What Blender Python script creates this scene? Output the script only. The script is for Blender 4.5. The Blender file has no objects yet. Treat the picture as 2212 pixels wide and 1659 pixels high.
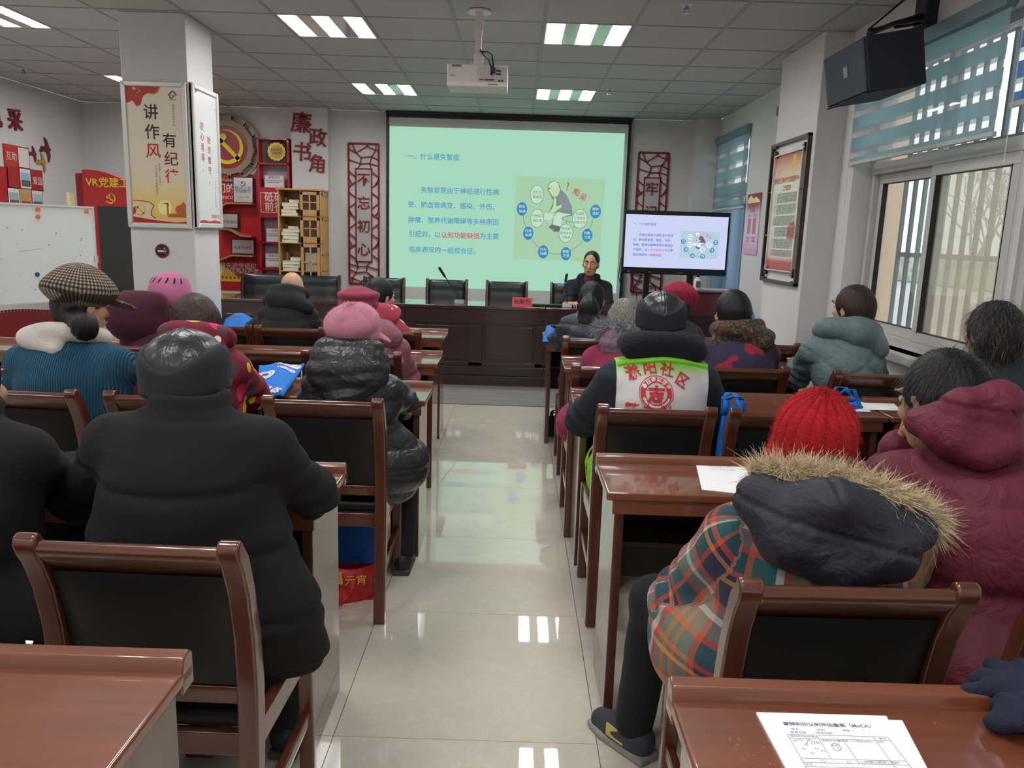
import bpy, bmesh, math, random
import numpy as np
from mathutils import Vector, Matrix
from mathutils.bvhtree import BVHTree

random.seed(7); RNG = np.random.default_rng(7)
SC = bpy.context.scene
COL = SC.collection
R = math.radians

# ------------------------------------------------------------------ camera
EYE = Vector((0.0, 0.0, 1.508)); FPX = 1690.0
_p = math.atan(322.0 / FPX); _r = R(1.8)
FWD = Vector((0, math.cos(_p), -math.sin(_p))); _u0 = Vector((0, math.sin(_p), math.cos(_p))); _r0 = Vector((1, 0, 0))
RIGHT = _r0 * math.cos(_r) + _u0 * math.sin(_r); UP = -_r0 * math.sin(_r) + _u0 * math.cos(_r)
cam = bpy.data.cameras.new('camera'); camo = bpy.data.objects.new('camera', cam); COL.objects.link(camo)
cam.sensor_width = 36.0; cam.lens = FPX / 2212.0 * 36.0; cam.clip_start = 0.05; cam.clip_end = 300
M = Matrix((RIGHT, UP, -FWD)).transposed().to_4x4(); M.translation = EYE
camo.matrix_world = M
SC.camera = camo

# ------------------------------------------------------------------ world and exposure
w = bpy.data.worlds.new('overcast'); SC.world = w; w.use_nodes = True
bg = w.node_tree.nodes['Background']; bg.inputs[0].default_value = (0.93, 0.95, 0.985, 1); bg.inputs[1].default_value = 1.5
SC.view_settings.view_transform = 'Standard'; SC.view_settings.look = 'None'
SC.view_settings.gamma = 1.0; SC.view_settings.use_curve_mapping = False
SC.view_settings.exposure = 0.0
LAMP_STRENGTH = 40.0
SCREEN_STRENGTH = 0.92
try:
    SC.cycles.max_bounces = 8; SC.cycles.transparent_max_bounces = 12
    SC.cycles.sample_clamp_indirect = 4.0
except Exception: pass

# ------------------------------------------------------------------ helpers
def at(px, py, Y):
    """world point on the upright plane y = Y seen at a photo position"""
    d = FWD + RIGHT * ((px - 1106.0) / FPX) - UP * ((py - 829.5) / FPX)
    return EYE + d * (Y / d.y)
def atz(px, py, z):
    d = FWD + RIGHT * ((px - 1106.0) / FPX) - UP * ((py - 829.5) / FPX)
    return EYE + d * ((z - EYE.z) / d.z)
def atx(px, py, x):
    d = FWD + RIGHT * ((px - 1106.0) / FPX) - UP * ((py - 829.5) / FPX)
    return EYE + d * (x / d.x)
def lin(c):
    if isinstance(c, str): c = [int(c[i:i + 2], 16) for i in (0, 2, 4)]
    t = [((v / 255) / 12.92 if v / 255 <= .04045 else ((v / 255 + .055) / 1.055) ** 2.4) for v in c]
    return tuple(t)

MATS = {}
def mat(name, col, rough=.5, metal=0., bump=None, coat=0., spec=.5, sheen=0., var=0., vscale=8., emit=0., trans=0., ior=1.45, stretch=None, coat_rough=.05, crease=None):
    """principled material, colour given in sRGB; bump=(scale, distance), var = noise variation of the value"""
    if name in MATS: return MATS[name]
    m = bpy.data.materials.new(name); m.use_nodes = True; nt = m.node_tree
    b = nt.nodes['Principled BSDF']; c = lin(col)
    b.inputs['Base Color'].default_value = (*c, 1); b.inputs['Roughness'].default_value = rough
    b.inputs['Metallic'].default_value = metal; b.inputs['Coat Weight'].default_value = coat; b.inputs['Coat Roughness'].default_value = coat_rough
    b.inputs['Specular IOR Level'].default_value = spec; b.inputs['Sheen Weight'].default_value = sheen; b.inputs['IOR'].default_value = ior
    if sheen: b.inputs['Sheen Tint'].default_value = (*[min(1, v * 2.5 + .05) for v in c], 1)
    if trans: b.inputs['Transmission Weight'].default_value = trans
    if emit: b.inputs['Emission Color'].default_value = (*c, 1); b.inputs['Emission Strength'].default_value = emit
    if var or bump or crease:
        tc = nt.nodes.new('ShaderNodeTexCoord'); mp = nt.nodes.new('ShaderNodeMapping')
        nt.links.new(tc.outputs['Object'], mp.inputs[0])
        if stretch: mp.inputs['Scale'].default_value = stretch
    if var:
        n = nt.nodes.new('ShaderNodeTexNoise'); n.inputs['Scale'].default_value = vscale; n.inputs['Detail'].default_value = 5
        nt.links.new(mp.outputs[0], n.inputs[0])
        r = nt.nodes.new('ShaderNodeMapRange'); r.inputs[1].default_value = .3; r.inputs[2].default_value = .7
        r.inputs[3].default_value = 1 - var; r.inputs[4].default_value = 1 + var
        nt.links.new(n.outputs[0], r.inputs[0])
        mx = nt.nodes.new('ShaderNodeVectorMath'); mx.operation = 'SCALE'; mx.inputs[0].default_value = c
        nt.links.new(r.outputs[0], mx.inputs['Scale']); nt.links.new(mx.outputs[0], b.inputs['Base Color'])
    if bump:
        n2 = nt.nodes.new('ShaderNodeTexNoise'); n2.inputs['Scale'].default_value = bump[0]; n2.inputs['Detail'].default_value = 4
        nt.links.new(mp.outputs[0], n2.inputs[0])
        bp = nt.nodes.new('ShaderNodeBump'); bp.inputs['Distance'].default_value = bump[1]; bp.inputs['Strength'].default_value = 1
        nt.links.new(n2.outputs[0], bp.inputs['Height']); nt.links.new(bp.outputs[0], b.inputs['Normal'])
    if crease:
        n3 = nt.nodes.new('ShaderNodeTexNoise'); n3.inputs['Scale'].default_value = crease[0]; n3.inputs['Detail'].default_value = 3; n3.inputs['Distortion'].default_value = 1.2; n3.inputs['Roughness'].default_value = .55
        nt.links.new(mp.outputs[0], n3.inputs[0])
        b3 = nt.nodes.new('ShaderNodeBump'); b3.inputs['Distance'].default_value = crease[1]; nt.links.new(n3.outputs[0], b3.inputs['Height'])
        if bump: nt.links.new(b3.outputs[0], bp.inputs['Normal'])
        else: nt.links.new(b3.outputs[0], b.inputs['Normal'])
    MATS[name] = m; return m
def glow(name, col, s=1.0):
    if name in MATS: return MATS[name]
    m = bpy.data.materials.new(name); m.use_nodes = True; nt = m.node_tree
    nt.nodes.remove(nt.nodes['Principled BSDF']); e = nt.nodes.new('ShaderNodeEmission')
    e.inputs[0].default_value = (*lin(col), 1); e.inputs[1].default_value = s
    nt.links.new(e.outputs[0], nt.nodes['Material Output'].inputs[0]); MATS[name] = m; return m

def children_of(o): return [c for c in bpy.data.objects if c.parent is o]
def tag(o, label=None, cat=None, group=None, kind=None):
    if label: o['label'] = label
    if cat: o['category'] = cat
    if group: o['group'] = group
    if kind: o['kind'] = kind
    return o
def thing(name, label, cat, loc=(0, 0, 0), rz=0., group=None, kind=None):
    o = bpy.data.objects.new(name, None); COL.objects.link(o); o.empty_display_size = .1
    o.location = loc; o.rotation_euler = (0, 0, rz)
    return tag(o, label, cat, group, kind)
def link(name, me, m, parent=None, loc=None):
    o = bpy.data.objects.new(name, me); COL.objects.link(o)
    if m is not None:
        me.materials.clear()
        for x in (m if isinstance(m, (list, tuple)) else [m]): me.materials.append(x)
    if parent is not None: o.parent = parent
    if loc is not None: o.location = loc
    return o
KIDS = {}
def copy_thing(o, loc, rz=None, label=None, group=None):
    c = o.copy(); COL.objects.link(c); c.location = loc
    if rz is not None: c.rotation_euler = (0, 0, rz)
    if label: c['label'] = label
    if group: c['group'] = group
    for ch in o.children:
        d = ch.copy(); COL.objects.link(d); d.parent = c
        for g in ch.children:
            e = g.copy(); COL.objects.link(e); e.parent = d
    return c

class MB:
    """collects faces; build() links them as one mesh object"""
    def __init__(s): s.v = []; s.f = []; s.mi = []
    def poly(s, pts, m=0):
        i = len(s.v); s.v += [tuple(p) for p in pts]; s.f.append(list(range(i, i + len(pts)))); s.mi.append(m); return s
    def box(s, x0, x1, y0, y1, z0, z1, m=0):
        i = len(s.v)
        s.v += [(x0, y0, z0), (x1, y0, z0), (x1, y1, z0), (x0, y1, z0), (x0, y0, z1), (x1, y0, z1), (x1, y1, z1), (x0, y1, z1)]
        for q in ((0, 3, 2, 1), (4, 5, 6, 7), (0, 1, 5, 4), (1, 2, 6, 5), (2, 3, 7, 6), (3, 0, 4, 7)):
            s.f.append([i + k for k in q]); s.mi.append(m)
        return s
    def prism(s, pts, axis, a, b, m=0):
        """polygon in the two other axes, extruded along axis from a to b"""
        def P(u, v, t): return {'x': (t, u, v), 'y': (u, t, v), 'z': (u, v, t)}[axis]
        ar = sum(pts[k][0] * pts[(k + 1) % len(pts)][1] - pts[(k + 1) % len(pts)][0] * pts[k][1] for k in range(len(pts)))
        if (ar < 0) != (axis == 'y'): pts = pts[::-1]
        i = len(s.v); n = len(pts)
        s.v += [P(u, v, a) for u, v in pts] + [P(u, v, b) for u, v in pts]
        s.f.append([i + k for k in range(n)][::-1]); s.f.append([i + n + k for k in range(n)]); s.mi += [m, m]
        for k in range(n):
            k2 = (k + 1) % n; s.f.append([i + k, i + k2, i + n + k2, i + n + k]); s.mi.append(m)
        return s
    def tube(s, pts, r, n=8, m=0, cap=True):
        pts = [Vector(p) for p in pts]; rs = r if isinstance(r, (list, tuple)) else [r] * len(pts)
        i = len(s.v); side = None
        for k, p in enumerate(pts):
            d = (pts[min(k + 1, len(pts) - 1)] - pts[max(k - 1, 0)]).normalized()
            if side is None:
                side = d.orthogonal().normalized()
            else:
                side = (side - d * side.dot(d)).normalized()
            o = d.cross(side)
            for q in range(n):
                t = 2 * math.pi * q / n
                s.v.append(tuple(p + (side * math.cos(t) + o * math.sin(t)) * rs[k]))
        for k in range(len(pts) - 1):
            for q in range(n):
                q2 = (q + 1) % n
                s.f.append([i + k * n + q, i + k * n + q2, i + (k + 1) * n + q2, i + (k + 1) * n + q]); s.mi.append(m)
        if cap:
            s.f.append([i + q for q in range(n)][::-1]); s.f.append([i + (len(pts) - 1) * n + q for q in range(n)]); s.mi += [m, m]
        return s
    def lathe(s, prof, c=(0, 0, 0), n=20, m=0):
        """prof: list of (radius, z)"""
        i = len(s.v)
        for r, z in prof:
            for q in range(n):
                t = 2 * math.pi * q / n; s.v.append((c[0] + r * math.cos(t), c[1] + r * math.sin(t), c[2] + z))
        for k in range(len(prof) - 1):
            for q in range(n):
                q2 = (q + 1) % n
                s.f.append([i + k * n + q, i + k * n + q2, i + (k + 1) * n + q2, i + (k + 1) * n + q]); s.mi.append(m)
        s.f.append([i + q for q in range(n)][::-1]); s.f.append([i + (len(prof) - 1) * n + q for q in range(n)]); s.mi += [m, m]
        return s
    def mesh(s, name, bevel=0., seg=2, smooth=False):
        me = bpy.data.meshes.new(name); me.from_pydata(s.v, [], s.f)
        for p, k in zip(me.polygons, s.mi): p.material_index = k
        if bevel:
            bm = bmesh.new(); bm.from_mesh(me)
            ed = [e for e in bm.edges if len(e.link_faces) == 2 and e.calc_face_angle(0) > .6]
            bmesh.ops.bevel(bm, geom=ed, offset=bevel, segments=seg, affect='EDGES', profile=.6)
            bm.to_mesh(me); bm.free()
        if smooth or bevel:
            for p in me.polygons: p.use_smooth = True
            if bevel:  # big faces keep their own normal, the rounded edges blend into them
                N = np.zeros((len(me.vertices), 3))
                for p in me.polygons:
                    a = np.array(p.normal) * p.area
                    for v in p.vertices: N[v] += a
                N /= np.linalg.norm(N, axis=1, keepdims=True) + 1e-12
                me.normals_split_custom_set_from_vertices([tuple(n) for n in N])
            else: me.set_sharp_from_angle(angle=R(38))
        me.update(); return me
    def build(s, name, m, parent=None, bevel=0., seg=2, smooth=False, loc=None):
        return link(name, s.mesh(name, bevel, seg, smooth), m, parent, loc)

def text_geo(body, size=1., bold=0., extrude=0., space=1., line=1., align='CENTER'):
    """vertices and faces of lettering in the xy plane, centred"""
    c = bpy.data.curves.new('lettering', 'FONT'); c.body = body; c.size = size; c.offset = bold; c.extrude = extrude
    c.align_x = align; c.align_y = 'CENTER'; c.space_character = space; c.space_line = line; c.resolution_u = 2
    o = bpy.data.objects.new('lettering', c); COL.objects.link(o)
    me = bpy.data.meshes.new_from_object(o.evaluated_get(bpy.context.evaluated_depsgraph_get()))
    vs = [v.co.copy() for v in me.vertices]; fs = [list(p.vertices) for p in me.polygons]
    bpy.data.objects.remove(o); bpy.data.curves.remove(c); bpy.data.meshes.remove(me)
    return vs, fs
def text_many(name, items, m, parent, org, ux, uz, extrude=0.):
    """items: (text, x, y, size[, bold[, angle[, space]]]) laid on a plane through org with axes ux, uz"""
    un = Vector(ux).cross(Vector(uz)); b = MB(); ux = Vector(ux); uz = Vector(uz); org = Vector(org)
    for it in items:
        t, x, y, s = it[:4]; bold = it[4] if len(it) > 4 else 0.; an = it[5] if len(it) > 5 else 0.; sp = it[6] if len(it) > 6 else 1.
        al = it[7] if len(it) > 7 else 'CENTER'
        vs, fs = text_geo(t, s, bold * s, extrude, sp, 1.15, al)
        ca, sa = math.cos(an), math.sin(an); i = len(b.v)
        for v in vs:
            b.v.append(tuple(org + ux * (x + v.x * ca - v.y * sa) + uz * (y + v.x * sa + v.y * ca) + un * v.z))
        for f in fs: b.f.append([i + k for k in f]); b.mi.append(0)
    return b.build(name, m, parent)
def flat(name, polys, m, parent, org, ux, uz, off=0.):
    """flat printed shapes: polygons in plane coordinates"""
    un = Vector(ux).cross(Vector(uz)); b = MB(); o = Vector(org) + un * off
    for p in polys: b.poly([o + Vector(ux) * x + Vector(uz) * y for x, y in p])
    return b.build(name, m, parent)
def circ(x, y, r, n=28, ry=None): return [(x + r * math.cos(2 * math.pi * k / n), y + (ry or r) * math.sin(2 * math.pi * k / n)) for k in range(n)]
def strip2(pts, wd):
    """list of quads following a polyline with width wd"""
    out = []
    for (x0, y0), (x1, y1) in zip(pts, pts[1:]):
        L = math.hypot(x1 - x0, y1 - y0) or 1e-6; nx, ny = -(y1 - y0) / L * wd / 2, (x1 - x0) / L * wd / 2
        out.append([(x0 - nx, y0 - ny), (x1 - nx, y1 - ny), (x1 + nx, y1 + ny), (x0 + nx, y0 + ny)])
    return out
def emblem_polys(cx, cy, s):
    """crossed sickle and hammer, quads only"""
    P = []
    n = 22; a0, a1 = R(100), R(-128)
    for k in range(n):
        t0, t1 = k / n, (k + 1) / n
        def pr(t, ou):
            a = a0 + (a1 - a0) * t; ri = .78 - .62 * 0; wdt = .03 + .24 * math.sin(min(1, t * 1.35) * math.pi / 2) * (1 - .25 * t)
            rr = .95 if ou else .95 - wdt
            return (cx + s * (rr * math.cos(a) - .03), cy + s * (rr * math.sin(a) + .02))
        P.append([pr(t0, 0), pr(t1, 0), pr(t1, 1), pr(t0, 1)])
    def rot(x, y, a=R(-45)): return (cx + s * (x * math.cos(a) - y * math.sin(a)), cy + s * (x * math.sin(a) + y * math.cos(a)))
    P.append([rot(-.62, -.11), rot(.98, -.11), rot(.98, .11), rot(-.62, .11)])
    P.append([rot(-.72, -.42), rot(-.36, -.42), rot(-.36, .36), rot(-.56, .46), rot(-.72, .36)])
    a = R(218); P.append([(cx + s * (.72 * math.cos(a + d) * q), cy + s * (.72 * math.sin(a + d) * q)) for d, q in ((-.09, .98), (-.09, 1.5), (.09, 1.5), (.09, .98))])
    return P
def solid_polys(name, polys, m, parent, org, ux, uz, t):
    """polygons extruded by t along the plane normal"""
    ux, uz = Vector(ux), Vector(uz); un = ux.cross(uz); b = MB(); org = Vector(org)
    for p in polys:
        ar = sum(p[k][0] * p[(k + 1) % len(p)][1] - p[(k + 1) % len(p)][0] * p[k][1] for k in range(len(p)))
        if ar < 0: p = p[::-1]
        n = len(p); i = len(b.v)
        b.v += [tuple(org + ux * x + uz * y) for x, y in p] + [tuple(org + ux * x + uz * y + un * t) for x, y in p]
        b.f.append([i + k for k in range(n)][::-1]); b.f.append([i + n + k for k in range(n)]); b.mi += [0, 0]
        for k in range(n):
            k2 = (k + 1) % n; b.f.append([i + k, i + k2, i + n + k2, i + n + k]); b.mi.append(0)
    return b.build(name, m, parent)

# ------------------------------------------------------------------ shared materials
M_wall = mat('painted wall', (212, 211, 209), .75, bump=(60, .0006), var=.025, vscale=2)
M_ceil = mat('ceiling tile', (182, 183, 182), .7, bump=(180, .0008))
M_grid = mat('ceiling grid', (150, 151, 150), .5)
M_white = mat('white plastic', (225, 222, 215), .4)
M_black = mat('black plastic', (24, 25, 28), .4)
M_alu = mat('brushed aluminium', (214, 210, 204), .35, metal=.25)
M_paper = mat('white paper', (245, 245, 246), .8)
M_ink = mat('grey ink', (95, 95, 110), .9)
M_red = mat('red panel', (176, 30, 40), .35, coat=.3)
M_redtxt = mat('red lettering', (186, 40, 46), .6)
M_goldp = mat('yellow panel', (228, 190, 40), .4)
M_chrome = mat('steel', (180, 180, 180), .25, metal=1.)
def wood(name, col, rough, axis, coat=.5, scale=3., dark=.55):
    if name in MATS: return MATS[name]
    m = mat(name, col, rough, coat=coat, ior=1.5, coat_rough=.045 if axis == 'x' else .08); nt = m.node_tree; b = nt.nodes['Principled BSDF']
    tc = nt.nodes.new('ShaderNodeTexCoord'); mp = nt.nodes.new('ShaderNodeMapping'); nt.links.new(tc.outputs['Object'], mp.inputs[0])
    sc = [9, 9, 9]; sc['xyz'.index(axis)] = .7; mp.inputs['Scale'].default_value = sc
    n = nt.nodes.new('ShaderNodeTexNoise'); n.inputs['Scale'].default_value = scale; n.inputs['Detail'].default_value = 6; n.inputs['Distortion'].default_value = .6
    nt.links.new(mp.outputs[0], n.inputs[0])
    r = nt.nodes.new('ShaderNodeValToRGB'); c = lin(col)
    r.color_ramp.elements[0].position = .3; r.color_ramp.elements[1].position = .72
    r.color_ramp.elements[0].color = (*[v * dark for v in c], 1); r.color_ramp.elements[1].color = (*[min(1, v * 1.12) for v in c], 1)
    nt.links.new(n.outputs[0], r.inputs[0]); nt.links.new(r.outputs[0], b.inputs['Base Color'])
    return m
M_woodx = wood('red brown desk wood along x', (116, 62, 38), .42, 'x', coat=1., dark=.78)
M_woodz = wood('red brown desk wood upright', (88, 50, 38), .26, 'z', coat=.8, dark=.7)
M_wshade = wood('shaded desk wood', (44, 28, 25), .45, 'x', coat=.1)  # shade below the tabletop painted in as a darker tone of the desk wood
M_chairw = wood('glossy chair wood', (96, 49, 33), .28, 'z', coat=.7, dark=.65)
M_chairw2 = wood('glossy chair wood along x', (96, 52, 36), .28, 'x', coat=.7, dark=.65)
M_leather = mat('black leatherette', (13, 14, 16), .5, bump=(220, .0004))
M_leather2 = mat('glossy black leather', (34, 40, 42), .32, bump=(90, .0006))
# ================================================================== the room
X0, X1, XF = -5.2, 2.2, 2.33          # left wall, window wall, far part of the right wall
YB, YF, ZC = -2.25, 9.70, 2.90
def struct(o, label=None): return tag(o, label, None, None, 'structure')
o = struct(MB().box(X0 - .2, XF + .2, YB - .2, YF + .2, -.2, -.012).build('floor', mat('grout', (120, 112, 98), .8)), 'cream polished stone tile floor with a strip of grey planks at the front'); FLOOR = o
M_tile = mat('polished cream tile', (220, 212, 192), .02, coat=.7, spec=.9, ior=1.5, coat_rough=.02)
nt = M_tile.node_tree; b = nt.nodes['Principled BSDF']
tc = nt.nodes.new('ShaderNodeTexCoord'); oi = nt.nodes.new('ShaderNodeObjectInfo'); ad = nt.nodes.new('ShaderNodeVectorMath'); ad.operation = 'ADD'
nt.links.new(tc.outputs['Object'], ad.inputs[0]); nt.links.new(oi.outputs['Location'], ad.inputs[1])
n1 = nt.nodes.new('ShaderNodeTexNoise'); n1.inputs['Scale'].default_value = 5.5; n1.inputs['Detail'].default_value = 9; n1.inputs['Distortion'].default_value = 1.6
nt.links.new(ad.outputs[0], n1.inputs[0])
ab = nt.nodes.new('ShaderNodeMath'); ab.operation = 'SUBTRACT'; ab.inputs[1].default_value = .5; nt.links.new(n1.outputs[0], ab.inputs[0])
ab2 = nt.nodes.new('ShaderNodeMath'); ab2.operation = 'ABSOLUTE'; nt.links.new(ab.outputs[0], ab2.inputs[0])
rp = nt.nodes.new('ShaderNodeValToRGB'); e = rp.color_ramp.elements
e[0].position = 0.; e[0].color = (*lin((219, 212, 196)), 1); e[1].position = .015; e[1].color = (*lin((213, 206, 190)), 1)
x = e.new(.2); x.color = (*lin((209, 202, 185)), 1)
nt.links.new(ab2.outputs[0], rp.inputs[0]); nt.links.new(rp.outputs[0], b.inputs['Base Color'])
TS = .806; tiles_x0 = -.508 - 6 * .8; me = None
YP = 6.87
def ftile(x0, x1, y0, y1, name='floor_tile', m=M_tile):
    global me
    b = MB().box(x0 + .0012, x1 - .0012, y0 + .0012, y1 - .0012, -.012, 0)
    return b
full = MB().box(.0012, .7988, .0012, TS - .0012, -.012, 0).mesh('floor_tile')
for i in range(11):
    for j in range(12):
        x0 = tiles_x0 + .8 * i; y0 = 2.127 - 6 * TS + TS * j
        if x0 > XF or y0 > YP - .02: continue
        xa, xb, ya, yb = max(x0, X0), min(x0 + .8, XF), max(y0, YB), min(y0 + TS, YP)
        if xb - xa > .799 and yb - ya > TS - .001: link('floor_tile', full, M_tile, FLOOR, (x0, y0, 0))
        elif xb - xa > .02 and yb - ya > .02: link('floor_tile', MB().box(.0012, xb - xa - .0012, .0012, yb - ya - .0012, -.012, 0).mesh('floor_tile'), M_tile, FLOOR, (xa, ya, 0))
M_plank = wood('grey plank', (132, 130, 128), .45, 'x', coat=.1, dark=.72)
pl = MB().box(.001, 1.219, .001, .1765, -.012, .003).mesh('floor_plank')
k = 0; y = YP
while y < YF:
    off = [0, .42, .8, .2][k % 4]; x = X0 - off
    while x < XF:
        link('floor_plank', pl, M_plank, FLOOR, (x, y, 0)) if x + 1.22 < XF + .25 else None
        x += 1.22
    y += .1775; k += 1
link('edge_strip', MB().box(X0, XF, YP - .012, YP, -.012, .004).mesh('edge_strip'), mat('strip metal', (84, 76, 68), .4), FLOOR)

# ceiling: slab, T-bars, loose tiles
CE = struct(MB().box(X0 - .2, XF + .2, YB - .2, YF + .2, ZC + .08, ZC + .2).build('ceiling', mat('slab', (120, 118, 114), .9)), 'white suspended ceiling of square tiles')
TROFF = [(-4.06, 5.55), (-1.66, 5.55), (.14, 5.55), (-4.06, 7.95), (-1.66, 7.95), (.14, 7.95)] + [(x, y) for y in (3.15, .75, -1.65) for x in (-4.06, -1.66, .14)]  # unseen nearer rows are added, repeating the visible spacing
M_ceil2 = M_ceil
tm = MB().box(.0025, .5975, .0025, .5975, 0, .012).mesh('ceiling_tile')
gx = [-5.26 + .6 * i for i in range(13)]; gy = [-2.25 + .6 * j for j in range(20)]
for x in gx:
    for y in gy:
        if any(abs(x - a) < .05 and abs(y - b_) < .05 for a, b_ in TROFF): continue
        xa, xb, ya, yb = max(x, X0), min(x + .6, XF), max(y, YB), min(y + .6, YF)
        if xb - xa < .03 or yb - ya < .03: continue
        if xb - xa > .59 and yb - ya > .59: link('ceiling_tile', tm, M_ceil2, CE, (x, y, ZC))
        else: link('ceiling_tile', MB().box(.004, xb - xa - .004, .004, yb - ya - .004, 0, .012).mesh('ceiling_tile'), M_ceil2, CE, (xa, ya, ZC))
for x in gx[1:]: link('grid_bar', MB().box(x - .011, x + .011, YB, YF, -.003, .003).mesh('grid_bar'), M_grid, CE, (0, 0, ZC))
for y in gy[1:]: link('grid_bar', MB().box(X0, XF, y - .009, y + .009, -.0035, .002).mesh('grid_bar'), M_grid, CE, (0, 0, ZC))

# troffer lamps: tray, three lit strips, mirror strips between
M_lit = glow('lit tube diffuser', (252, 251, 252), LAMP_STRENGTH)
M_mirror = mat('mirror reflector', (190, 190, 186), .12, metal=.9)
def make_troffer():
    t = thing('ceiling_light', 'recessed square ceiling light with three lit strips', 'ceiling light')
    MB().box(.012, .588, .012, .588, .05, .06).box(.012, .02, .012, .588, -.002, .06).box(.58, .588, .012, .588, -.002, .06).box(.02, .58, .012, .02, -.002, .06).box(.02, .58, .58, .588, -.002, .06).build('tray', M_white, t)
    for k in range(3):
        x = .03 + k * .215
        MB().box(x, x + .11, .022, .578, .002, .006).build('lit_strip', M_lit, t)
        lv = MB()
        for q in range(7): lv.box(x, x + .11, .08 + q * .07, .084 + q * .07, -.003, .0015)
        lv.build('louvre', M_mirror, t)['kind'] = 'stuff'
    for x in (.142, .357): MB().box(x, x + .101, .022, .578, .0, .004).build('reflector', M_mirror, t)
    return t
lt0 = make_troffer()
LL = {(-4.06, 5.55): 'three-strip ceiling light at the upper left corner, left of the white pillar', (-1.66, 5.55): 'bright three-strip ceiling light left of the projector pole, nearer of two',
      (.14, 5.55): 'bright three-strip ceiling light right of the projector pole, nearer of two', (-4.06, 7.95): 'ceiling light half hidden behind the left edge of the white pillar',
      (-1.66, 7.95): 'smaller far three-strip ceiling light left of the projector', (.14, 7.95): 'smaller far three-strip ceiling light right of the projector'}
rowname = {3.15: 'overhead', .75: 'above the viewer', -1.65: 'behind the viewer'}; colname = {-4.06: 'left', -1.66: 'middle', .14: 'right'}
for i, (x, y) in enumerate(TROFF):
    lb = LL.get((x, y)) or 'unseen three-strip ceiling light %s in the %s column' % (rowname[y], colname[x])
    if i == 0: lt0.location = (x, y, ZC); lt0['label'] = lb; lt0['group'] = 'recessed ceiling lights'
    else: copy_thing(lt0, (x, y, ZC), None, lb, 'recessed ceiling lights')

# walls
struct(MB().box(X0 - .2, X0, YB - .2, YF + .2, 0, ZC).build('wall_left', M_wall), 'off-white left wall behind the whiteboard')
struct(MB().box(X0, XF + .2, YF, YF + .2, 0, ZC).build('wall_front', M_wall), 'off-white front wall behind the projection screen')
struct(MB().box(X0, XF + .2, YB - .2, YB, 0, ZC).build('wall_back', M_wall), 'plain wall behind the viewer')
WZ0, WZ1 = .92, 2.62
WINS = [(3.70, 5.33), (2.03, 3.66), (.36, 1.99), (-1.31, .32)]
b = MB().box(X1, X1 + .24, YB, 5.56, 0, WZ0).box(X1, X1 + .24, YB, 5.56, WZ1, ZC).box(X1, X1 + .24, 5.33, 5.56, WZ0, WZ1).box(X1, X1 + .24, YB, -1.31, WZ0, WZ1)
for a in (3.66, 1.99, .32): b.box(X1 + .1, X1 + .24, a, a + .04, WZ0, WZ1)
# far part with two openings
b.box(XF, XF + .2, 6.3, YF, 0, .9).box(XF, XF + .2, 6.3, YF, 2.66, ZC).box(XF, XF + .2, 9.45, YF, .9, 2.66).box(XF, XF + .2, 7.35, 8.25, .9, 2.66).box(XF, XF + .2, 6.3, 6.5, .9, 2.66)
struct(b.build('wall_right', M_wall), 'white right wall pierced by windows')
struct(MB().box(2.005, XF + .15, 5.54, 6.39, 0, ZC).build('trim_1', M_wall, bevel=.008), 'square white column on the right wall carrying the framed poster')
struct(MB().box(-2.72, -2.27, 5.6, 6.06, 0, ZC).build('trim_2', M_wall, bevel=.006), 'free-standing square white pillar at left carrying framed posters')
struct(MB().box(-2.69, -2.26, 9.58, YF, 0, ZC).build('trim_3', M_wall), 'shallow white pier behind the bamboo bookcase')
struct(MB().box(2.06, XF, 9.5, YF, 0, ZC).build('trim_4', M_wall), 'white corner pier at the far right')
struct(MB().box(X1 - .06, X1 + .1, YB, 5.33, WZ0 - .05, WZ0).build('trim_5', mat('sill stone', (205, 200, 192), .4), bevel=.006), 'pale stone window sill along the right wall')

# windows: frames, sashes, panes, outside grilles, screens
M_frame = mat('window frame', (196, 194, 190), .4)
M_gasket = mat('black gasket', (30, 30, 32), .6)
M_glass = bpy.data.materials.new('window glass'); M_glass.use_nodes = True
nt = M_glass.node_tree; nt.nodes.remove(nt.nodes['Principled BSDF'])
tr = nt.nodes.new('ShaderNodeBsdfTransparent'); tr.inputs[0].default_value = (.97, .985, .98, 1); gl = nt.nodes.new('ShaderNodeBsdfGlossy'); gl.inputs['Roughness'].default_value = .02
lw = nt.nodes.new('ShaderNodeLayerWeight'); lw.inputs[0].default_value = .5; pw_ = nt.nodes.new('ShaderNodeMath'); pw_.operation = 'POWER'; pw_.inputs[1].default_value = 4.5; nt.links.new(lw.outputs['Facing'], pw_.inputs[0]); fr = nt.nodes.new('ShaderNodeMath'); fr.operation = 'MULTIPLY_ADD'; fr.inputs[1].default_value = .8; fr.inputs[2].default_value = .03; nt.links.new(pw_.outputs[0], fr.inputs[0]); mx = nt.nodes.new('ShaderNodeMixShader')
nt.links.new(fr.outputs[0], mx.inputs[0]); nt.links.new(tr.outputs[0], mx.inputs[1]); nt.links.new(gl.outputs[0], mx.inputs[2]); nt.links.new(mx.outputs[0], nt.nodes['Material Output'].inputs[0])
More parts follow.
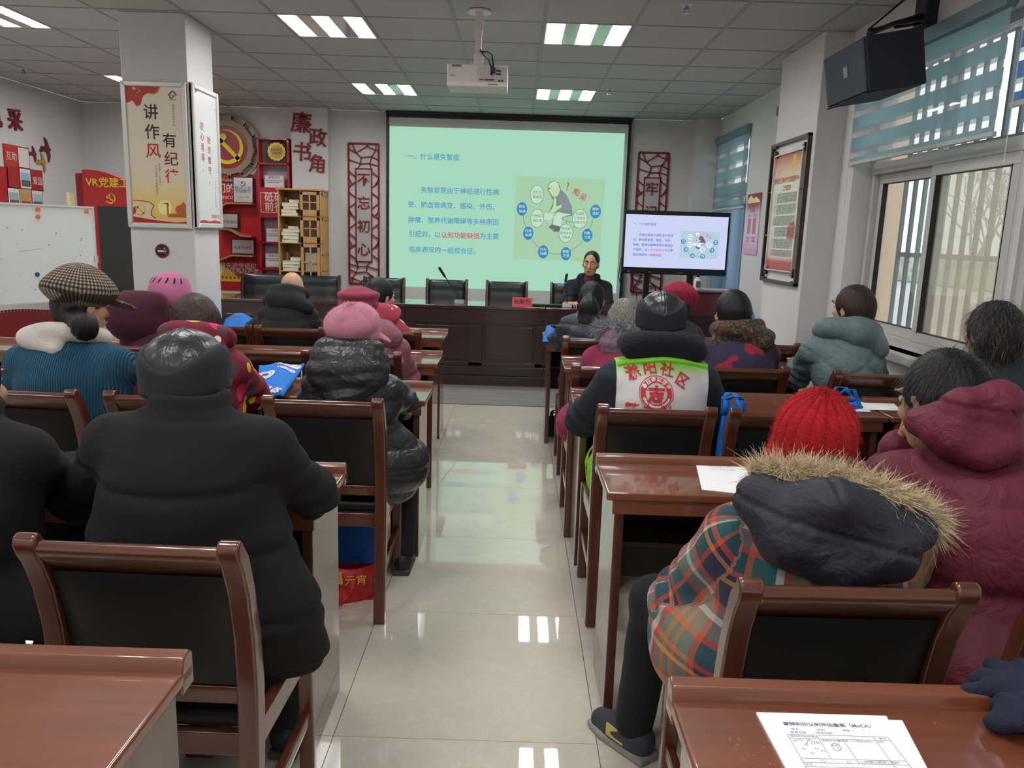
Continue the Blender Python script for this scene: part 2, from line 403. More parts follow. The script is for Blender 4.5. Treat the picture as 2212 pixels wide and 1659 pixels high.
def veil(name, col, op, translucent=.5):
    m = bpy.data.materials.new(name); m.use_nodes = True; nt = m.node_tree; nt.nodes.remove(nt.nodes['Principled BSDF'])
    tr = nt.nodes.new('ShaderNodeBsdfTransparent'); d = nt.nodes.new('ShaderNodeBsdfDiffuse'); d.inputs[0].default_value = (*lin(col), 1)
    l = nt.nodes.new('ShaderNodeBsdfTranslucent'); l.inputs[0].default_value = (*lin(col), 1)
    m1 = nt.nodes.new('ShaderNodeMixShader'); m1.inputs[0].default_value = translucent; nt.links.new(d.outputs[0], m1.inputs[1]); nt.links.new(l.outputs[0], m1.inputs[2])
    m2 = nt.nodes.new('ShaderNodeMixShader'); m2.inputs[0].default_value = op; nt.links.new(tr.outputs[0], m2.inputs[1]); nt.links.new(m1.outputs[0], m2.inputs[2])
    nt.links.new(m2.outputs[0], nt.nodes['Material Output'].inputs[0]); return m
M_screen = veil('insect screen', (232, 216, 194), .46, .65)
M_band = veil('teal blind band', (150, 184, 190), .985, .5)
M_band_b = veil('blue blind band', (84, 140, 200), .97, .5)
M_sheer = veil('sheer blind band', (232, 233, 231), .32, .6)
M_sheer2 = veil('half sheer blind band', (150, 180, 186), .75, .5)
def window(n, y0, y1, x, z0, z1, zt, label, sashes=True, screen=True):
    t = struct(thing('window_%d' % n, label, None)); D = .07
    f = MB().box(x, x + D, y0, y1, z0, z0 + .05).box(x, x + D, y0, y1, z1 - .05, z1).box(x, x + D, y0, y0 + .055, z0, z1).box(x, x + D, y1 - .055, y1, z0, z1)
    f.box(x - .004, x + D, y0, y1, zt - .035, zt + .035); f.build('frame', M_frame, t, bevel=.004)
    ym = (y0 + y1) / 2 + .01
    def sash(a, b_, xo, nm):
        s = MB(); w_ = .06
        s.box(xo, xo + .035, a, b_, z0 + .05, z0 + .05 + w_).box(xo, xo + .035, a, b_, zt - .035 - w_, zt - .035).box(xo, xo + .035, a, a + w_, z0 + .05 + w_, zt - .035 - w_).box(xo, xo + .035, b_ - w_, b_, z0 + .05 + w_, zt - .035 - w_)
        so = s.build('sash', M_frame, t, bevel=.004)
        g = MB(); e = .003
        for q in ((a + w_, b_ - w_, z0 + .05 + w_, z0 + .05 + w_ + e), (a + w_, b_ - w_, zt - .035 - w_ - e, zt - .035 - w_), (a + w_, a + w_ + e, z0 + .1, zt - .09), (b_ - w_ - e, b_ - w_, z0 + .1, zt - .09)):
            g.box(xo - .002, xo + .03, *q)
        g.build('gasket', M_gasket, so)
        MB().box(xo + .016, xo + .02, a + w_, b_ - w_, z0 + .11, zt - .095).build('pane', M_glass, so)
    sash(ym - .03, y1 - .055, x + .036, 'far'); sash(y0 + .055, ym + .03, x - .002, 'near')
    MB().box(x + .02, x + .024, y0 + .055, ym, zt + .035, z1 - .05).build('pane', M_glass, t); MB().box(x + .02, x + .024, ym, y1 - .055, zt + .035, z1 - .05).build('pane', M_glass, t)
    MB().box(x + .018, x + .05, ym - .025, ym + .025, zt, z1 - .04).build('mullion', M_frame, t)
    if screen:
        MB().box(x + .078, x + .079, y0 + .06, ym + .02, z0 + .08, zt - .04).build('insect_screen', M_screen, t)
        MB().box(x + .074, x + .088, ym + .0, ym + .03, z0 + .05, zt - .03).box(x + .074, x + .088, y0 + .05, y0 + .075, z0 + .05, zt - .03).build('screen_frame', M_frame, t)
    return t
def grille(n, y0, y1, x, z0, z1, label):
    t = thing('security_grille', label, 'window grille', (x, y0, z0), 0, 'security grilles outside the windows'); k = int((y1 - y0) / .125)
    bm = MB().box(-.011, .011, -.011, .011, 0, z1 - z0).mesh('bar')
    for i in range(k + 1): link('bar', bm, M_grille, t, (0, i * (y1 - y0) / k, 0))
    rl = MB().box(-.014, .014, 0, y1 - y0, -.014, .014).mesh('rail')
    for z in (.02, .56, (z1 - z0) * .67, z1 - z0 - .02): link('rail', rl, M_grille, t, (-.001, 0, z))
    return t
M_grille = mat('painted grille', (118, 130, 134), .5)
wl = ['large white sliding window behind the person in the grey-green quilted coat', 'white sliding window at the right edge of the photo', 'window beside the viewer', 'window behind the viewer']
for i, (a, b_) in enumerate(WINS):
    window(i + 1, a, b_, X1 + .12, WZ0, WZ1, 2.0, wl[i]); grille(i, a, b_, X1 + .36, WZ0 - .02, WZ1 + .05, 'painted bar grille outside ' + wl[i])
window(5, 8.25, 9.45, XF + .1, .9, 2.66, 2.1, 'far right window closed by a blue blind and curtain', screen=False)
window(6, 6.5, 7.35, XF + .1, .9, 2.66, 2.1, 'window hidden behind the white column', screen=False)

def blind(label, x, y0, y1, z1, z0, band=M_band, pitch=.128, group='striped roller blinds', sag=.0):
    t = thing('roller_blind', label, 'blind', (x, y0, 0), 0, group); L = y1 - y0
    MB().prism([(-.05, z1 - .075), (-.005, z1 - .085), (.01, z1 - .06), (.01, z1 - .0), (-.05, z1 - .0)], 'y', 0, L).build('headrail', mat('blind headrail', (112, 134, 140), .4), t, bevel=.004)
    z = z1 - .08; k = 0
    while z > z0 + .03:
        for nm, h, m in (('opaque_band', .074, band), ('half_band', .022, M_sheer2), ('sheer_band', .032, M_sheer)):
            zz = max(z - h * pitch / .128, z0 + .02)
            if z - zz > .003:
                bb = MB(); nseg = 8
                for q in range(nseg):
                    ya, yb = L * q / nseg, L * (q + 1) / nseg; w1 = .004 * math.sin(q * 1.3 + k); w2 = .004 * math.sin((q + 1) * 1.3 + k)
                    bb.poly([(-.022 + w1, ya, zz), (-.022 + w2, yb, zz), (-.022 + w2, yb, z), (-.022 + w1, ya, z)][::-1])
                bb.build(nm, m, t, smooth=True)
            z = zz
        k += 1
    MB().box(-.034, -.01, -.002, L + .002, z0, z0 + .024).build('bottom_bar', mat('blind bar', (196, 196, 190), .35), t, bevel=.004)
    MB().tube([(-.036, L - .03, z1 - .08), (-.036, L - .03, z0 - .25)], .0025, 5).build('pull_cord', M_white, t)
    return t
blind('teal and sheer striped roller blind lowered over the big window by the loudspeaker', X1 - .0, 3.76, 5.36, 2.66, 2.02)
blind('blue striped blind at the top right edge of the photo', X1 - .0, 2.06, 3.66, 2.66, 2.13, M_band_b)
blind('blue striped blind beside the viewer', X1, .4, 1.96, 2.66, 2.1, M_band_b)
blind('long blue striped blind at the far right behind the television', XF - .0, 8.21, 9.5, 2.68, 1.85, M_band, .16)
blind('short blue blind peeping out behind the white column', XF - .0, 6.5, 7.33, 2.70, 2.5)
# blue curtain below the far blind
t = thing('curtain', 'pale blue curtain hanging below the far right blind', 'curtain', (XF - .016, 8.2, 0)); bb = MB(); n = 60
for q in range(n):
    ya, yb = 1.2 * q / n, 1.2 * (q + 1) / n; fa = .012 * math.sin(ya * 42); fb = .012 * math.sin(yb * 42)
    bb.poly([(fa, ya, .35), (fa, ya, 1.9), (fb, yb, 1.9), (fb, yb, .35)])
bb.build('cloth', veil('blue curtain cloth', (150, 178, 205), .97, .35), t, smooth=True)

# outside: ground, wall of the next house, lamp, bare trees; haze put into their pale colours
struct(MB().box(X1 + .24, 120, -60, 120, -.75, -.6).build('ground', mat('haze-paled paving', (206, 203, 200), .8, var=.1, vscale=.6)), 'pale paved ground outside the windows')
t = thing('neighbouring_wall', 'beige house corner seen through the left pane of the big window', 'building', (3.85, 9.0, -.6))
MB().box(0, .5, 0, 3, 0, 6).build('wall', mat('beige render', (214, 192, 166), .8, var=.06), t); MB().box(-.35, -.03, .06, 2.8, 0, 6).build('shaded_return', mat('shaded beige render', (118, 120, 128), .8), t)  # the return's shade is put into its darker grey colour
MB().tube([(.2, -.05, 0), (.2, -.05, 6)], .035, 10).build('drain_pipe', mat('pipe', (70, 78, 82), .5), t)
def tree(x, y, h, seed, label):
    rg = random.Random(seed); t = thing('bare_tree', label, 'tree', (x, y, -.6), 0, 'bare winter trees outside'); tr = MB(); br = MB()
    def grow(p, d, L, r, k):
        q = p + d * L; (tr if k < 2 else br).tube([p, (p + q) / 2 + Vector((rg.uniform(-.04, .04), rg.uniform(-.04, .04), 0)) * L, q], [r, r * .85, r * .65], 5, cap=False)
        if k > 4: return
        for _ in range(3 if k < 3 else 2):
            nd = (d + Vector((rg.uniform(-.75, .75), rg.uniform(-.75, .75), rg.uniform(-.15, .6)))).normalized(); grow(q, nd, L * rg.uniform(.62, .8), r * .62, k + 1)
    grow(Vector((0, 0, 0)), Vector((0, 0, 1)), h * .3, h * .02, 0)
    m = mat('haze-paled bark', (178, 174, 170), .9); tr.build('trunk', m, t); br.build('branches', m, t)['kind'] = 'stuff'  # pale bark colour stands for the outdoor haze
tree(15, 26, 5.2, 1, 'bare tree seen through the left pane of the big window'); tree(13, 21, 4.2, 2, 'bare tree right of the security bars in the big window'); tree(9.5, 14.4, 4.0, 5, 'bare tree outside the window at the right edge')
tree(22, 33, 5.5, 8, 'faint bare tree far outside the big window')
t = thing('street_lamp', 'grey curved street lamp seen through the screened pane', 'street lamp', (30.5, 48.5, -.6)); 
MB().tube([(0, 0, 0), (0, 0, 5), (-.25, 0, 5.9), (-.9, 0, 6.5), (-2., 0, 6.75)], [.09, .08, .07, .06, .05], 8).build('post', mat('lamp grey', (150, 150, 155), .5), t); MB().box(-2.7, -1.9, -.12, .12, 6.68, 6.82).build('lamp_head', mat('lamp grey', (150, 150, 155), .5), t, bevel=.03)
tag(MB().box(24, 25, 24, 70, -.6, 1.2).build('hedge', mat('haze-paled hedge', (188, 188, 172), .95, bump=(3, .2), var=.3, vscale=2), bevel=.15), 'dull green hedge far outside the windows', 'hedge')  # hedge colour paled to carry the haze
# ================================================================== desks and chairs
DESK_D = .35
def make_desk(W, label):
    """origin: aisle-side/left end of the near edge on the floor; x 0..W, y 0..DESK_D"""
    t = thing('training_desk', label, 'desk', group='narrow training desks')
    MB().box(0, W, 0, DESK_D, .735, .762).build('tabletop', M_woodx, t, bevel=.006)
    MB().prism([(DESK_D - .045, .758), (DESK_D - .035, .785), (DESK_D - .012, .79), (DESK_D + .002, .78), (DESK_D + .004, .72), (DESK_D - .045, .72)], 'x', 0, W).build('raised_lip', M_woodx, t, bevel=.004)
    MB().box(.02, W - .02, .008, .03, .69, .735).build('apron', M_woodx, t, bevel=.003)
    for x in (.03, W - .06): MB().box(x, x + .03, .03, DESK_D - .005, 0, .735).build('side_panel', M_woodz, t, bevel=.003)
    MB().box(.06, W - .06, DESK_D - .05, DESK_D - .03, .36, .735).build('modesty_panel', M_wshade, t, bevel=.002)
    MB().box(.06, W - .06, .1, DESK_D - .05, .55, .566).build('shelf', M_wshade, t, bevel=.002)
    return t
DY = {'L': [1.248, 2.377, 3.794, 4.814, 5.954], 'R': [1.211, 2.587, 3.752, 4.805, 5.93]}
DX = {'L': [-.542, -.512, -.387, -.435, -.498], 'R': [.28, .294, .285, .30, .22]}
rown = ['nearest row', 'second row', 'third row', 'fourth row', 'front row']
seen = ['dark red desk corner at the lower left of the photo, nearest of all', 'desk under the elbow of the man in the black coat and leather cap', 'desk holding the large blue bag, left of the aisle',
        'desk in front of the person in the dusty rose puffer coat', 'frontmost desk left of the aisle, before the bald man in black']
seenr = ['desk with a printed test sheet and navy gloves at the lower right', 'desk with a single white sheet in front of the person in the red knit hat', 'desk in front of the person in the lime and white vest',
         'desk in front of the person with the fur-trimmed grey hood', 'frontmost desk right of the aisle, blue bag on its left end']
proto = make_desk(1.4, '')
first = True
def put_desk(x, yfar, label):
    global first
    if first: proto.location = (x, yfar - DESK_D, 0); proto['label'] = label; first = False; return proto
    return copy_thing(proto, (x, yfar - DESK_D, 0), None, label, 'narrow training desks')
for i in range(5):
    put_desk(DX['L'][i] - 1.4, DY['L'][i], seen[i]); put_desk(DX['R'][i], DY['R'][i], seenr[i])
    if i in (1, 2, 3): put_desk(DX['L'][i] - 2.82, DY['L'][i], 'outer left desk of the %s, mostly hidden by seated people' % rown[i])
put_desk(DX['R'][2] + 1.42 - .9 + .9 - 0.9 + .38, DY['R'][2], 'x') if False else None

def rail_profile():  # side view (y, z) of a rear post, leaning back and rolled at the top; y=0 at the seat back
    c = [(-.055, 0), (-.03, .2), (-.005, .42), (.0, .55), (-.012, .68), (-.035, .78), (-.062, .85), (-.08, .875)]
    wd = [.034, .04, .05, .05, .046, .042, .044, .04]; a = []; b = []
    for k, (y, z) in enumerate(c):
        y0, z0 = c[max(k - 1, 0)]; y1, z1 = c[min(k + 1, len(c) - 1)]; L = math.hypot(y1 - y0, z1 - z0); ny, nz = (z1 - z0) / L, -(y1 - y0) / L
        a.append((y + ny * wd[k] / 2, z + nz * wd[k] / 2)); b.append((y - ny * wd[k] / 2, z - nz * wd[k] / 2))
    e = c[-1]; tip = [(e[0] + .017 * math.cos(t) - .006, e[1] + .012 + .02 * math.sin(t)) for t in [R(10 + 20.5 * k) for k in range(11)]]
    return a + tip + b[::-1]
def make_chair():
    t = thing('conference_chair', '', 'chair', group='wooden conference chairs'); W = .2
    pr = rail_profile()
    for s in (-1, 1):
        x = s * W; MB().prism(pr, 'x', x - .0225, x + .0225).build('rear_post', M_chairw, t, bevel=.007, seg=3)
        MB().prism([(.385, 0), (.42, 0), (.425, .25), (.43, .44), (.38, .44), (.388, .2)], 'x', x - .02, x + .02).build('front_leg', M_chairw, t, bevel=.006)
        MB().prism([(.0, .385), (.4, .375), (.4, .44), (.0, .45)], 'x', x - .014, x + .014).build('side_rail', M_chairw, t, bevel=.005)
        MB().prism([(-.02, .175), (.4, .19), (.4, .225), (-.02, .215)], 'x', x - .012, x + .012).build('stretcher', M_chairw, t, bevel=.004)
    # top rail follows the rolled-back head
    MB().prism([(-.04, .805), (-.02, .8), (-.058, .862), (-.072, .888), (-.088, .892), (-.1, .878), (-.094, .862), (-.072, .84)][::1], 'x', -W + .02, W - .02).build('top_rail', M_chairw2, t, bevel=.005)
    MB().box(-W + .02, W - .02, -.012, .018, .505, .545).build('lower_rail', M_chairw2, t, bevel=.004)
    MB().box(-W + .02, W - .02, -.005, .02, .375, .43).build('seat_rail', M_chairw2, t, bevel=.004); MB().box(-W + .02, W - .02, .395, .42, .375, .435).build('seat_rail', M_chairw2, t, bevel=.004)
    # padded back
    b = MB(); nx, nz = 8, 8
    def bk(u, v, s):
        z = .55 + v * .268; yc = -.004 - .052 * max(0, (z - .6) / .22) ** 1.6
        bul = .016 * (1 - abs(2 * u - 1) ** 4) * (1 - abs(2 * v - 1) ** 4) + .006
        return ((u - .5) * 2 * (W - .02), yc + s * bul, z)
    for s in (-1, 1):
        i0 = len(b.v)
        for i in range(nx + 1):
            for j in range(nz + 1): b.v.append(bk(i / nx, j / nz, s))
        for i in range(nx):
            for j in range(nz):
                q = [i0 + i * (nz + 1) + j, i0 + (i + 1) * (nz + 1) + j, i0 + (i + 1) * (nz + 1) + j + 1, i0 + i * (nz + 1) + j + 1]
                b.f.append(q if s < 0 else q[::-1]); b.mi.append(0)
    b.build('back_pad', M_leather, t, smooth=True)
    MB().box(-W + .016, W - .016, .012, .425, .43, .47).build('seat_cushion', M_leather, t, bevel=.016, seg=3)
    return t
chair0 = make_chair(); cfirst = True
def put_chair(x, ytop, label, rz=0.):
    global cfirst
    loc = (x, ytop + .085, 0)
    if cfirst: chair0.location = loc; chair0.rotation_euler = (0, 0, rz); chair0['label'] = label; cfirst = False; return chair0
    return copy_thing(chair0, loc, rz, label, 'wooden conference chairs')
CH = [(-.738, 1.44, 'large chair at lower left behind the man in the long black coat', -.02), (-1.30, 1.44, 'chair outside the lower left edge under the person in the black jacket', 0),
      (-.69, 2.80, 'chair by the aisle behind the person in the black puffer and pink knit hat', 0), (-1.27, 2.80, 'chair partly hidden by the leather-capped man, under the red dotted jacket', .05), (-1.80, 2.80, 'chair at the left edge behind the person in the blue ribbed jacket', -.06),
      (-.785, 3.93, 'chair behind the person in the dusty rose puffer coat', 0), (-1.255, 3.93, 'empty chair left of the dusty rose puffer coat, above the blue bag', 0), (-1.95, 3.95, 'chair hidden behind the dark maroon hooded coat', 0),
      (-1.40, 4.87, 'chair directly behind the bald man in black', 0), (-1.86, 4.87, 'empty chair in front of the small blue bag, left of the bald man', 0), (-.80, 4.87, 'chair behind the person in the pink jacket with white spots', 0),
      (.645, 1.345, 'large chair at lower right behind the plaid coat', .02), (1.225, 1.365, 'chair at the right edge behind the maroon coat', 0),
      (.54, 2.83, 'chair behind the person in the lime and white vest', 0), (1.03, 2.83, 'empty chair right of the blue hanging bag, behind the red knit hat', 0), (1.86, 2.83, 'chair under the grey-haired person at the right edge', 0),
      (.51, 3.76, 'chair behind the person with the fur-trimmed grey hood', 0), (1.16, 3.85, 'chair behind the person in the green paisley scarf', 0), (1.80, 3.80, 'chair by the window in front of the grey-green quilted coat', 0),
      (.525, 4.81, 'chair behind the person with the ponytail', 0), (1.56, 4.81, 'empty chair beside the white column, right of the paisley scarf', 0), (1.10, 4.81, 'chair under the person in the raspberry knit hat', 0)]
for c in CH: put_chair(*c)
put_desk(1.70, DY['R'][2], 'short run of desk by the window in front of the quilted coat, third row'); put_desk(1.70, DY['R'][3], 'desk by the window in the fourth row') if False else None

# ================================================================== head table and its seats
M_ht = wood('head table wood', (50, 30, 29), .35, 'x', coat=.45, dark=.7)
M_httop = mat('polished head table top', (70, 44, 38), .1, coat=.9)
def head_table(x0, label, W=1.4):
    t = thing('head_table', label, 'table', (x0, 7.8, 0), 0, 'sections of the long head table'); kx = W / 1.4
    MB().box(0.002, W - .002, -.03, .55, .775, .805).build('tabletop', M_httop, t, bevel=.006)
    MB().box(.002, W - .002, -.012, .015, .625, .775).build('front_apron', M_ht, t, bevel=.004)
    MB().box(.002, W - .002, .0, .02, .02, .625).build('front_board', M_ht, t)
    for a, b_ in ((.002, .09), (.64, .78), (1.31, 1.398)): MB().box(a * kx, b_ * kx, -.016, .002, .2, .618).build('stile', M_ht, t, bevel=.003)
    for z0, z1, d in ((.2, .235, .016), (.0, .1, .03), (.105, .195, .016)): MB().box(.002, W - .002, -d, .004, z0, z1).build('bottom_rail', M_ht, t, bevel=.004)
    for a, b_ in ((.09, .64), (.78, 1.31)): MB().box(a * kx + .025, b_ * kx - .025, -.008, .004, .26, .6).build('raised_panel', M_ht, t, bevel=.006)
    for x in (.004, W - .03): MB().box(x, x + .026, .02, .5, 0, .775).build('side_panel', M_ht, t)
    return t
hl = ['part hidden behind the white pillar', 'behind the bald man, left of the aisle', 'facing the aisle under the name plate', 'at the right end before the speaker']
for i, x in enumerate((-3.22, -2.49, -1.09, .31)): head_table(x, 'dark panelled head table section ' + hl[i], 1.4 if i else .73)
M_postw = wood('dark glossy chair post', (70, 38, 30), .22, 'z', coat=.6, dark=.6)
def lead_chair(x, W, label, cat='chair', nm='leather_armchair'):
    t = thing(nm, label, cat, (x, 8.6, 0), 0, 'black leather chairs behind the head table'); h = W / 2
    b = MB(); nx, nz = 14, 24
    def bk(u, v, s):
        z = .5 + v * .5; x_ = (u - .5) * 2 * (h - .03); ed = (1 - abs(2 * u - 1) ** 10) ** .5 * (1 - abs(2 * v - 1) ** 12) ** .5
        cr = -.014 * math.exp(-((v - .42) / .025) ** 2) - .006 * math.exp(-((v - .78) / .04) ** 2)
        return (x_, .02 + .1 * (v - .2) * .6 + s * (.035 * ed + cr), z)
    for s in (-1, 1):
        i0 = len(b.v)
        for i in range(nx + 1):
            for j in range(nz + 1): b.v.append(bk(i / nx, j / nz, s))
        for i in range(nx):
            for j in range(nz):
                q = [i0 + i * (nz + 1) + j, i0 + (i + 1) * (nz + 1) + j, i0 + (i + 1) * (nz + 1) + j + 1, i0 + i * (nz + 1) + j + 1]
                b.f.append(q if s < 0 else q[::-1]); b.mi.append(0)
    b.build('backrest', M_leather2, t, smooth=True)
    for s in (-1, 1):
        xx = s * (h - .018)
        MB().prism([(-.02, 0), (.03, 0), (.05, .5), (.1, .98), (.09, 1.015), (.055, 1.01), (.03, .85), (.0, .5)], 'x', xx - .016, xx + .016).build('rear_post', M_postw, t, bevel=.006)
        MB().prism([(-.22, 0), (-.18, 0), (-.17, .6), (.04, .62), (.04, .66), (-.2, .65)], 'x', xx - .02, xx + .02).build('armrest', M_postw, t, bevel=.008)
    MB().box(-h + .04, h - .04, -.47, .03, .36, .48).build('seat_cushion', M_leather2, t, bevel=.03, seg=3)
    return t
lead_chair(-2.47, 1.10, 'wide black leather double seat behind the bald man', 'sofa', 'leather_double_seat')
for x, l in ((-1.44, 'black leather chair left of the projection screen, behind the dark-haired head in pink'), (-.75, 'black leather chair beside the tall gooseneck microphone, left of the two empty ones'), (-.09, 'black leather chair behind the red name plate, right of the two empty ones'), (.62, 'black leather chair half hidden by the speaking man')):
    lead_chair(x, .47, l)

# microphones, name plate, laptop-flat box
def gooseneck(loc, pts, head, label, ring=False):
    t = thing('gooseneck_microphone', label, 'microphone', loc)
    MB().prism([(-.06, 0), (.06, 0), (.05, .03), (-.04, .045)], 'x', -.05, .05).build('base', mat('microphone base', (120, 124, 124), .35, metal=.4), t, bevel=.006)
    MB().tube(pts, .0045, 8).build('gooseneck', M_black, t, smooth=True)
    a, c = Vector(pts[-1]), Vector(head); d = (c - a); MB().tube([a, a + d * .05, a + d * .5, a + d * .95, c], [.006, .011, .014, .014, .008], 10).build('capsule', M_black, t, smooth=True)
    if ring: MB().tube([a - d * .08, a + d * .03], .012, 10).build('light_ring', glow('blue ring', (70, 90, 255), 1.4), t)
    return t
p0 = atz(1003, 662, .805); q = atz(990, 655, .83)
h1, h0 = at(948, 577, 7.95), at(962, 599, 7.95); b0 = Vector((-.56, 7.97, .805))
gooseneck(b0, [(0, 0, .04), (-.03, 0, .10), (-.085, 0, .18), tuple(h0 - b0)], tuple(h1 - b0), 'black gooseneck microphone leaning left on the head table')
b1 = Vector((.53, 7.93, .805)); g1, g0 = at(1225, 591, 7.9), at(1221, 610, 7.9)
gooseneck(b1, [(0, 0, .04), (.0, 0, .1), tuple(g0 - b1)], tuple(g1 - b1), 'upright microphone with a blue light ring before the speaker', True)
pa, pb = at(1106, 668, 7.86), at(1149, 668, 7.86)
t = thing('name_plate', 'red folded name plate with black characters on the head table', 'name plate', ((pa.x + pb.x) / 2, 7.86, .805))
w_ = (pb.x - pa.x) / 2
MB().prism([(-.035, 0), (.035, 0), (.004, .09), (-.004, .09)], 'x', -w_, w_).build('card', mat('red card', (205, 62, 74), .5), t)
text_many('lettering', [('张新烈', 0, .0, .058, .01)], mat('black ink', (40, 22, 26), .7), t, (0, -.0205, .045), (1, 0, 0), Vector((0, .031, .09)).normalized())
tag(MB().box(.16, .5, 7.98, 8.1, .806, .822).build('keyboard', M_black, None, bevel=.004), 'flat black keyboard lying between the name plate and the speaker', 'keyboard')
tag(MB().box(.02, .1, 8.02, 8.1, .805, .82).build('remote_receiver', M_black, None, bevel=.004), 'small black box on the head table behind the name plate', 'box')

# ================================================================== projection screen, television
t = SCR = thing('projection_screen', 'pull-down projection screen showing a mint slide of Chinese text', 'projection screen', (0, 9.62, 0))
MB().box(-1.585, 1.32, -.02, .05, 2.862, 2.896).build('screen_case', mat('screen case', (40, 44, 46), .5), t, bevel=.006)
bd = M_black; sx0, sx1, sz0, sz1 = -1.565, 1.30, .66, 2.855
MB().box(sx0, sx1, .0, .006, sz0, sz1).build('fabric', mat('screen fabric', (205, 208, 205), .8), t)
MB().box(sx0 - .012, sx0 + .022, -.003, .008, sz0, sz1).box(sx1 - .022, sx1 + .012, -.003, .008, sz0, sz1).box(sx0, sx1, -.003, .008, 2.825, 2.86).box(sx0 - .01, sx1 + .01, -.012, .016, sz0 - .03, sz0).build('black_border', M_black, t)
def slide(parent, X0s, X1s, Z0s, Z1s, y, S, bgc, blue, red, dk, pale, picbg, disc, tag_, strength):
    """the same slide on the wall screen and on the television; unit frame 0..1.883 by 0..1.285 of the photo crop"""
    W, Hh = X1s - X0s, Z1s - Z0s; sx, sz = W / 1883., Hh / 1285.
    O = Vector((X0s, y, Z1s)); ux, uz = (1, 0, 0), (0, 0, 1)
    def P(cx, cy):  # crop position -> slide position, undoing the roll
        xx, yy = cx - 75, cy - 152; return ((xx + .0314 * yy) * sx, -(yy - .0314 * xx) * sz)
    G = lambda n, c: glow(tag_ + ' ' + n, c, strength)
    flat('projected_image', [[(0, 0), (W, 0), (W, -Hh), (0, -Hh)][::-1]], G('background', bgc), parent, O, ux, uz, .004)
    e = 53 * sx * 1.0
    def row(cx, cy, s, sp=1.): x, y_ = P(cx, cy); return (s, x, y_, e, .012, 0, sp, 'LEFT')
    L = [row(207, 388, '一、什么是失智症'), row(312, 655, '失智症是由于神经退行性病'), row(203, 770, '变、脑血管病变、感染、外伤、'), row(203, 893, '肿瘤、营养代谢障碍等多种原因'), row(203, 1008, '引起的，以'), row(786, 1026, '为主要'), row(203, 1133, '临床表现的一组综合征。')]
    for l_ in L: text_many('blue_text', [l_], G('blue', blue), parent, O + Vector((0, -.007, 0)), ux, uz)
    text_many('red_text', [row(470, 1018, '认知功能缺损')], G('red', red), parent, O + Vector((0, -.007, 0)), ux, uz)
    a, b_, c_, d_ = P(1085, 545), P(1808, 568), P(1770, 1232), P(1062, 1210)
    flat('picture_panel', [[d_, c_, b_, a]], G('picture', picbg), parent, O, ux, uz, .006)
    ln = []
    arc = [P(1135, 800), P(1148, 900), P(1190, 1020), P(1265, 1110), P(1340, 1160), P(1420, 1172), P(1520, 1150), P(1600, 1100), P(1665, 1015), P(1705, 920), P(1728, 830)]
    ln += strip2(arc, 4 * sx)
    WD = [(1255, 690, 52, 72), (1257, 880, 52, 72), (1605, 885, 58, 75), (1493, 1000, 55, 72)]
    BD = [(1133, 805, 42, 54), (1185, 1000, 42, 54), (1308, 1152, 42, 54), (1495, 1168, 42, 54), (1668, 1018, 42, 54), (1732, 826, 44, 55)]
    for cx, cy, rx, rz in WD: ln.append(circ(*P(cx, cy), (rx + 4) * sx, 28, (rz + 4) * sz))
    flat('outline', ln, G('outline', dk), parent, O, ux, uz, .007)
    for cx, cy, rx, rz in WD: flat('pale_disc', [circ(*P(cx, cy), rx * sx, 28, rz * sz)], G('pale', pale), parent, O, ux, uz, .008)
    for cx, cy, rx, rz in BD: flat('blue_disc', [circ(*P(cx, cy), rx * sx, 28, rz * sz)], G('disc', disc), parent, O, ux, uz, .008)
    def tt(cx, cy, s, k=27): x, y_ = P(cx, cy); return (s, x, y_, k * sx, .015)
    for d_ in [tt(1133, 788, '语言'), tt(1136, 825, '障碍'), tt(1185, 983, '行动'), tt(1188, 1016, '障碍'), tt(1308, 1135, '行为'), tt(1310, 1168, '障碍'), tt(1495, 1151, '智能'), tt(1497, 1185, '改变'), tt(1668, 1001, '判断'), tt(1668, 1035, '力差'), tt(1732, 808, '精神'), tt(1734, 843, '症状')]: text_many('disc_text', [d_], G('pale', pale), parent, O + Vector((0, -.010, 0)), ux, uz)
    for d_ in [tt(1257, 672, '记忆功', 25), tt(1257, 710, '能减退', 25), tt(1258, 862, '个性和人', 24), tt(1258, 900, '格改变', 24), tt(1605, 845, '生活和', 24), tt(1605, 880, '工作的主', 24), tt(1605, 915, '动性丧失', 24), tt(1493, 965, '时间和', 24), tt(1493, 1000, '空间定向', 24), tt(1493, 1035, '力障碍', 24)]: text_many('dark_text', [d_], G('outline', dk), parent, O + Vector((0, -.010, 0)), ux, uz)
    x, y_ = P(1503, 628); x2, y2 = P(1572, 675); x3, y3 = P(1628, 715)
    text_many('red_words', [('?', x, y_, 88 * sx, .012), ('痴', x2, y2, 62 * sx, .012, R(-22)), ('呆', x3, y3, 62 * sx, .012, R(-22))], G('red', red), parent, O + Vector((0, -.0075, 0)), ux, uz)
    # seated man of the drawing
    pol = lambda L: [P(*p) for p in L][::-1]
    sk, gy, wt, bk_ = G('skin', (206, 226, 176) if strength < 1 else (240, 214, 190)), G('shirt', (140, 150, 158) if strength < 1 else (110, 100, 120)), G('pale', pale), G('shoe', (110, 116, 116))
    flat('drawn_outline', [pol([(1338, 640), (1350, 600), (1395, 576), (1430, 596), (1447, 650), (1492, 690), (1540, 790), (1545, 850), (1540, 862), (1462, 862), (1452, 890), (1450, 990), (1395, 990), (1350, 950), (1378, 925), (1384, 890), (1420, 826), (1340, 862), (1345, 850), (1390, 740), (1372, 712), (1345, 660)])], G('outline', dk), parent, O, ux, uz, .0065)
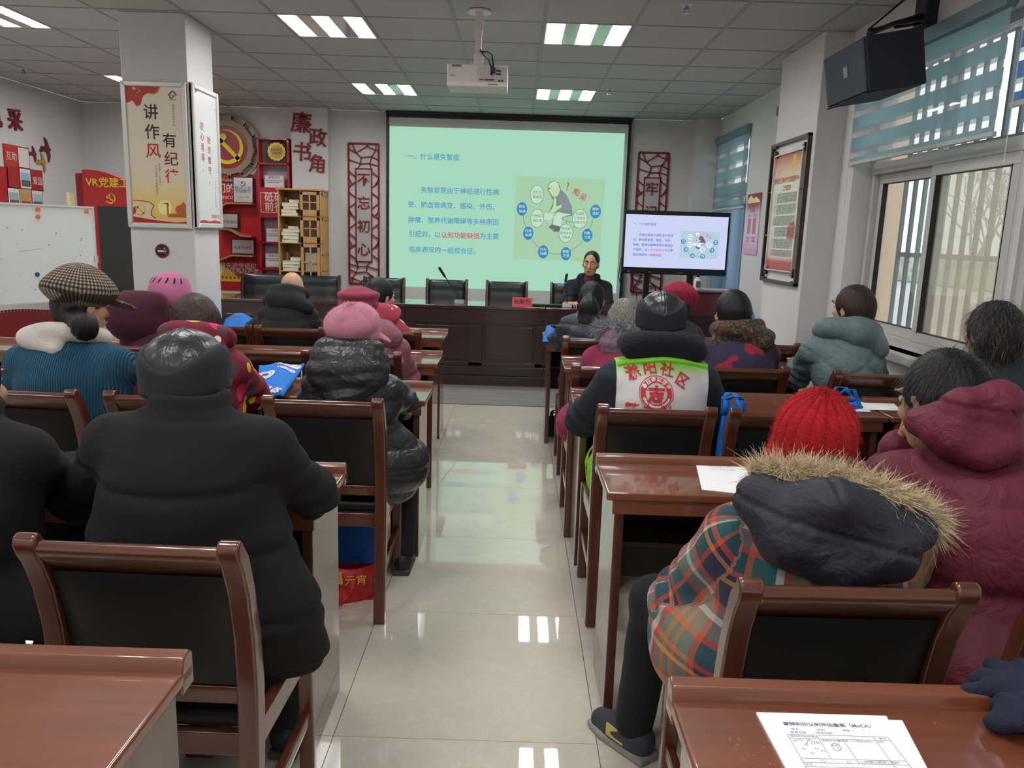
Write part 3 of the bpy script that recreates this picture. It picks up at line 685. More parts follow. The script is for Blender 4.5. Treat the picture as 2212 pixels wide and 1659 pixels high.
    flat('drawn_trousers', [pol([(1424, 830), (1534, 850), (1460, 866), (1450, 945), (1385, 935), (1390, 880)])], wt, parent, O, ux, uz, .0072)
    flat('drawn_shirt', [pol([(1425, 715), (1450, 668), (1490, 695), (1534, 790), (1536, 838), (1430, 822), (1440, 770)])], gy, parent, O, ux, uz, .0078)
    flat('drawn_skin', [pol([(1350, 655), (1378, 622), (1420, 620), (1444, 655), (1424, 700), (1396, 712), (1380, 700), (1372, 690)]), pol([(1392, 712), (1410, 720), (1412, 800), (1352, 850), (1348, 846), (1388, 786)]), pol([(1412, 786), (1452, 770), (1456, 790), (1366, 852), (1350, 848)])], sk, parent, O, ux, uz, .0084)
    flat('drawn_hair', [pol([(1345, 640), (1356, 603), (1395, 582), (1426, 600), (1438, 650), (1424, 630), (1385, 622), (1358, 634)])], wt, parent, O, ux, uz, .0086)
    flat('drawn_shoes', [pol([(1354, 950), (1384, 930), (1448, 950), (1448, 982), (1396, 984), (1394, 962), (1356, 958)])], bk_, parent, O, ux, uz, .0076)
    flat('drawn_paper', [pol([(1316, 836), (1350, 846), (1396, 852), (1362, 898), (1314, 888)])], wt, parent, O, ux, uz, .0074)
    flat('drawn_stool', strip2([P(1455, 880), P(1545, 850), P(1600, 870), P(1530, 915), P(1455, 880)], 5 * sx) + strip2([P(1496, 900), P(1498, 985)], 5 * sx) + strip2([P(1560, 900), P(1558, 960)], 5 * sx), G('outline', dk), parent, O, ux, uz, .0070)
    x, y_ = P(1600, 1218); flat('yellow_mark', strip2([(x - 20 * sx, y_ - 14 * sz), (x - 12 * sx, y_ + 14 * sz), (x - 2 * sx, y_ - 8 * sz), (x + 8 * sx, y_ + 14 * sz), (x + 16 * sx, y_ - 14 * sz)], 5 * sx), G('gold', (190, 190, 90)), parent, O, ux, uz, .0075)
slide(SCR, -1.535, 1.238, .845, 2.722, 0, 1, (173, 224, 197), (84, 160, 200), (205, 96, 104), (120, 150, 140), (200, 234, 208), (172, 214, 176), (66, 140, 200), 'projected', SCREEN_STRENGTH)

t = TV = thing('television', 'large black flat-screen television on a stand showing the same slide', 'television', (0, 8.62, 0))
tx0, tx1, tz0, tz1 = 1.15, 2.296, 1.135, 1.812
MB().box(tx0, tx1, 0, .07, tz0, tz1).build('housing', M_black, t, bevel=.008)
MB().box(tx0 + .01, tx1 - .01, -.012, .0, tz0 - .0, tz0 + .05).build('speaker_bar', mat('dark bar', (16, 18, 22), .35), t, bevel=.004)
MB().box(tx0 + .3, tx0 + .32, -.0155, -.012, tz0 + .018, tz0 + .028).box(tx0 + .62, tx0 + .67, -.0145, -.012, tz0 + .02, tz0 + .025).build('badge', mat('badge', (150, 155, 165), .4), t)
MB().box(tx0 + .075, tx0 + .081, -.016, -.012, tz0 + .02, tz0 + .026).build('power_light', glow('power light', (80, 130, 255), 2), t)
for x in (1.44, 1.92): MB().box(x - .03, x + .03, .04, .1, .12, 1.2).build('stand_post', M_black, t)
MB().box(1.25, 2.15, -.03, .42, .05, .1).build('stand_foot', M_black, t, bevel=.01)
for x in (1.29, 2.11):
    for y_ in (.0, .38): MB().lathe([(.02, 0), (.025, .01), (.025, .045), (.015, .05)], (x, y_, 0), 10).build('caster', M_black, t)
MB().tube([(1.15, .05, 1.3), (1.13, .03, 1.1), (1.2, .0, .85), (1.33, -.05, .72)], .005, 6).tube([(1.25, .03, 1.14), (1.33, .02, .95), (1.36, 0, .7)], .005, 6).build('cable', M_black, t)
slide(TV, 1.172, 2.274, 1.205, 1.766, -.004, 1, (205, 212, 246), (86, 118, 200), (236, 120, 170), (130, 150, 180), (240, 244, 252), (180, 210, 222), (40, 110, 205), 'television', 1.0)
t = thing('lectern', 'dark red wooden lectern with papers on top, right of the television stand', 'lectern', (1.95, 8.12, 0))
MB().prism([(-.33, 0), (.33, 0), (.33, .86), (.29, .98), (-.29, .98), (-.33, .86)], 'y', 0, .4).build('body', wood('lectern wood', (98, 36, 40), .3, 'x', coat=.4, dark=.75), t, bevel=.01)
MB().box(-.33, .33, -.04, .42, .98, 1.0).build('top', wood('lectern wood', (98, 36, 40), .3, 'x'), t, bevel=.005)
MB().box(-.22, .22, -.012, 0, .2, .75).build('front_panel', M_ht, t, bevel=.006)
tag(MB().prism([(1.95, 8.2), (2.25, 8.17), (2.27, 8.42), (1.99, 8.45)], 'z', 1.001, 1.012).build('paper_stack', mat('grey paper', (190, 190, 190), .8), None), 'loose grey papers on the lectern top', 'paper')
t = thing('pump_bottle', 'white bottle with a black cap standing on the lectern', 'bottle', (1.895, 8.2, 1.001))
MB().lathe([(.034, 0), (.038, .01), (.038, .1), (.03, .12), (.014, .132), (.014, .14)], n=18).build('bottle', M_white, t, smooth=True); MB().lathe([(.016, .138), (.017, .165), (.01, .168), (.008, .175)], n=14).build('cap', M_black, t)
MB().box(-.022, .022, -.0395, -.037, .03, .095).build('label_print', mat('label grey', (90, 96, 96), .6), t)
t = thing('plastic_chair', 'light blue plastic chair at the foot of the right wall', 'chair', (2.12, 7.3, 0))
bl = mat('blue plastic', (96, 142, 200), .35)
MB().prism([(-.13, .42), (.13, .42), (.15, .7), (.12, .86), (.06, .92), (-.06, .92), (-.12, .86), (-.15, .7)], 'y', .0, .03).build('backrest', bl, t, bevel=.012)
MB().box(-.15, .15, -.3, .02, .4, .44).build('seat', bl, t, bevel=.015)
for x in (-.13, .13):
    for y_ in (-.28, -.01): MB().tube([(x * 1.15, y_ * 1.05, 0), (x, y_, .42)], .014, 8).build('leg', M_chrome, t)
tag(MB().box(2.1, 2.17, 7.26, 7.285, .80, .82).build('clip', M_black, None, bevel=.006), 'black clip on the back of the blue plastic chair', 'clip', 'black clips on the blue chair'); tag(MB().box(2.0, 2.06, 7.26, 7.285, .84, .86).build('clip', M_black, None, bevel=.006), 'second black clip on the back of the blue plastic chair, further left', 'clip', 'black clips on the blue chair')

# ================================================================== projector, loudspeaker, sprinklers
t = thing('projector', 'white ceiling projector on a pole in the middle of the room', 'projector', (-.28, 5.2, 0))
wp = mat('projector shell', (214, 206, 200), .4); dk = M_black
MB().box(-.19, .19, 0, .28, 2.425, 2.555).build('body', wp, t, bevel=.012, seg=3)
MB().box(-.19, .19, -.004, .02, 2.42, 2.45).build('rear_lip', M_white, t, bevel=.004)
MB().box(.0, .185, -.003, .004, 2.45, 2.54).build('port_panel', mat('port panel', (190, 184, 178), .5), t)
pp = MB()
for x, z, a, c in ((.135, 2.517, .03, .01), (.135, 2.497, .03, .01), (.03, 2.462, .03, .006), (.06, 2.462, .02, .008), (.09, 2.462, .035, .008), (.14, 2.458, .012, .012), (.158, 2.458, .012, .012), (.09, 2.5, .012, .02)): pp.box(x - a / 2, x + a / 2, -.0065, -.002, z - c / 2, z + c / 2)
pp.build('sockets', dk, t); MB().box(-.17, -.14, -.006, -.001, 2.478, 2.486).build('maker_badge', mat('badge', (150, 155, 165), .4), t)
MB().box(-.16, -.1, -.005, .0, 2.535, 2.548).box(.07, .13, -.006, .0, 2.432, 2.437).build('vent', mat('vent grey', (120, 116, 112), .6), t)
MB().tube([(0, .12, 2.555), (0, .12, 2.63)], .03, 12).box(-.03, .03, .09, .15, 2.56, 2.64).build('bracket', wp, t, bevel=.003)
MB().box(-.019, .019, .1, .14, 2.63, 2.87).build('pole', wp, t, bevel=.004); MB().box(-.025, .025, .094, .146, 2.77, 2.9).build('pole_sleeve', wp, t, bevel=.004)
MB().lathe([(.075, 2.885), (.075, 2.895), (.03, 2.9)], (0, .12, 0), 18).build('ceiling_plate', M_white, t)
MB().tube([(.02, .1, 2.65), (.06, .06, 2.64), (.09, .02, 2.61), (.1, -.02, 2.55), (.1, -.02, 2.5)], .006, 7).tube([(.01, .1, 2.66), (.04, .05, 2.61), (.07, 0, 2.58), (.095, -.02, 2.52)], .005, 7).build('cables', dk, t, smooth=True)
MB().box(.085, .115, -.035, -.005, 2.5, 2.53).build('plug', dk, t, bevel=.003)
MB().lathe([(.035, 0), (.04, .02), (.03, .03)], (0, 0, 0), 16).build('lens', dk, t).matrix_local = Matrix.Translation((-.1, .28, 2.49)) @ Matrix.Rotation(R(-90), 4, 'X')

t = thing('loudspeaker', 'black wall loudspeaker hanging above the big window', 'speaker')
gry = mat('speaker grille cloth', (50, 60, 68), .75, bump=(700, .0008)); bx = mat('speaker cabinet', (24, 26, 31), .7, bump=(240, .0004))
ct = math.cos(R(10.5)); st = math.sin(R(10.5))
def lp(x, y, z): return (1.675 + x * ct + z * st * -1, 4.0 + y, 2.237 + x * st + z * ct)
def lbox(x0, x1, y0, y1, z0, z1, nm, m, bv):
    b = MB().box(x0, x1, y0, y1, z0, z1); b.v = [lp(*v) for v in b.v]; return b.build(nm, m, t, bevel=bv)
lbox(.012, .29, 0, .5, 0, .262, 'cabinet', bx, .008); lbox(0, .014, .01, .49, .008, .254, 'front_grille', gry, .005)
lbox(-.004, .002, .2, .245, .11, .165, 'badge', mat('speaker badge', (98, 112, 120), .4), .003)
lbox(.0, .02, 0, .5, -.004, .003, 'lower_trim', bx, .002)
MB().tube([lp(.14, .25, .262), lp(.14, .25, .3)], .03, 12).tube([lp(.14, .25, .31), (1.95, 4.4, 2.66), (2.16, 4.52, 2.74)], .014, 8).tube([(1.95, 4.4, 2.64), (2.16, 4.52, 2.70)], .008, 8).box(2.13, 2.2, 4.46, 4.58, 2.68, 2.87).build('wall_bracket', M_black, t, bevel=.004)
MB().tube([(2.19, 4.5, 2.72), lp(.14, .25, .33), (1.93, 4.3, 2.74), (1.98, 4.0, 2.88)], .006, 6).build('cable', M_black, t, smooth=True)
def sprinkler(px, py, label):
    q = atz(px, py, ZC); t = thing('sprinkler_head', label, 'sprinkler', (q.x, q.y, ZC), 0, 'ceiling sprinklers')
    MB().lathe([(.035, -.004), (.033, -.0), (.012, .0)], n=16).build('rose', M_white, t)
    b = MB().lathe([(.012, -.03), (.012, -.003)], n=10).lathe([(.022, -.05), (.022, -.047)], n=12)
    for s in (-1, 1): b.tube([(s * .012, 0, -.02), (s * .016, 0, -.035), (s * .006, 0, -.047)], .003, 5)
    b.build('nozzle', M_chrome, t)
sprinkler(50, 148, 'small ceiling sprinkler at upper left, before the left wall'); sprinkler(1317, 192, 'small ceiling sprinkler right of the far ceiling light'); sprinkler(1484, 10, 'ceiling sprinkler at the top edge right of the near ceiling light')
# ================================================================== wall displays, posters, whiteboard
UX, UZ = (1, 0, 0), (0, 0, 1)
def rect(a, b_, c, d): return [(a, c), (b_, c), (b_, d), (a, d)]
def lattice(xc, label, chars):
    """red fretwork couplet panel on the front wall"""
    t = thing('couplet_panel', label, 'wall panel', (xc, YF - .012, 0), 0, 'red fretwork couplet panels'); w_, z0, z1 = .18, .86, 2.52; m = mat('fretwork red', (138, 24, 34), .45)
    fr = MB(); T = (-.012, .0)
    def bar(x0, z0_, x1, z1_, wd=.013):
        for q in strip2([(x0, z0_), (x1, z1_)], wd): fr.prism(q, 'y', *T)
    for a in ((-w_, z0, -w_, z1), (w_, z0, w_, z1), (-w_, z0, w_, z0), (-w_, z1, w_, z1)): bar(*a, .022)
    iw, a0, a1 = .095, z0 + .27, z1 - .29
    for a in ((-iw, a0, -iw, a1), (iw, a0, iw, a1), (-iw - .01, a0, iw + .01, a0), (-iw - .01, a1, iw + .01, a1)): bar(*a, .016)
    fr.build('frame', m, t); fr = MB()
    def cracks(x0, x1, y0, y1, segs):
        for s in segs: bar(x0 + (x1 - x0) * s[0], y0 + (y1 - y0) * s[1], x0 + (x1 - x0) * s[2], y0 + (y1 - y0) * s[3])
    ice = [(.0, .8, .25, .62), (.25, .62, .12, 1.), (.25, .62, .42, .45), (.42, .45, .4, .2), (.4, .2, 0, .35), (.4, .2, .3, 0), (.42, .45, .78, .5), (.78, .5, .9, .75), (.9, .75, 1., .72), (.9, .75, .62, .9), (.62, .9, .25, .62), (.62, .9, .6, 1.), (.78, .5, 1., .35), (.7, .22, .4, .2), (.7, .22, .78, .5), (.7, .22, .75, 0), (.7, .22, 1., .12), (.9, .75, .92, 1.)]
    cracks(-w_, w_, a1, z1, ice); cracks(-w_, w_, z0, a0, [(1 - a, 1 - b_, 1 - c, 1 - d) for a, b_, c, d in ice])
    n = 9
    for s in (-1, 1):
        for k in range(n):
            za = a0 + (a1 - a0) * (k + .2) / n; zb = a0 + (a1 - a0) * (k + .75) / n
            bar(s * w_, za, s * iw, zb) if (k + (s > 0)) % 2 else bar(s * iw, za, s * w_, zb)
            if k % 3 == 1: bar(s * (w_ + iw) / 2, (za + zb) / 2, s * w_, zb + .04)
    fr.build('ice_crack_lattice', m, t)
    MB().box(-iw, iw, -.004, .002, a0, a1).build('backing', mat('couplet backing', (186, 184, 182), .7), t)
    n = len(chars)
    for k, ch in enumerate(chars):
        zc = a1 - (a1 - a0) * (k + .5) / n
        text_many('character', [(ch, 0, 0, .165, .008)], mat('couplet character', (128, 26, 32), .5), t, (0, -.012, zc), UX, UZ, .004)
lattice(-1.857, 'red fretwork panel with four vertical characters left of the projection screen', '不忘初心')
lattice(1.607, 'red fretwork panel with vertical characters partly hidden behind the television', '牢记使命')

# characters on the pier
M_cal = mat('cut-out characters', (128, 30, 40), .5)
t = thing('wall_characters', 'four large dark red cut-out characters on the white pier above the bookcase', 'lettering', (0, 9.58, 0))
for ch, px, py, s in (('廉', 651, 268, .25), ('政', 687, 300, .22), ('书', 653, 331, .23), ('角', 686, 357, .22)):
    q = at(px, py, 9.58); text_many('character', [(ch, q.x, q.z, s, .013, R(-4))], M_cal, t, (0, -.010, 0), UX, UZ, .006)

# honour wall
t = thing('honour_wall', 'red honour display wall with ledges, left of the bookcase', 'display wall', (0, YF, 0))
z = lambda px, py, Y=9.66: (at(px, py, Y).x, at(px, py, Y).z)
MB().box(-4.0, -3.09, -.04, 0, .73, 2.12).build('red_panel', M_red, t); MB().box(-4.0, -2.72, -.03, 0, .5, .73).build('white_plinth', M_white, t)
cx, cz = z(493, 319); 
MB().tube([(0, 0, 0)], 1) if False else None
disc = MB(); rO, rI, rD, n = .395, .31, .245, 60
for k in range(n):
    a, b_ = 2 * math.pi * k / n, 2 * math.pi * (k + 1) / n
    for r0, r1 in ((rO - .025, rO), (rD, rI)):
        disc.prism([(cx + r0 * math.cos(a), cz + r0 * math.sin(a)), (cx + r1 * math.cos(a), cz + r1 * math.sin(a)), (cx + r1 * math.cos(b_), cz + r1 * math.sin(b_)), (cx + r0 * math.cos(b_), cz + r0 * math.sin(b_))], 'y', -.075, -.05)
for k in range(26):
    a = 2 * math.pi * k / 26 + (.09 if k % 2 else -.05); b_ = a + (.12 if k % 2 else -.06)
    for q in strip2([(cx + (rI - .01) * math.cos(a), cz + (rI - .01) * math.sin(a)), (cx + (rO - .01) * math.cos(b_), cz + (rO - .01) * math.sin(b_))], .024): disc.prism(q, 'y', -.074, -.052)
disc.build('fretwork_ring', mat('taupe ring', (150, 128, 104), .5), t)
MB().prism(circ(cx, cz, rI - .01, 48), 'y', -.06, -.04).build('red_disc', mat('deep red disc', (150, 30, 48), .4), t)
solid_polys('emblem', emblem_polys(cx + .0, cz, .21), mat('emblem yellow', (224, 200, 40), .4), t, (0, -.062, 0), UX, UZ, .018)
xq, zq = z(492, 408); xr, zr = z(493, 427)
text_many('panel_lettering', [('我们的', xq - .08, zq, .115, .01), ('HONOR', xr - .04, zr, .062, .0)], mat('pale lettering', (232, 214, 206), .5), t, (0, -.044, 0), UX, UZ)
xq, zq = z(508, 575); xr, zr = z(522, 584)
text_many('panel_lettering', [('创建先进党组织', xq, zq, .075, .004), ('争当优秀共产党员', xr, zr - .015, .072, .004)], mat('pale lettering', (232, 214, 206), .5), t, (0, -.044, 0), UX, UZ)
xa, za = z(478, 616)
flat('gate_picture', [rect(xa - .3, xa + .26, .84, .90), [(xa - .3, .9), (xa + .2, .9), (xa + .1, .99), (xa + .02, 1.02), (xa - .05, 1.07), (xa - .3, 1.08)]], M_goldp, t, (0, -.043, 0), UX, UZ)
flat('gate_arches', [circ(xa + .02 + .05 * k, .885, .012, 10, .018) for k in range(5)], M_red, t, (0, -.045, 0), UX, UZ)
M_ledge = mat('ledge wood', (170, 120, 80), .5)
def ledge(pts, nm='ledge'):
    b = MB(); P = [z(*p) for p in pts]
    for q in strip2(P, .018): b.prism(q, 'y', -.2, -.04)
    return b.build(nm, M_ledge, t)
ledge([(478, 452), (500, 440), (553, 441)]); ledge([(478, 494), (505, 496), (530, 510), (552, 511)]); ledge([(478, 563), (510, 551), (555, 553)]); ledge([(478, 628), (560, 628)]) if False else None
def plaque(label, x0, y0, x1, y1, m_face, txts, lean=.0, cat='plaque', rim=M_black, Y=9.6, emb=None, dp=.015):
    a, c = at(x0, y1, Y), at(x1, y0, Y); xc = (a.x + c.x) / 2; h = c.z - a.z; w_ = (c.x - a.x) / 2
    p = thing('award_plaque', label, cat, (xc, Y, a.z), 0, 'award plaques and certificates')
    u = Vector((0, math.sin(lean), math.cos(lean)))
    def slab(x_0, x_1, d0, d1, h0, h1, nm, m):
        b = MB().box(x_0, x_1, d0, d1, h0, h1); b.v = [(v[0], v[1] * math.cos(lean) + v[2] * math.sin(lean), v[2] * math.cos(lean) - v[1] * math.sin(lean)) for v in b.v]; return b.build(nm, m, p, bevel=.002)
    slab(-w_, w_, 0, dp, 0, h, 'board', rim); slab(-w_ + .012, w_ - .012, -.003, .002, .012, h - .012, 'face', m_face)
    text_many('lettering', [(s, xx * 2 * w_, zz * h, sz) for s, xx, zz, sz in txts], M_ink2, p, u * 0 + Vector((0, -.0042, 0)), UX, u)
    if emb: flat('emblem', emblem_polys(emb[0] * 2 * w_, emb[1] * h, emb[2]), emb[3], p, (0, -.0044, 0), UX, u)
    return p
M_ink2 = mat('dark plaque ink', (70, 50, 56), .7); M_silver = mat('silver plaque face', (205, 205, 205), .28, metal=.7); M_cert = mat('certificate paper', (226, 222, 224), .6)
plaque('silver-faced award plaque in a black frame on the top ledge of the honour wall', 503, 382, 546, 438, M_silver, [('党员之家', 0, .55, .05), ('"先锋模范"', 0, .43, .046), ('二〇二一年', 0, .22, .03)], .06, emb=(0, .74, .035, mat('maroon print', (110, 30, 40), .6)))
plaque('wide silver plaque on the middle ledge of the honour wall, partly behind the pillar poster', 470, 461, 514, 493, M_silver, [('先进党组织', 0, .42, .046)], .06, emb=(-.1, .75, .02, M_goldp))
plaque('wide silver plaque on the lowest ledge of the honour wall', 500, 517, 549, 549, M_silver, [('先进党组织', 0, .42, .046), ('二〇二〇年', .25, .2, .022)], .06, emb=(0, .75, .02, M_goldp))
# niche column
t = thing('niche_cabinet', 'red tall niche column holding certificates, beside the honour wall', 'cabinet', (0, YF, 0)); nx0, nx1 = -3.09, -2.715; nm_ = mat('niche lining', (176, 168, 178), .6)
MB().box(nx0, nx1, -.012, 0, .75, 2.535).build('back', nm_, t)
for xx in (nx0, nx1 - .022): MB().box(xx, xx + .022, -.15, 0, .73, 2.535).build('side_board', M_red, t)
bz = [z(592, y)[1] for y in (302, 357, 408, 415, 465, 473, 525, 578)]
for zz in (2.52, bz[1], bz[6] - .0, bz[7] - .02): MB().box(nx0, nx1, -.15, 0, zz, zz + .018).build('shelf_board', M_red, t)
MB().box(nx0 + .02, nx1 - .02, -.15, -.02, bz[4] - .03, bz[2] + .01).build('slogan_box', M_red, t)
cxn = (nx0 + nx1) / 2; zm = (bz[4] + bz[2]) / 2 - .01
flat('white_rule', strip2([(nx0 + .03, zm - .115), (nx1 - .01, zm - .115), (nx1 - .01, zm + .115), (nx0 + .03, zm + .115), (nx0 + .03, zm - .115)], .006), M_white, t, (0, -.1525, 0), UX, UZ)
text_many('slogan', [('砥砺', cxn, zm + .055, .115, .012), ('前行', cxn, zm - .055, .115, .012)], mat('pale lettering', (232, 214, 206), .5), t, (0, -.1535, 0), UX, UZ)
gp = at(595, 330, 9.62); p = thing('gold_plate', 'round gold commemorative plate on a dark stand in the top niche', 'plate', (gp.x + .01, 9.64, bz[1] + .02))
MB().prism([(-.12, .0), (.12, .0), (.125, .1), (.1, .24), (.0, .27), (-.1, .24), (-.125, .1)], 'y', .0, .02).build('stand', mat('dark stand', (56, 24, 26), .4), p, bevel=.006)
MB().prism([((.105 + .005 * math.cos(14 * a)) * math.cos(a), .135 + (.105 + .005 * math.cos(14 * a)) * math.sin(a)) for a in [2 * math.pi * k / 70 for k in range(70)]], 'y', -.012, .0).build('dish', mat('gold dish', (196, 170, 96), .3, metal=.6), p)
MB().prism(circ(0, .135, .075, 40), 'y', -.015, -.012).build('dish_centre', mat('gold centre', (176, 146, 76), .4, metal=.5), p)
text_many('lettering', [('先进单位', 0, .155, .034), ('荣誉奖牌', 0, .115, .028)], M_ink2, p, (0, -.0165, 0), UX, UZ)
for a in ((571, 379, 614, 409, '荣誉证书', 'pale certificate in the second niche, above the slogan box'), (575, 494, 610, 524, '一份荣誉', 'pale certificate in the niche below the slogan box'), (573, 548, 611, 577, '荣誉证书', 'pale certificate in the lowest visible niche')):
    plaque(a[5], a[0], a[1], a[2], a[3], M_cert, [(a[4], 0, .82, .034), ('特授予先进单位荣誉称号', 0, .6, .018), ('以资鼓励再接再厉', -.05, .48, .018), ('二〇二二年', .22, .2, .02)], .03, 'certificate', mat('certificate rim', (200, 170, 176), .6))

# bamboo bookcase
M_bam = wood('bamboo', (196, 150, 92), .4, 'z', coat=.15, dark=.85)
t = thing('bookcase', 'tall slim bamboo bookcase with open shelves and little paned doors', 'bookcase', (0, 9.12, 0)); bx0, bx1, bz1 = -2.735, -2.235, 1.93; D = .34
MB().box(bx0 - .012, bx1 + .012, -.012, D + .01, bz1, bz1 + .018).build('top_board', M_bam, t, bevel=.003)
for x_ in (bx0, bx0 + .255, bx1 - .018): MB().box(x_, x_ + .018, 0, D, .0, bz1).build('upright', M_bam, t, bevel=.002)
MB().box(bx0, bx1, D - .012, D, 0, bz1).build('back_lattice', M_bam, t)
shz = [.3, .62, .96, 1.31, 1.62]; lv = [at(640, y, 9.12).z for y in (466, 524, 585)]
for zz in (lv[0], lv[1], lv[2], lv[2] - .34): MB().box(bx0 + .018, bx1, .0, D - .012, zz - .012, zz).build('shelf', M_bam, t, bevel=.002)
dx0, dx1 = bx0 + .262, bx1 - .022
tops = [bz1] + lv[:3]
for k in range(3):
    d0, d1 = tops[k + 1] - (.0 if k < 2 else .14), tops[k] - .014
    d = MB().box(dx0, dx0 + .03, -.014, 0, d0, d1).box(dx1 - .03, dx1, -.014, 0, d0, d1).box(dx0, dx1, -.014, 0, d0, d0 + (.07 if k < 2 else .03)).box(dx0, dx1, -.014, 0, d1 - .035, d1).box((dx0 + dx1) / 2 - .008, (dx0 + dx1) / 2 + .008, -.013, 0, d0, d1).box(dx0, dx1, -.013, 0, (d0 + d1) / 2 + .01, (d0 + d1) / 2 + .026)
    do = d.build('paned_door', M_bam, t, bevel=.002); MB().box(dx0 + .03, dx1 - .03, -.006, -.004, d0 + .05, d1 - .03).build('glass', M_glass, do); MB().lathe([(.006, 0), (.008, .008)], n=8).build('knob', mat('dark knob', (70, 46, 30), .5), do).matrix_local = Matrix.Translation((dx1 - .012, -.014, d0 + .05)) @ Matrix.Rotation(R(90), 4, 'X')
sd = MB()
for y_ in (0.02, .12, .22, .3): sd.box(bx1 - .004, bx1 + .006, y_, y_ + .02, .1, bz1 - .02)
for zz in (.3, .75, 1.2, 1.6, 1.88): sd.box(bx1 - .004, bx1 + .006, .02, .32, zz, zz + .03)
sd.build('side_lattice', M_bam, t)
M_book = mat('pale book', (224, 218, 196), .6); rb = random.Random(3)
whr = ['top shelf', 'middle shelf', 'third shelf']; pos = ['lowest', 'second', 'third', 'fourth', 'topmost']
for k in range(3):
    nb = (5, 5, 4)[k]; zz = lv[k] if k < 2 else lv[2] - .0
    for q in range(nb):
        hgt = rb.uniform(.03, .042); wd = rb.uniform(.17, .205) if q < nb - 1 else .12; sh = rb.uniform(-.012, .012)
        bk_ = thing('book', 'pale thick book lying flat on the bookcase %s, %s of its stack' % (whr[k], pos[q]), 'book', (bx0 + .135 + sh + (.03 if q == nb - 1 else 0), 9.13 + .05 * (q == nb - 1), zz), rb.uniform(-.08, .08), 'books stacked in the bamboo bookcase')
        MB().box(-wd / 2 + .003, wd / 2 - .003, .003, .13, .003, hgt - .003).build('pages', M_book, bk_)
        MB().box(-wd / 2, wd / 2, 0, .135, 0, .003).box(-wd / 2, wd / 2, 0, .135, hgt - .003, hgt).box(-wd / 2, wd / 2, .13, .135, 0, hgt).build('cover', mat('book cover', (206, 200, 178), .5), bk_)
        zz += hgt
    for q in range(3):
        tag(MB().box(bx0 + .022 + q * .019, bx0 + .038 + q * .019, 9.3, 9.42, tops[k + 1] + .002, tops[k + 1] + rb.uniform(.18, .22)).build('book', mat('spine %d' % q, [(178, 130, 80), (200, 170, 130), (160, 120, 90)][q], .6), None, bevel=.002), 'brown upright book at the back of the bookcase %s, %s from the left' % (whr[k], ['first', 'second', 'third'][q]), 'book', 'upright books in the bamboo bookcase')
for q in range(2):
    p = tag(MB().box(dx0 + .035 + q * .09, dx0 + .12 + q * .09, 9.16, 9.19, lv[2] + .001, lv[2] + .21).build('book', mat('cream book', (232, 222, 190), .6), None, bevel=.002), 'cream upright book behind the lowest paned door, %s one' % ['left', 'right'][q], 'book', 'upright books in the bamboo bookcase')

# left wall decorations (the wall faces +x; plane axes run along y and up)
WY, WU = (0, 1, 0), (0, 0, 1)
t = thing('wall_characters', 'dark red cut-out characters high on the left wall', 'lettering', (X0, 0, 0))
for ch, px, py, s in (('采', 30, 262, .235), ('风', -16, 252, .235)):
    q = atx(px, py, X0); b_ = text_many('character', [(ch, -q.y, q.z, s, .013)], M_cal, t, (.014, 0, 0), (0, -1, 0), WU, .01); 
    b_.data.transform(Matrix.Scale(1, 4)); 
    for v in b_.data.vertices: v.co.y = 2 * q.y - v.co.y
    b_.data.flip_normals()
def card(label, cx_, cy_, col, txt=None, photo=None, rim=None, w_=.2, h_=.22):
    q = atx(cx_, cy_, X0); t = thing('wall_card', label, 'picture', (X0, q.y, q.z), 0, 'cards and photos on the left wall')
    MB().box(0, .02, -w_ / 2, w_ / 2, -h_ / 2, h_ / 2).build('board', mat('card ' + str(rim or col), rim or col, .5), t, bevel=.002)
    if rim: MB().box(.02, .0215, -w_ / 2 + .012, w_ / 2 - .012, -h_ / 2 + .012, h_ / 2 - .012).build('inset', mat('card ' + str(col), col, .5), t)
    if txt: text_many('lettering', [(txt, 0, -.0, .09, .004)], mat('pale lettering', (232, 214, 206), .5), t, (.0225, 0, -.01), WY, WU)
    if photo:
        MB().box(.0215, .0222, -w_ / 2 + .025, w_ / 2 - .025, -h_ / 2 + .03, h_ / 2 - .05).build('photo_sky', mat('photo ' + str(photo[0]), photo[0], .5), t); MB().box(.0222, .0226, -w_ / 2 + .025, w_ / 2 - .025, -h_ / 2 + .03, h_ / 2 - .05 - .35 * h_).build('photo_ground', mat('photo ' + str(photo[1]), photo[1], .5, var=.5, vscale=30), t)
rr, wh_ = (168, 38, 44), (226, 220, 216)
card('orange-red wall card with two pale characters', 20, 336, (188, 60, 44), '互助'); card('white wall card in a red rim beside the orange-red card', 47, 341, wh_, rim=rr)
card('plain red wall card in the middle row', 24, 383, rr); card('framed colour photo in the middle row of the wall cards', 51, 386, wh_, photo=((150, 190, 220), (90, 100, 90)), rim=rr); card('red wall card reading two pale characters at the right of the middle row', 77, 390, rr, '爱国')
card('framed grey photo, first in the bottom row of wall cards', 26, 428, wh_, photo=((170, 180, 186), (90, 100, 110)), rim=rr); card('gold wall card with a red figure in the bottom row', 52, 431, (196, 160, 120), photo=((196, 150, 90), (180, 60, 40))); card('framed grey photo at the right of the bottom row of wall cards', 77, 432, wh_, photo=((180, 190, 200), (80, 96, 110)), rim=rr)
card('large red wall board cut by the left edge of the photo', -5, 405, (178, 34, 40), w_=.3, h_=.42)
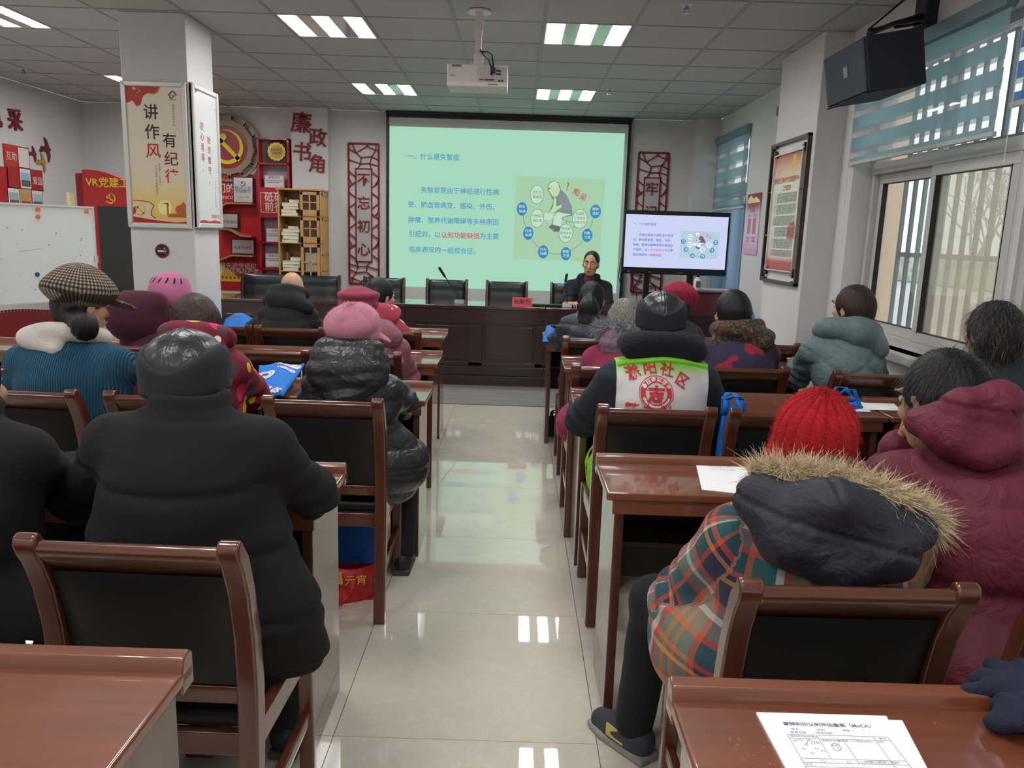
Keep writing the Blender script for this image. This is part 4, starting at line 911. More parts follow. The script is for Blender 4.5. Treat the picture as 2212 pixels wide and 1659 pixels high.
def bird(label, px, py, s, col):
    q = atx(px, py, X0); m = mat('bird ' + str(col), col, .5)
    P = [(-.02, .5), (.12, .42), (.3, .1), (.42, -.02), (.3, -.06), (.34, -.3), (.2, -.55), (.16, -.2), (.08, -.1), (-.1, -.08), (-.3, -.16), (-.42, -.1), (-.28, .02), (-.3, .1), (-.05, .1), (.08, .2)]
    b = MB(); 
    tag(b.prism([(q.y + y * s, q.z + z_ * s) for y, z_ in P], 'x', X0 + .008, X0 + .02).build('bird_cutout', m), label, 'wall decoration', 'bird cut-outs on the left wall')
bird('dark red bird cut-out, highest of three on the left wall', 95, 322, .25, (110, 30, 44)); bird('dark red bird cut-out, smallest of three on the left wall', 68, 332, .16, (120, 36, 48)); bird('golden bird cut-out on the left wall', 87, 350, .2, (176, 140, 66))
# red great-wall cutout low on the left wall
P = [(7.2, .3)]; y_ = 7.2; k = 0
while y_ < 8.7:
    zt = .52 + .05 * math.sin((y_ - 7.2) * 2.4); P += [(y_, zt), (y_ + .03, zt), (y_ + .03, zt + .025), (y_ + .055, zt + .025)]; y_ += .055
P += [(8.7, .66), (8.75, .66), (8.75, .5), (8.95, .5), (8.95, .3)]
tag(MB().prism(P, 'x', X0 + .002, X0 + .016).build('battlement_cutout', mat('battlement red', (136, 34, 40), .5)), 'dark red battlement cut-out low on the left wall below the whiteboard', 'wall decoration')

# red kiosk
t = thing('exhibit_kiosk', 'red exhibition kiosk with a dark screen behind the white pillar', 'kiosk', (0, 7.6, 0))
ka, kb = -4.12, -3.28; top = [(ka, .4), (kb, .4), (kb, 1.75)] + [(ka + (kb - ka) * u, 1.80 + .19 * (.5 + .5 * math.cos(u * 3.6 - .25))) for u in [1 - k / 24 for k in range(25)]]
MB().prism(top, 'y', .0, .1).build('front_panel', M_red, t, bevel=.004); MB().prism([(x - .12, z_ - .03 if z_ > .5 else z_) for x, z_ in top], 'y', .1, .3).build('rear_panel', mat('kiosk dark red', (140, 26, 34), .4), t, bevel=.004)
MB().box(-3.985, -3.32, -.02, .0, .80, 1.655).build('screen', mat('kiosk screen', (34, 36, 38), .12, coat=.5), t, bevel=.004)
MB().box(-4.1, -3.28, -.16, .0, .60, .78).build('shelf_front', M_red, t, bevel=.008); MB().box(-3.93, -3.72, -.165, -.158, .7, .725).build('white_slot', M_white, t, bevel=.004)
MB().box(-4.1, -3.28, -.02, .1, 0, .6).build('base', M_white, t)
q = at(190, 394, 7.6); q2 = at(240, 396, 7.6)
text_many('lettering', [('VR', at(199, 395, 7.6).x, q.z, .095, .012), ('党建工作站', at(213, 397, 7.6).x + .0, q2.z, .098, .012, 0, 1., 'LEFT')], mat('emblem yellow', (224, 200, 40), .4), t, (0, -.003, 0), UX, UZ, .002)
q = at(239, 429, 7.6); flat('emblem', emblem_polys(q.x, q.z, .052), mat('emblem yellow', (224, 200, 40), .4), t, (0, -.004, 0), UX, UZ)

# whiteboard on its stand
A, B_ = Vector((-4.05, 5.75, 0)), Vector((-3.62, 6.8, 0)); d = (B_ - A).normalized(); wl_ = 1.35
A = B_ - d * wl_
t = thing('whiteboard', 'white magnetic board on a wooden stand at the left edge', 'whiteboard', (A.x, A.y, 0), math.atan2(d.y, d.x))
zb0, zb1 = .86, 1.62
MB().box(0, wl_, -.0, .02, zb0, zb1).build('board', mat('whiteboard face', (226, 230, 228), .25, coat=.3, var=.015, vscale=4), t)
MB().box(-.012, wl_ + .012, -.01, .025, zb0 - .012, zb0 + .006).box(-.012, wl_ + .012, -.01, .025, zb1 - .006, zb1 + .012).box(-.012, .004, -.01, .025, zb0, zb1).box(wl_ - .004, wl_ + .012, -.01, .025, zb0, zb1).build('aluminium_frame', M_alu, t, bevel=.003)
for x_ in (.1, wl_ - .18): MB().box(x_, x_ + .045, .03, .07, 0, zb1 + .12).build('stand_post', mat('pale wood', (206, 184, 140), .5), t, bevel=.004)
MB().box(wl_ - .02, wl_ + .03, -.0, .03, zb0 + .3, zb0 + .36).build('clamp', M_alu, t, bevel=.003)
for x_ in (.12, wl_ - .16): MB().box(x_ - .02, x_ + .02, -.28, .32, 0, .04).build('stand_foot', mat('pale wood', (206, 184, 140), .5), t, bevel=.004)
mr = t.matrix_world
def magnet(u, v, col, label):
    o = thing('magnet', label, 'magnet', tuple(Vector((A.x, A.y, 0)) + d * u + Vector((d.y, -d.x, 0)) * .001 + Vector((0, 0, v))), math.atan2(d.y, d.x), 'round magnets on the whiteboard')
    MB().tube([(0, 0, 0), (0, -.012, 0)], .017, 12).build('disc', mat('magnet ' + col[0], col[1], .4), o); return o
og, blu = ('orange', (236, 110, 50)), ('blue', (40, 60, 150))
magnet(wl_ - .06, zb1 - .03, og, 'orange magnet in the top right corner of the whiteboard'); magnet(wl_ - .50, zb1 - .03, og, 'orange magnet on the top edge of the whiteboard, upper of two together'); magnet(wl_ - .505, zb1 - .085, og, 'orange magnet just under another near the top edge of the whiteboard')
magnet(wl_ - .92, zb1 - .03, blu, 'blue magnet on the top edge of the whiteboard'); magnet(wl_ - .93, zb0 + .44, og, 'orange magnet alone in the middle of the whiteboard'); magnet(wl_ - .55, zb0 + .22, blu, 'blue magnet low on the whiteboard above the tweed cap'); magnet(wl_ - 1.13, zb1 - .03, og, 'orange magnet at the left edge of the photo on the whiteboard')
sm = MB(); rs = random.Random(4)
for _ in range(34):
    u, v = rs.uniform(.3, 1.3), zb0 + rs.uniform(.05, .6); e = rs.uniform(.002, .006); sm.poly([(u - e, -.001, v - e * .7), (u + e, -.001, v - e), (u + e * .8, -.001, v + e), (u - e, -.001, v + e * .8)])
sm.poly([(.66, -.001, zb0 + .40), (.86, -.001, zb0 + .42), (.86, -.001, zb0 + .422), (.66, -.001, zb0 + .403)])
sm.build('marker_specks', mat('marker smudge', (120, 124, 124), .8), t)

# pillar posters
def poster_frame(t, x0, x1, z0, z1, wd, dep, m):
    for nm, pts in (('frame_side', [(x0, z0), (x0 + wd, z0 + wd), (x0 + wd, z1 - wd), (x0, z1)]), ('frame_side', [(x1, z0), (x1, z1), (x1 - wd, z1 - wd), (x1 - wd, z0 + wd)]), ('frame_end', [(x0, z1), (x0 + wd, z1 - wd), (x1 - wd, z1 - wd), (x1, z1)]), ('frame_end', [(x0, z0), (x1, z0), (x1 - wd, z0 + wd), (x0 + wd, z0 + wd)])):
        MB().prism(pts, 'y', -dep, 0).build(nm, m, t, bevel=.007, seg=3)
def grad(name, stops):
    """printed colour blend along local z; stops: (z, srgb)"""
    if name in MATS: return MATS[name]
    m = mat(name, (255, 255, 255), .35, coat=.25); nt = m.node_tree; b = nt.nodes['Principled BSDF']; tc = nt.nodes.new('ShaderNodeTexCoord'); sx = nt.nodes.new('ShaderNodeSeparateXYZ'); nt.links.new(tc.outputs['Object'], sx.inputs[0])
    mr = nt.nodes.new('ShaderNodeMapRange'); mr.inputs[1].default_value = stops[0][0]; mr.inputs[2].default_value = stops[-1][0]; nt.links.new(sx.outputs[2], mr.inputs[0])
    rp = nt.nodes.new('ShaderNodeValToRGB'); nt.links.new(mr.outputs[0], rp.inputs[0]); L = stops[-1][0] - stops[0][0]
    while len(rp.color_ramp.elements) < len(stops): rp.color_ramp.elements.new(.5)
    for e, (z_, c) in zip(rp.color_ramp.elements, stops): e.position = (z_ - stops[0][0]) / L; e.color = (*lin(c), 1)
    nt.links.new(rp.outputs[0], b.inputs['Base Color']); return m
pw, ph = .445, .975
t = thing('framed_poster', 'aluminium-framed beige poster with brush characters on the front of the white pillar', 'poster', (-2.497, 5.6, 1.479))
MB().box(-pw / 2, pw / 2, -.02, 0, .0, ph).build('board', M_white, t); poster_frame(t, -pw / 2, pw / 2, 0, ph, .034, .034, M_alu)
a0, a1, b0_, b1_ = -pw / 2 + .034, pw / 2 - .034, .034, ph - .034
MB().box(a0, a1, -.022, -.02, b0_, b1_).build('print', grad('poster print blend', [(0, (228, 190, 96)), (.16, (232, 202, 112)), (.27, (230, 212, 156)), (.36, (228, 216, 192)), (1, (230, 220, 200))]), t)
pb_ = lambda px, py: ((px - 1009) / (1440 - 1009) * (a1 - a0 - .02) + a0 + .006 - (py - 130) * .000034 * 1.0, b1_ - (py - 130) / (1215 - 130) * (b1_ - b0_))
def pbx(px, py):  # photo crop position -> poster plane (left edge drifts right going down)
    l = 1009 + (py - 130) * (1062 - 1009) / 1085; r = 1440 + (py - 130) * (1484 - 1440) / 1085
    return (a0 + (px - l) / (r - l) * (a1 - a0), b1_ - (py - 130) / 1085 * (b1_ - b0_))
PL = lambda L: [pbx(*p) for p in L][::-1]
O_ = (0, -.0225, 0)
flat('red_flag', [PL([(1009, 130), (1285, 130), (1262, 170), (1230, 192), (1180, 185), (1145, 205), (1125, 275), (1095, 285), (1060, 240), (1035, 255), (1012, 262)])], mat('print red', (178, 34, 40), .4), t, O_, UX, UZ, .0003)
flat('gold_ribbon', [PL([(1285, 132), (1265, 170), (1232, 196), (1180, 188), (1150, 206), (1150, 198), (1182, 178), (1230, 184), (1256, 164), (1272, 132)])], mat('print gold', (222, 180, 80), .4), t, O_, UX, UZ, .0006)
flat('gold_stars', [circ(*pbx(x_, y_), r_, 8) for x_, y_, r_ in ((1075, 148, .012), (1110, 150, .005), (1100, 180, .005), (1088, 205, .005), (1120, 165, .005))], mat('print gold', (222, 180, 80), .4), t, O_, UX, UZ, .0007)
flat('house_logo', strip2([pbx(1340, 192), pbx(1375, 158), pbx(1408, 190)], .009) + strip2([pbx(1352, 190), pbx(1352, 212), pbx(1375, 212)], .008), mat('logo blue', (60, 84, 150), .5), t, O_, UX, UZ, .0004)
flat('house_logo_tick', strip2([pbx(1368, 185), pbx(1378, 208), pbx(1402, 182)], .009), mat('logo orange', (226, 120, 50), .5), t, O_, UX, UZ, .0005)
dkc, mid, redc = mat('brush dark', (66, 30, 36), .6), mat('brush maroon', (122, 34, 40), .6), mat('brush red', (196, 44, 40), .6)
def big(ch, px, py, s, m): x_, y_ = pbx(px, py); text_many('brush_character', [(ch, x_, y_, s, .011)], m, t, (0, -.0235, 0), UX, UZ)
big('讲', 1205, 335, .105, dkc); big('作', 1215, 490, .105, dkc); big('风', 1222, 640, .105, redc); big('有', 1350, 555, .10, dkc); big('纪', 1362, 700, .10, mid); big('律', 1368, 840, .10, redc)
sm_ = lambda s, px, py, k: (s, *pbx(px, py), k)
text_many('small_print', [sm_('滁阳社区', 1378, 226, .011), sm_('滁\n阳\n社\n区\n市\n民\n学\n校', 1382, 348, .0155), sm_('以\n党\n育\n人\n，\n以\n文\n化\n人\n。', 1272, 830, .0145), sm_('以\n文\n化\n服\n务\n，\n以\n党\n建\n促\n发\n展', 1246, 865, .0145)], mat('small print dark', (80, 50, 46), .6), t, (0, -.0232, 0), UX, UZ)
flat('sun_glow', [circ(*pbx(1310, 1085), .05, 24)], mat('print pale sun', (250, 236, 170), .4), t, O_, UX, UZ, .0002)
flat('gate_print', [PL([(1390, 1100), (1400, 1075), (1430, 1062), (1455, 1035), (1478, 1060), (1478, 1165), (1330, 1165), (1345, 1140), (1405, 1130)])], mat('print brown', (176, 96, 44), .4), t, O_, UX, UZ, .0004)
flat('column_print', [PL([(1325, 1050), (1337, 1040), (1343, 1150), (1325, 1150)]), PL([(1290, 1052), (1315, 1048), (1345, 1062), (1345, 1070), (1315, 1060)])], mat('print ochre', (190, 120, 40), .4), t, O_, UX, UZ, .0005)
flat('cream_wave', [PL([(1060, 1035), (1120, 1036), (1190, 1046), (1222, 1072), (1205, 1110), (1200, 1150), (1240, 1180), (1400, 1196), (1483, 1192), (1483, 1200), (1062, 1200)])], mat('print cream', (224, 206, 170), .4), t, O_, UX, UZ, .0006)
flat('red_wave', strip2([pbx(*p) for p in [(1060, 1035), (1120, 1036), (1190, 1046), (1224, 1072), (1208, 1110), (1202, 1150), (1240, 1180)]], .006) + [PL([(1062, 1166), (1150, 1180), (1240, 1192), (1400, 1206), (1484, 1196), (1484, 1214), (1064, 1214)]), PL([(1062, 1095), (1082, 1080), (1085, 1140), (1062, 1150)])], mat('print red', (178, 34, 40), .4), t, O_, UX, UZ, .0009)
x_, y_ = pbx(1115, 1110); flat('gold_emblem', emblem_polys(x_, y_, .042), mat('print gold', (222, 180, 80), .4), t, O_, UX, UZ, .0012)

t = thing('framed_poster', 'pale aluminium-framed poster with red vertical text on the right side of the pillar', 'poster', (-2.27, 5.835, 1.487), R(90)); pw2 = .47
MB().box(-pw2 / 2, pw2 / 2, -.02, 0, .0, ph).build('board', M_white, t); poster_frame(t, -pw2 / 2, pw2 / 2, 0, ph, .034, .034, M_alu)
MB().box(-pw2 / 2 + .034, pw2 / 2 - .034, -.022, -.02, .034, ph - .034).build('print', mat('pale print', (222, 222, 222), .3, coat=.3), t)
text_many('red_text', [('初\n心\n易\n得\n，', -.08, .56, .062, .002), ('始\n终\n难\n守\n。', .04, .48, .062, .002), ('不\n忘\n初\n心\n牢\n记\n使\n命', .13, .25, .022), ('滁阳社区 宣', .11, .085, .03)], mat('print red text', (196, 60, 56), .6), t, (0, -.0235, 0), UX, UZ)
flat('red_corner', [[(-.2, .94), (-.2, .91), (-.16, .92), (-.12, .94)], [(-.2, .036), (.2, .036), (.2, .05), (.1, .06), (0, .05), (-.1, .058), (-.2, .05)], [(.17, .86), (.18, .84), (.185, .86)], [(.15, .89), (.155, .88), (.158, .89)]], mat('print red', (178, 34, 40), .4), t, (0, -.0227, 0), UX, UZ)
# no smoking sign
q = at(351, 542, 5.6); t = thing('no_smoking_sign', 'round black no-smoking sign on the white pillar below the poster', 'sign', (q.x, 5.6, q.z))
MB().prism(circ(0, 0, .05, 32), 'y', -.006, 0).build('disc', mat('sign black', (30, 22, 26), .4), t)
n = 32; flat('red_ring', [[(.05 * math.cos(a), .05 * math.sin(a)), (.05 * math.cos(b_), .05 * math.sin(b_)), (.043 * math.cos(b_), .043 * math.sin(b_)), (.043 * math.cos(a), .043 * math.sin(a))][::-1] for a, b_ in [(2 * math.pi * k / n, 2 * math.pi * (k + 1) / n) for k in range(n)]] + strip2([(-.034, .03), (.034, -.03)], .009), mat('sign red', (140, 34, 46), .5), t, (0, -.0068, 0), UX, UZ)
flat('cigarette', [rect(-.03, .012, -.008, .004), rect(.016, .02, -.008, .004), rect(.024, .028, -.008, .004)] + strip2([(.014, .01), (.016, .02), (.024, .022)], .004) + strip2([(.024, .01), (.026, .016)], .004), M_white, t, (0, -.0075, 0), UX, UZ)

# framed notice on the right column, and the small notice further back
t = thing('framed_poster', 'long notice poster in a dark carved frame on the right column', 'poster', (2.005, 5.99, 1.21), R(-90)); pw3, ph3 = .80, 1.05
# local x runs from far (-) to near (+)
fw = wood('carved frame wood', (66, 38, 40), .4, 'z', coat=.2)
def bars(L, nm, m, d0, d1):
    b = MB()
    for x0, x1, z0, z1 in L: b.box(x0, x1, d0, d1, z0, z1)
    return b.build(nm, m, t, bevel=.002)
h = pw3 / 2
bars([(-h, -h + .022, 0, ph3), (h - .022, h, 0, ph3), (-h, h, 0, .022), (-h, h, ph3 - .022, ph3)], 'outer_frame', fw, -.03, 0)
bars([(-h + .09, -h + .1, .09, ph3 - .09), (h - .1, h - .09, .09, ph3 - .09), (-h + .09, h - .09, .09, .1), (-h + .09, h - .09, ph3 - .1, ph3 - .09)], 'inner_frame', M_alu, -.028, 0)
fret = []
for sx_ in (-1, 1):
    for z_ in (0, 1):
        for k in range(4):
            a = h - .022 - .022 * k; zz = .022 + .022 * k
            L = [(a - .012, a, zz, zz + .075 - .012 * k), (a - .075 + .012 * k, a, zz, zz + .012)] if k % 2 == 0 else [(a - .05, a - .03, zz + .01, zz + .022)]
            for q0, q1, z0, z1 in L:
                if sx_ < 0: q0, q1 = -q1, -q0
                if z_: z0, z1 = ph3 - z1, ph3 - z0
                fret.append((q0, q1, z0, z1))
    for zz in (.35, .68): fret.append((min(sx_ * (h - .09), sx_ * (h - .022)), max(sx_ * (h - .09), sx_ * (h - .022)), zz, zz + .012))
bars(fret, 'corner_fretwork', fw, -.026, -.002)
bars([(-h + .022, -h + .09, .12, ph3 - .12), (h - .09, h - .022, .12, ph3 - .12)], 'dark_margin', mat('dark margin', (40, 26, 30), .5), -.006, 0)
MB().box(-h + .1, h - .1, -.012, 0, .1, ph3 - .1).build('print', grad('notice blend', [(.1, (166, 28, 40)), (.16, (186, 60, 60)), (.2, (226, 206, 190)), (.3, (222, 222, 206)), (.72, (220, 224, 206)), (.84, (222, 180, 150)), (.95, (180, 40, 40))]), t)
rows = [('滁阳社区新时代党建服务中心', 0, .76, .045, .006), ('工作职责', 0, .70, .045, .006)]
body = ['一、负责学习宣传贯彻党的路线方针政策', '二、做好党员教育管理服务工作安排部署', '三、组织开展党员志愿服务和便民活动等', '四、协调辖区单位共同参与社区各项建设', '五、落实党建工作制度并定期检查总结好', '六、完成上级党组织交办的其他各项工作', '以上职责请各位党员群众监督共同落实到', '位并提出宝贵意见建议以便及时改进工作', '服务群众凝聚人心促进和谐社区健康发展']
text_many('red_heading', rows, mat('print red text', (196, 60, 56), .6), t, (0, -.0135, 0), UX, UZ)
text_many('body_text', [(s, -.245, .655 - .024 * k - .012 * (k // 3), .0265, .003, 0, 1., 'LEFT') for k, s in enumerate((body * 2)[:17])], mat('green grey print', (110, 118, 108), .7), t, (0, -.0135, 0), UX, UZ)
flat('round_seal', [circ(.12, .885, .05, 24)], mat('print gold', (222, 180, 80), .4), t, (0, -.0128, 0), UX, UZ)
flat('gold_emblem', emblem_polys(-.22, .85, .045), mat('pale gold print', (232, 224, 150), .4), t, (0, -.0130, 0), UX, UZ)
flat('red_gate', [[(.1, .33), (.26, .33), (.26, .42), (.22, .46), (.16, .44), (.1, .42)]], mat('print red gate', (204, 110, 96), .4), t, (0, -.0126, 0), UX, UZ)
t = thing('notice_board', 'small pink notice on the far right wall between blind and column', 'poster', (XF, 7.9, 1.39), R(-90))
MB().box(-.22, .22, -.012, 0, 0, .59).build('board', grad('pink notice blend', [(0, (206, 130, 170)), (.15, (214, 180, 200)), (.4, (220, 208, 222)), (.5, (176, 80, 90)), (.6, (140, 50, 60))]), t)
text_many('lettering', [('文明市民公约', 0, .46, .05), ('宣传栏', 0, .42, .04), ('社区', -.1, .375, .03), ('工作', .08, .375, .03), ('健康生活', -.1, .16, .025), ('和谐社会', .08, .16, .025), ('人人有责', -.1, .13, .025), ('从我做起', .08, .13, .025)], mat('print red text', (196, 60, 56), .6), t, (0, -.0135, 0), UX, UZ)
flat('red_column', [rect(-.14, -.04, .2, .35), rect(.03, .13, .2, .35)], mat('print red gate', (204, 110, 96), .4), t, (0, -.013, 0), UX, UZ)
flat('mountains', [[(-.2, .5), (-.2, .54), (-.1, .575), (0, .54), (.06, .56), (.2, .52), (.2, .5)]], mat('print pale sun', (236, 210, 214), .4), t, (0, -.0129, 0), UX, UZ)
# ================================================================== people: implicit surfaces turned into meshes
class SDF:
    def __init__(s): s.p = []
    def ell(s, c, r, rot=None, k=.03, sub=False): s.p.append(('e', np.array(c, float), np.array(r, float), rot, k, sub)); return s
    def cone(s, a, b, ra, rb, k=.03, sub=False, fl=None): s.p.append(('c', np.array(a, float), np.array(b, float), (ra, rb, fl), k, sub)); return s
    def tor(s, c, R0, r, rot=None, k=.02, sub=False): s.p.append(('t', np.array(c, float), (R0, r), rot, k, sub)); return s
    def chain(s, pts, rs, k=.02, sub=False):
        for i in range(len(pts) - 1): s.cone(pts[i], pts[i + 1], rs[i], rs[i + 1], k, sub)
        return s
    def box(s, p):
        if p[0] == 'e': m = np.full(3, p[2].max()); c = p[1]; return c - m, c + m
        if p[0] == 'c': m = max(p[3][0], p[3][1]); return np.minimum(p[1], p[2]) - m, np.maximum(p[1], p[2]) + m
        R0 = p[2][0] if np.isscalar(p[2][0]) else max(p[2][0]); m = R0 + p[2][1]; return p[1] - m, p[1] + m
    def ev(s, p, P):
        if p[0] == 'e':
            q = P - p[1]
            if p[3] is not None: q = q @ p[3]
            k0 = np.sqrt(((q / p[2]) ** 2).sum(-1)) + 1e-9; k1 = np.sqrt(((q / p[2] ** 2) ** 2).sum(-1)) + 1e-9
            return k0 * (k0 - 1) / k1
        if p[0] == 'c':
            ba = p[2] - p[1]; pa = P - p[1]; t = np.clip((pa @ ba) / (ba @ ba + 1e-12), 0, 1)
            return np.sqrt(((pa - t[..., None] * ba) ** 2).sum(-1)) - (p[3][0] + (p[3][1] - p[3][0]) * t)
        q = P - p[1]
        if p[3] is not None: q = q @ p[3]
        R0 = p[2][0]
        if not np.isscalar(R0): q = q / np.array([R0[0], R0[1], 1.]); rr = np.sqrt(q[..., 0] ** 2 + q[..., 1] ** 2) - 1; return np.sqrt((rr * min(R0)) ** 2 + q[..., 2] ** 2) - p[2][1]
        rr = np.sqrt(q[..., 0] ** 2 + q[..., 1] ** 2) - R0
        return np.sqrt(rr ** 2 + q[..., 2] ** 2) - p[2][1]
    def surface(s, vox):
        add = [p for p in s.p if not p[-1]]
        lo = np.min([s.box(p)[0] for p in add], 0) - 3 * vox - .02; hi = np.max([s.box(p)[1] for p in add], 0) + 3 * vox + .02
        n = np.ceil((hi - lo) / vox).astype(int) + 1; D = np.full(n, .5, np.float32)
        for p in s.p:
            k = max(p[-2], 1e-4); a, b = s.box(p); pad = k + 2.5 * vox
            i0 = np.clip(np.floor((a - pad - lo) / vox).astype(int), 0, n); i1 = np.clip(np.ceil((b + pad - lo) / vox).astype(int) + 1, 0, n)
            if (i1 <= i0).any(): continue
            sl = tuple(slice(x, y) for x, y in zip(i0, i1))
            g = np.stack(np.meshgrid(*[lo[d] + vox * np.arange(i0[d], i1[d]) for d in range(3)], indexing='ij'), -1)
            d2 = s.ev(p, g); d1 = D[sl]
            if p[-1]: h = np.clip(.5 - .5 * (d1 + d2) / k, 0, 1); D[sl] = d1 * (1 - h) - d2 * h + k * h * (1 - h)
            else: h = np.clip(.5 + .5 * (d1 - d2) / k, 0, 1); D[sl] = d1 * (1 - h) + d2 * h - k * h * (1 - h)
        ins = D < 0
        c = sum(ins[i:n[0] - 1 + i, j:n[1] - 1 + j, l:n[2] - 1 + l].astype(np.int8) for i in (0, 1) for j in (0, 1) for l in (0, 1))
        act = (c > 0) & (c < 8); idx = np.full(act.shape, -1, np.int32); I = np.argwhere(act); idx[act] = np.arange(len(I))
        acc = np.zeros((len(I), 3)); cnt = np.zeros(len(I)); cs = [(i, j, l) for i in (0, 1) for j in (0, 1) for l in (0, 1)]
        for u in cs:
            for ax in range(3):
                if u[ax]: continue
                v = list(u); v[ax] = 1
                a = D[I[:, 0] + u[0], I[:, 1] + u[1], I[:, 2] + u[2]]; b = D[I[:, 0] + v[0], I[:, 1] + v[1], I[:, 2] + v[2]]
                m = (a < 0) != (b < 0); t = a[m] / (a[m] - b[m]); pt = np.tile(np.array(u, float), (m.sum(), 1)); pt[:, ax] += t; acc[m] += pt; cnt[m] += 1
        V = lo + vox * (I + acc / cnt[:, None]); F = []
        for ax in range(3):
            b1, b2 = (ax + 1) % 3, (ax + 2) % 3
            A0 = [slice(1, n[d] - 1) for d in range(3)]; A0[ax] = slice(0, n[ax] - 1); A1 = list(A0); A1[ax] = slice(1, n[ax])
            x = ins[tuple(A0)]; E = np.argwhere(x != ins[tuple(A1)]); fl = x[E[:, 0], E[:, 1], E[:, 2]]
            off = np.array([1, 1, 1]); off[ax] = 0; E = E + off
            def cell(d1, d2):
                q = E.copy(); q[:, b1] += d1; q[:, b2] += d2; return idx[q[:, 0], q[:, 1], q[:, 2]]
            Q = np.stack([cell(-1, -1), cell(0, -1), cell(0, 0), cell(-1, 0)], 1); Q[~fl] = Q[~fl][:, ::-1]; F.append(Q)
        return V, np.concatenate(F)
def normals(V, F):
    fn = np.cross(V[F[:, 2]] - V[F[:, 0]], V[F[:, 3]] - V[F[:, 1]]); N = np.zeros_like(V)
    for k in range(4): np.add.at(N, F[:, k], fn)
    return N / (np.linalg.norm(N, axis=1, keepdims=True) + 1e-12)
def soften(V, F, it, lam=.5):
    e = np.concatenate([F[:, [0, 1]], F[:, [1, 2]], F[:, [2, 3]], F[:, [3, 0]]]); deg = np.bincount(e[:, 0], minlength=len(V)) + np.bincount(e[:, 1], minlength=len(V))
    for _ in range(it):
        S = np.zeros_like(V)
        for d in range(3): S[:, d] = np.bincount(e[:, 0], V[e[:, 1], d], len(V)) + np.bincount(e[:, 1], V[e[:, 0], d], len(V))
        V = V + lam * (S / np.maximum(deg, 1)[:, None] - V)
    return V
def qmesh(name, V, F, m, parent=None, smooth=True):
    me = bpy.data.meshes.new(name); me.vertices.add(len(V)); me.vertices.foreach_set('co', np.ascontiguousarray(V, np.float32).ravel())
    me.loops.add(F.size); me.loops.foreach_set('vertex_index', np.ascontiguousarray(F, np.int32).ravel()); me.polygons.add(len(F))
    me.polygons.foreach_set('loop_start', np.arange(0, F.size, F.shape[1], dtype=np.int32)); me.polygons.foreach_set('loop_total', np.full(len(F), F.shape[1], np.int32))
    me.polygons.foreach_set('use_smooth', np.full(len(F), smooth)); me.update(calc_edges=True)
    return link(name, me, m, parent)
def wob(P, f, seed, octv=3):
    rg = np.random.default_rng(seed); out = np.zeros(len(P)); a = 1.
    for o in range(octv):
        for _ in range(4):
            d = rg.normal(size=3); d /= np.linalg.norm(d); out += a * np.sin(P @ d * f * rg.uniform(.7, 1.4) + rg.uniform(0, 6.3) + 1.3 * np.sin(P @ rg.normal(size=3) * f * .5))
        f *= 2.1; a *= .5
    return out / 6.
def rotm(yaw=0, pitch=0, roll=0):
    cy, sy = math.cos(R(yaw)), math.sin(R(yaw)); cp, sp = math.cos(R(pitch)), math.sin(R(pitch)); cr, sr = math.cos(R(roll)), math.sin(R(roll))
    return np.array([[cy, -sy, 0], [sy, cy, 0], [0, 0, 1]]) @ np.array([[1, 0, 0], [0, cp, -sp], [0, sp, cp]]) @ np.array([[cr, 0, sr], [0, 1, 0], [-sr, 0, cr]])
V3 = lambda *a: np.array(a, float)

def skinmat(): return mat('skin', (196, 152, 122), .5, spec=.35, var=.06, vscale=30)
M_eye = mat('eye white', (225, 220, 212), .3); M_iris = mat('dark iris', (36, 24, 20), .2); M_lip = mat('lips', (150, 92, 84), .5); M_brow = mat('eyebrow', (40, 34, 32), .8)

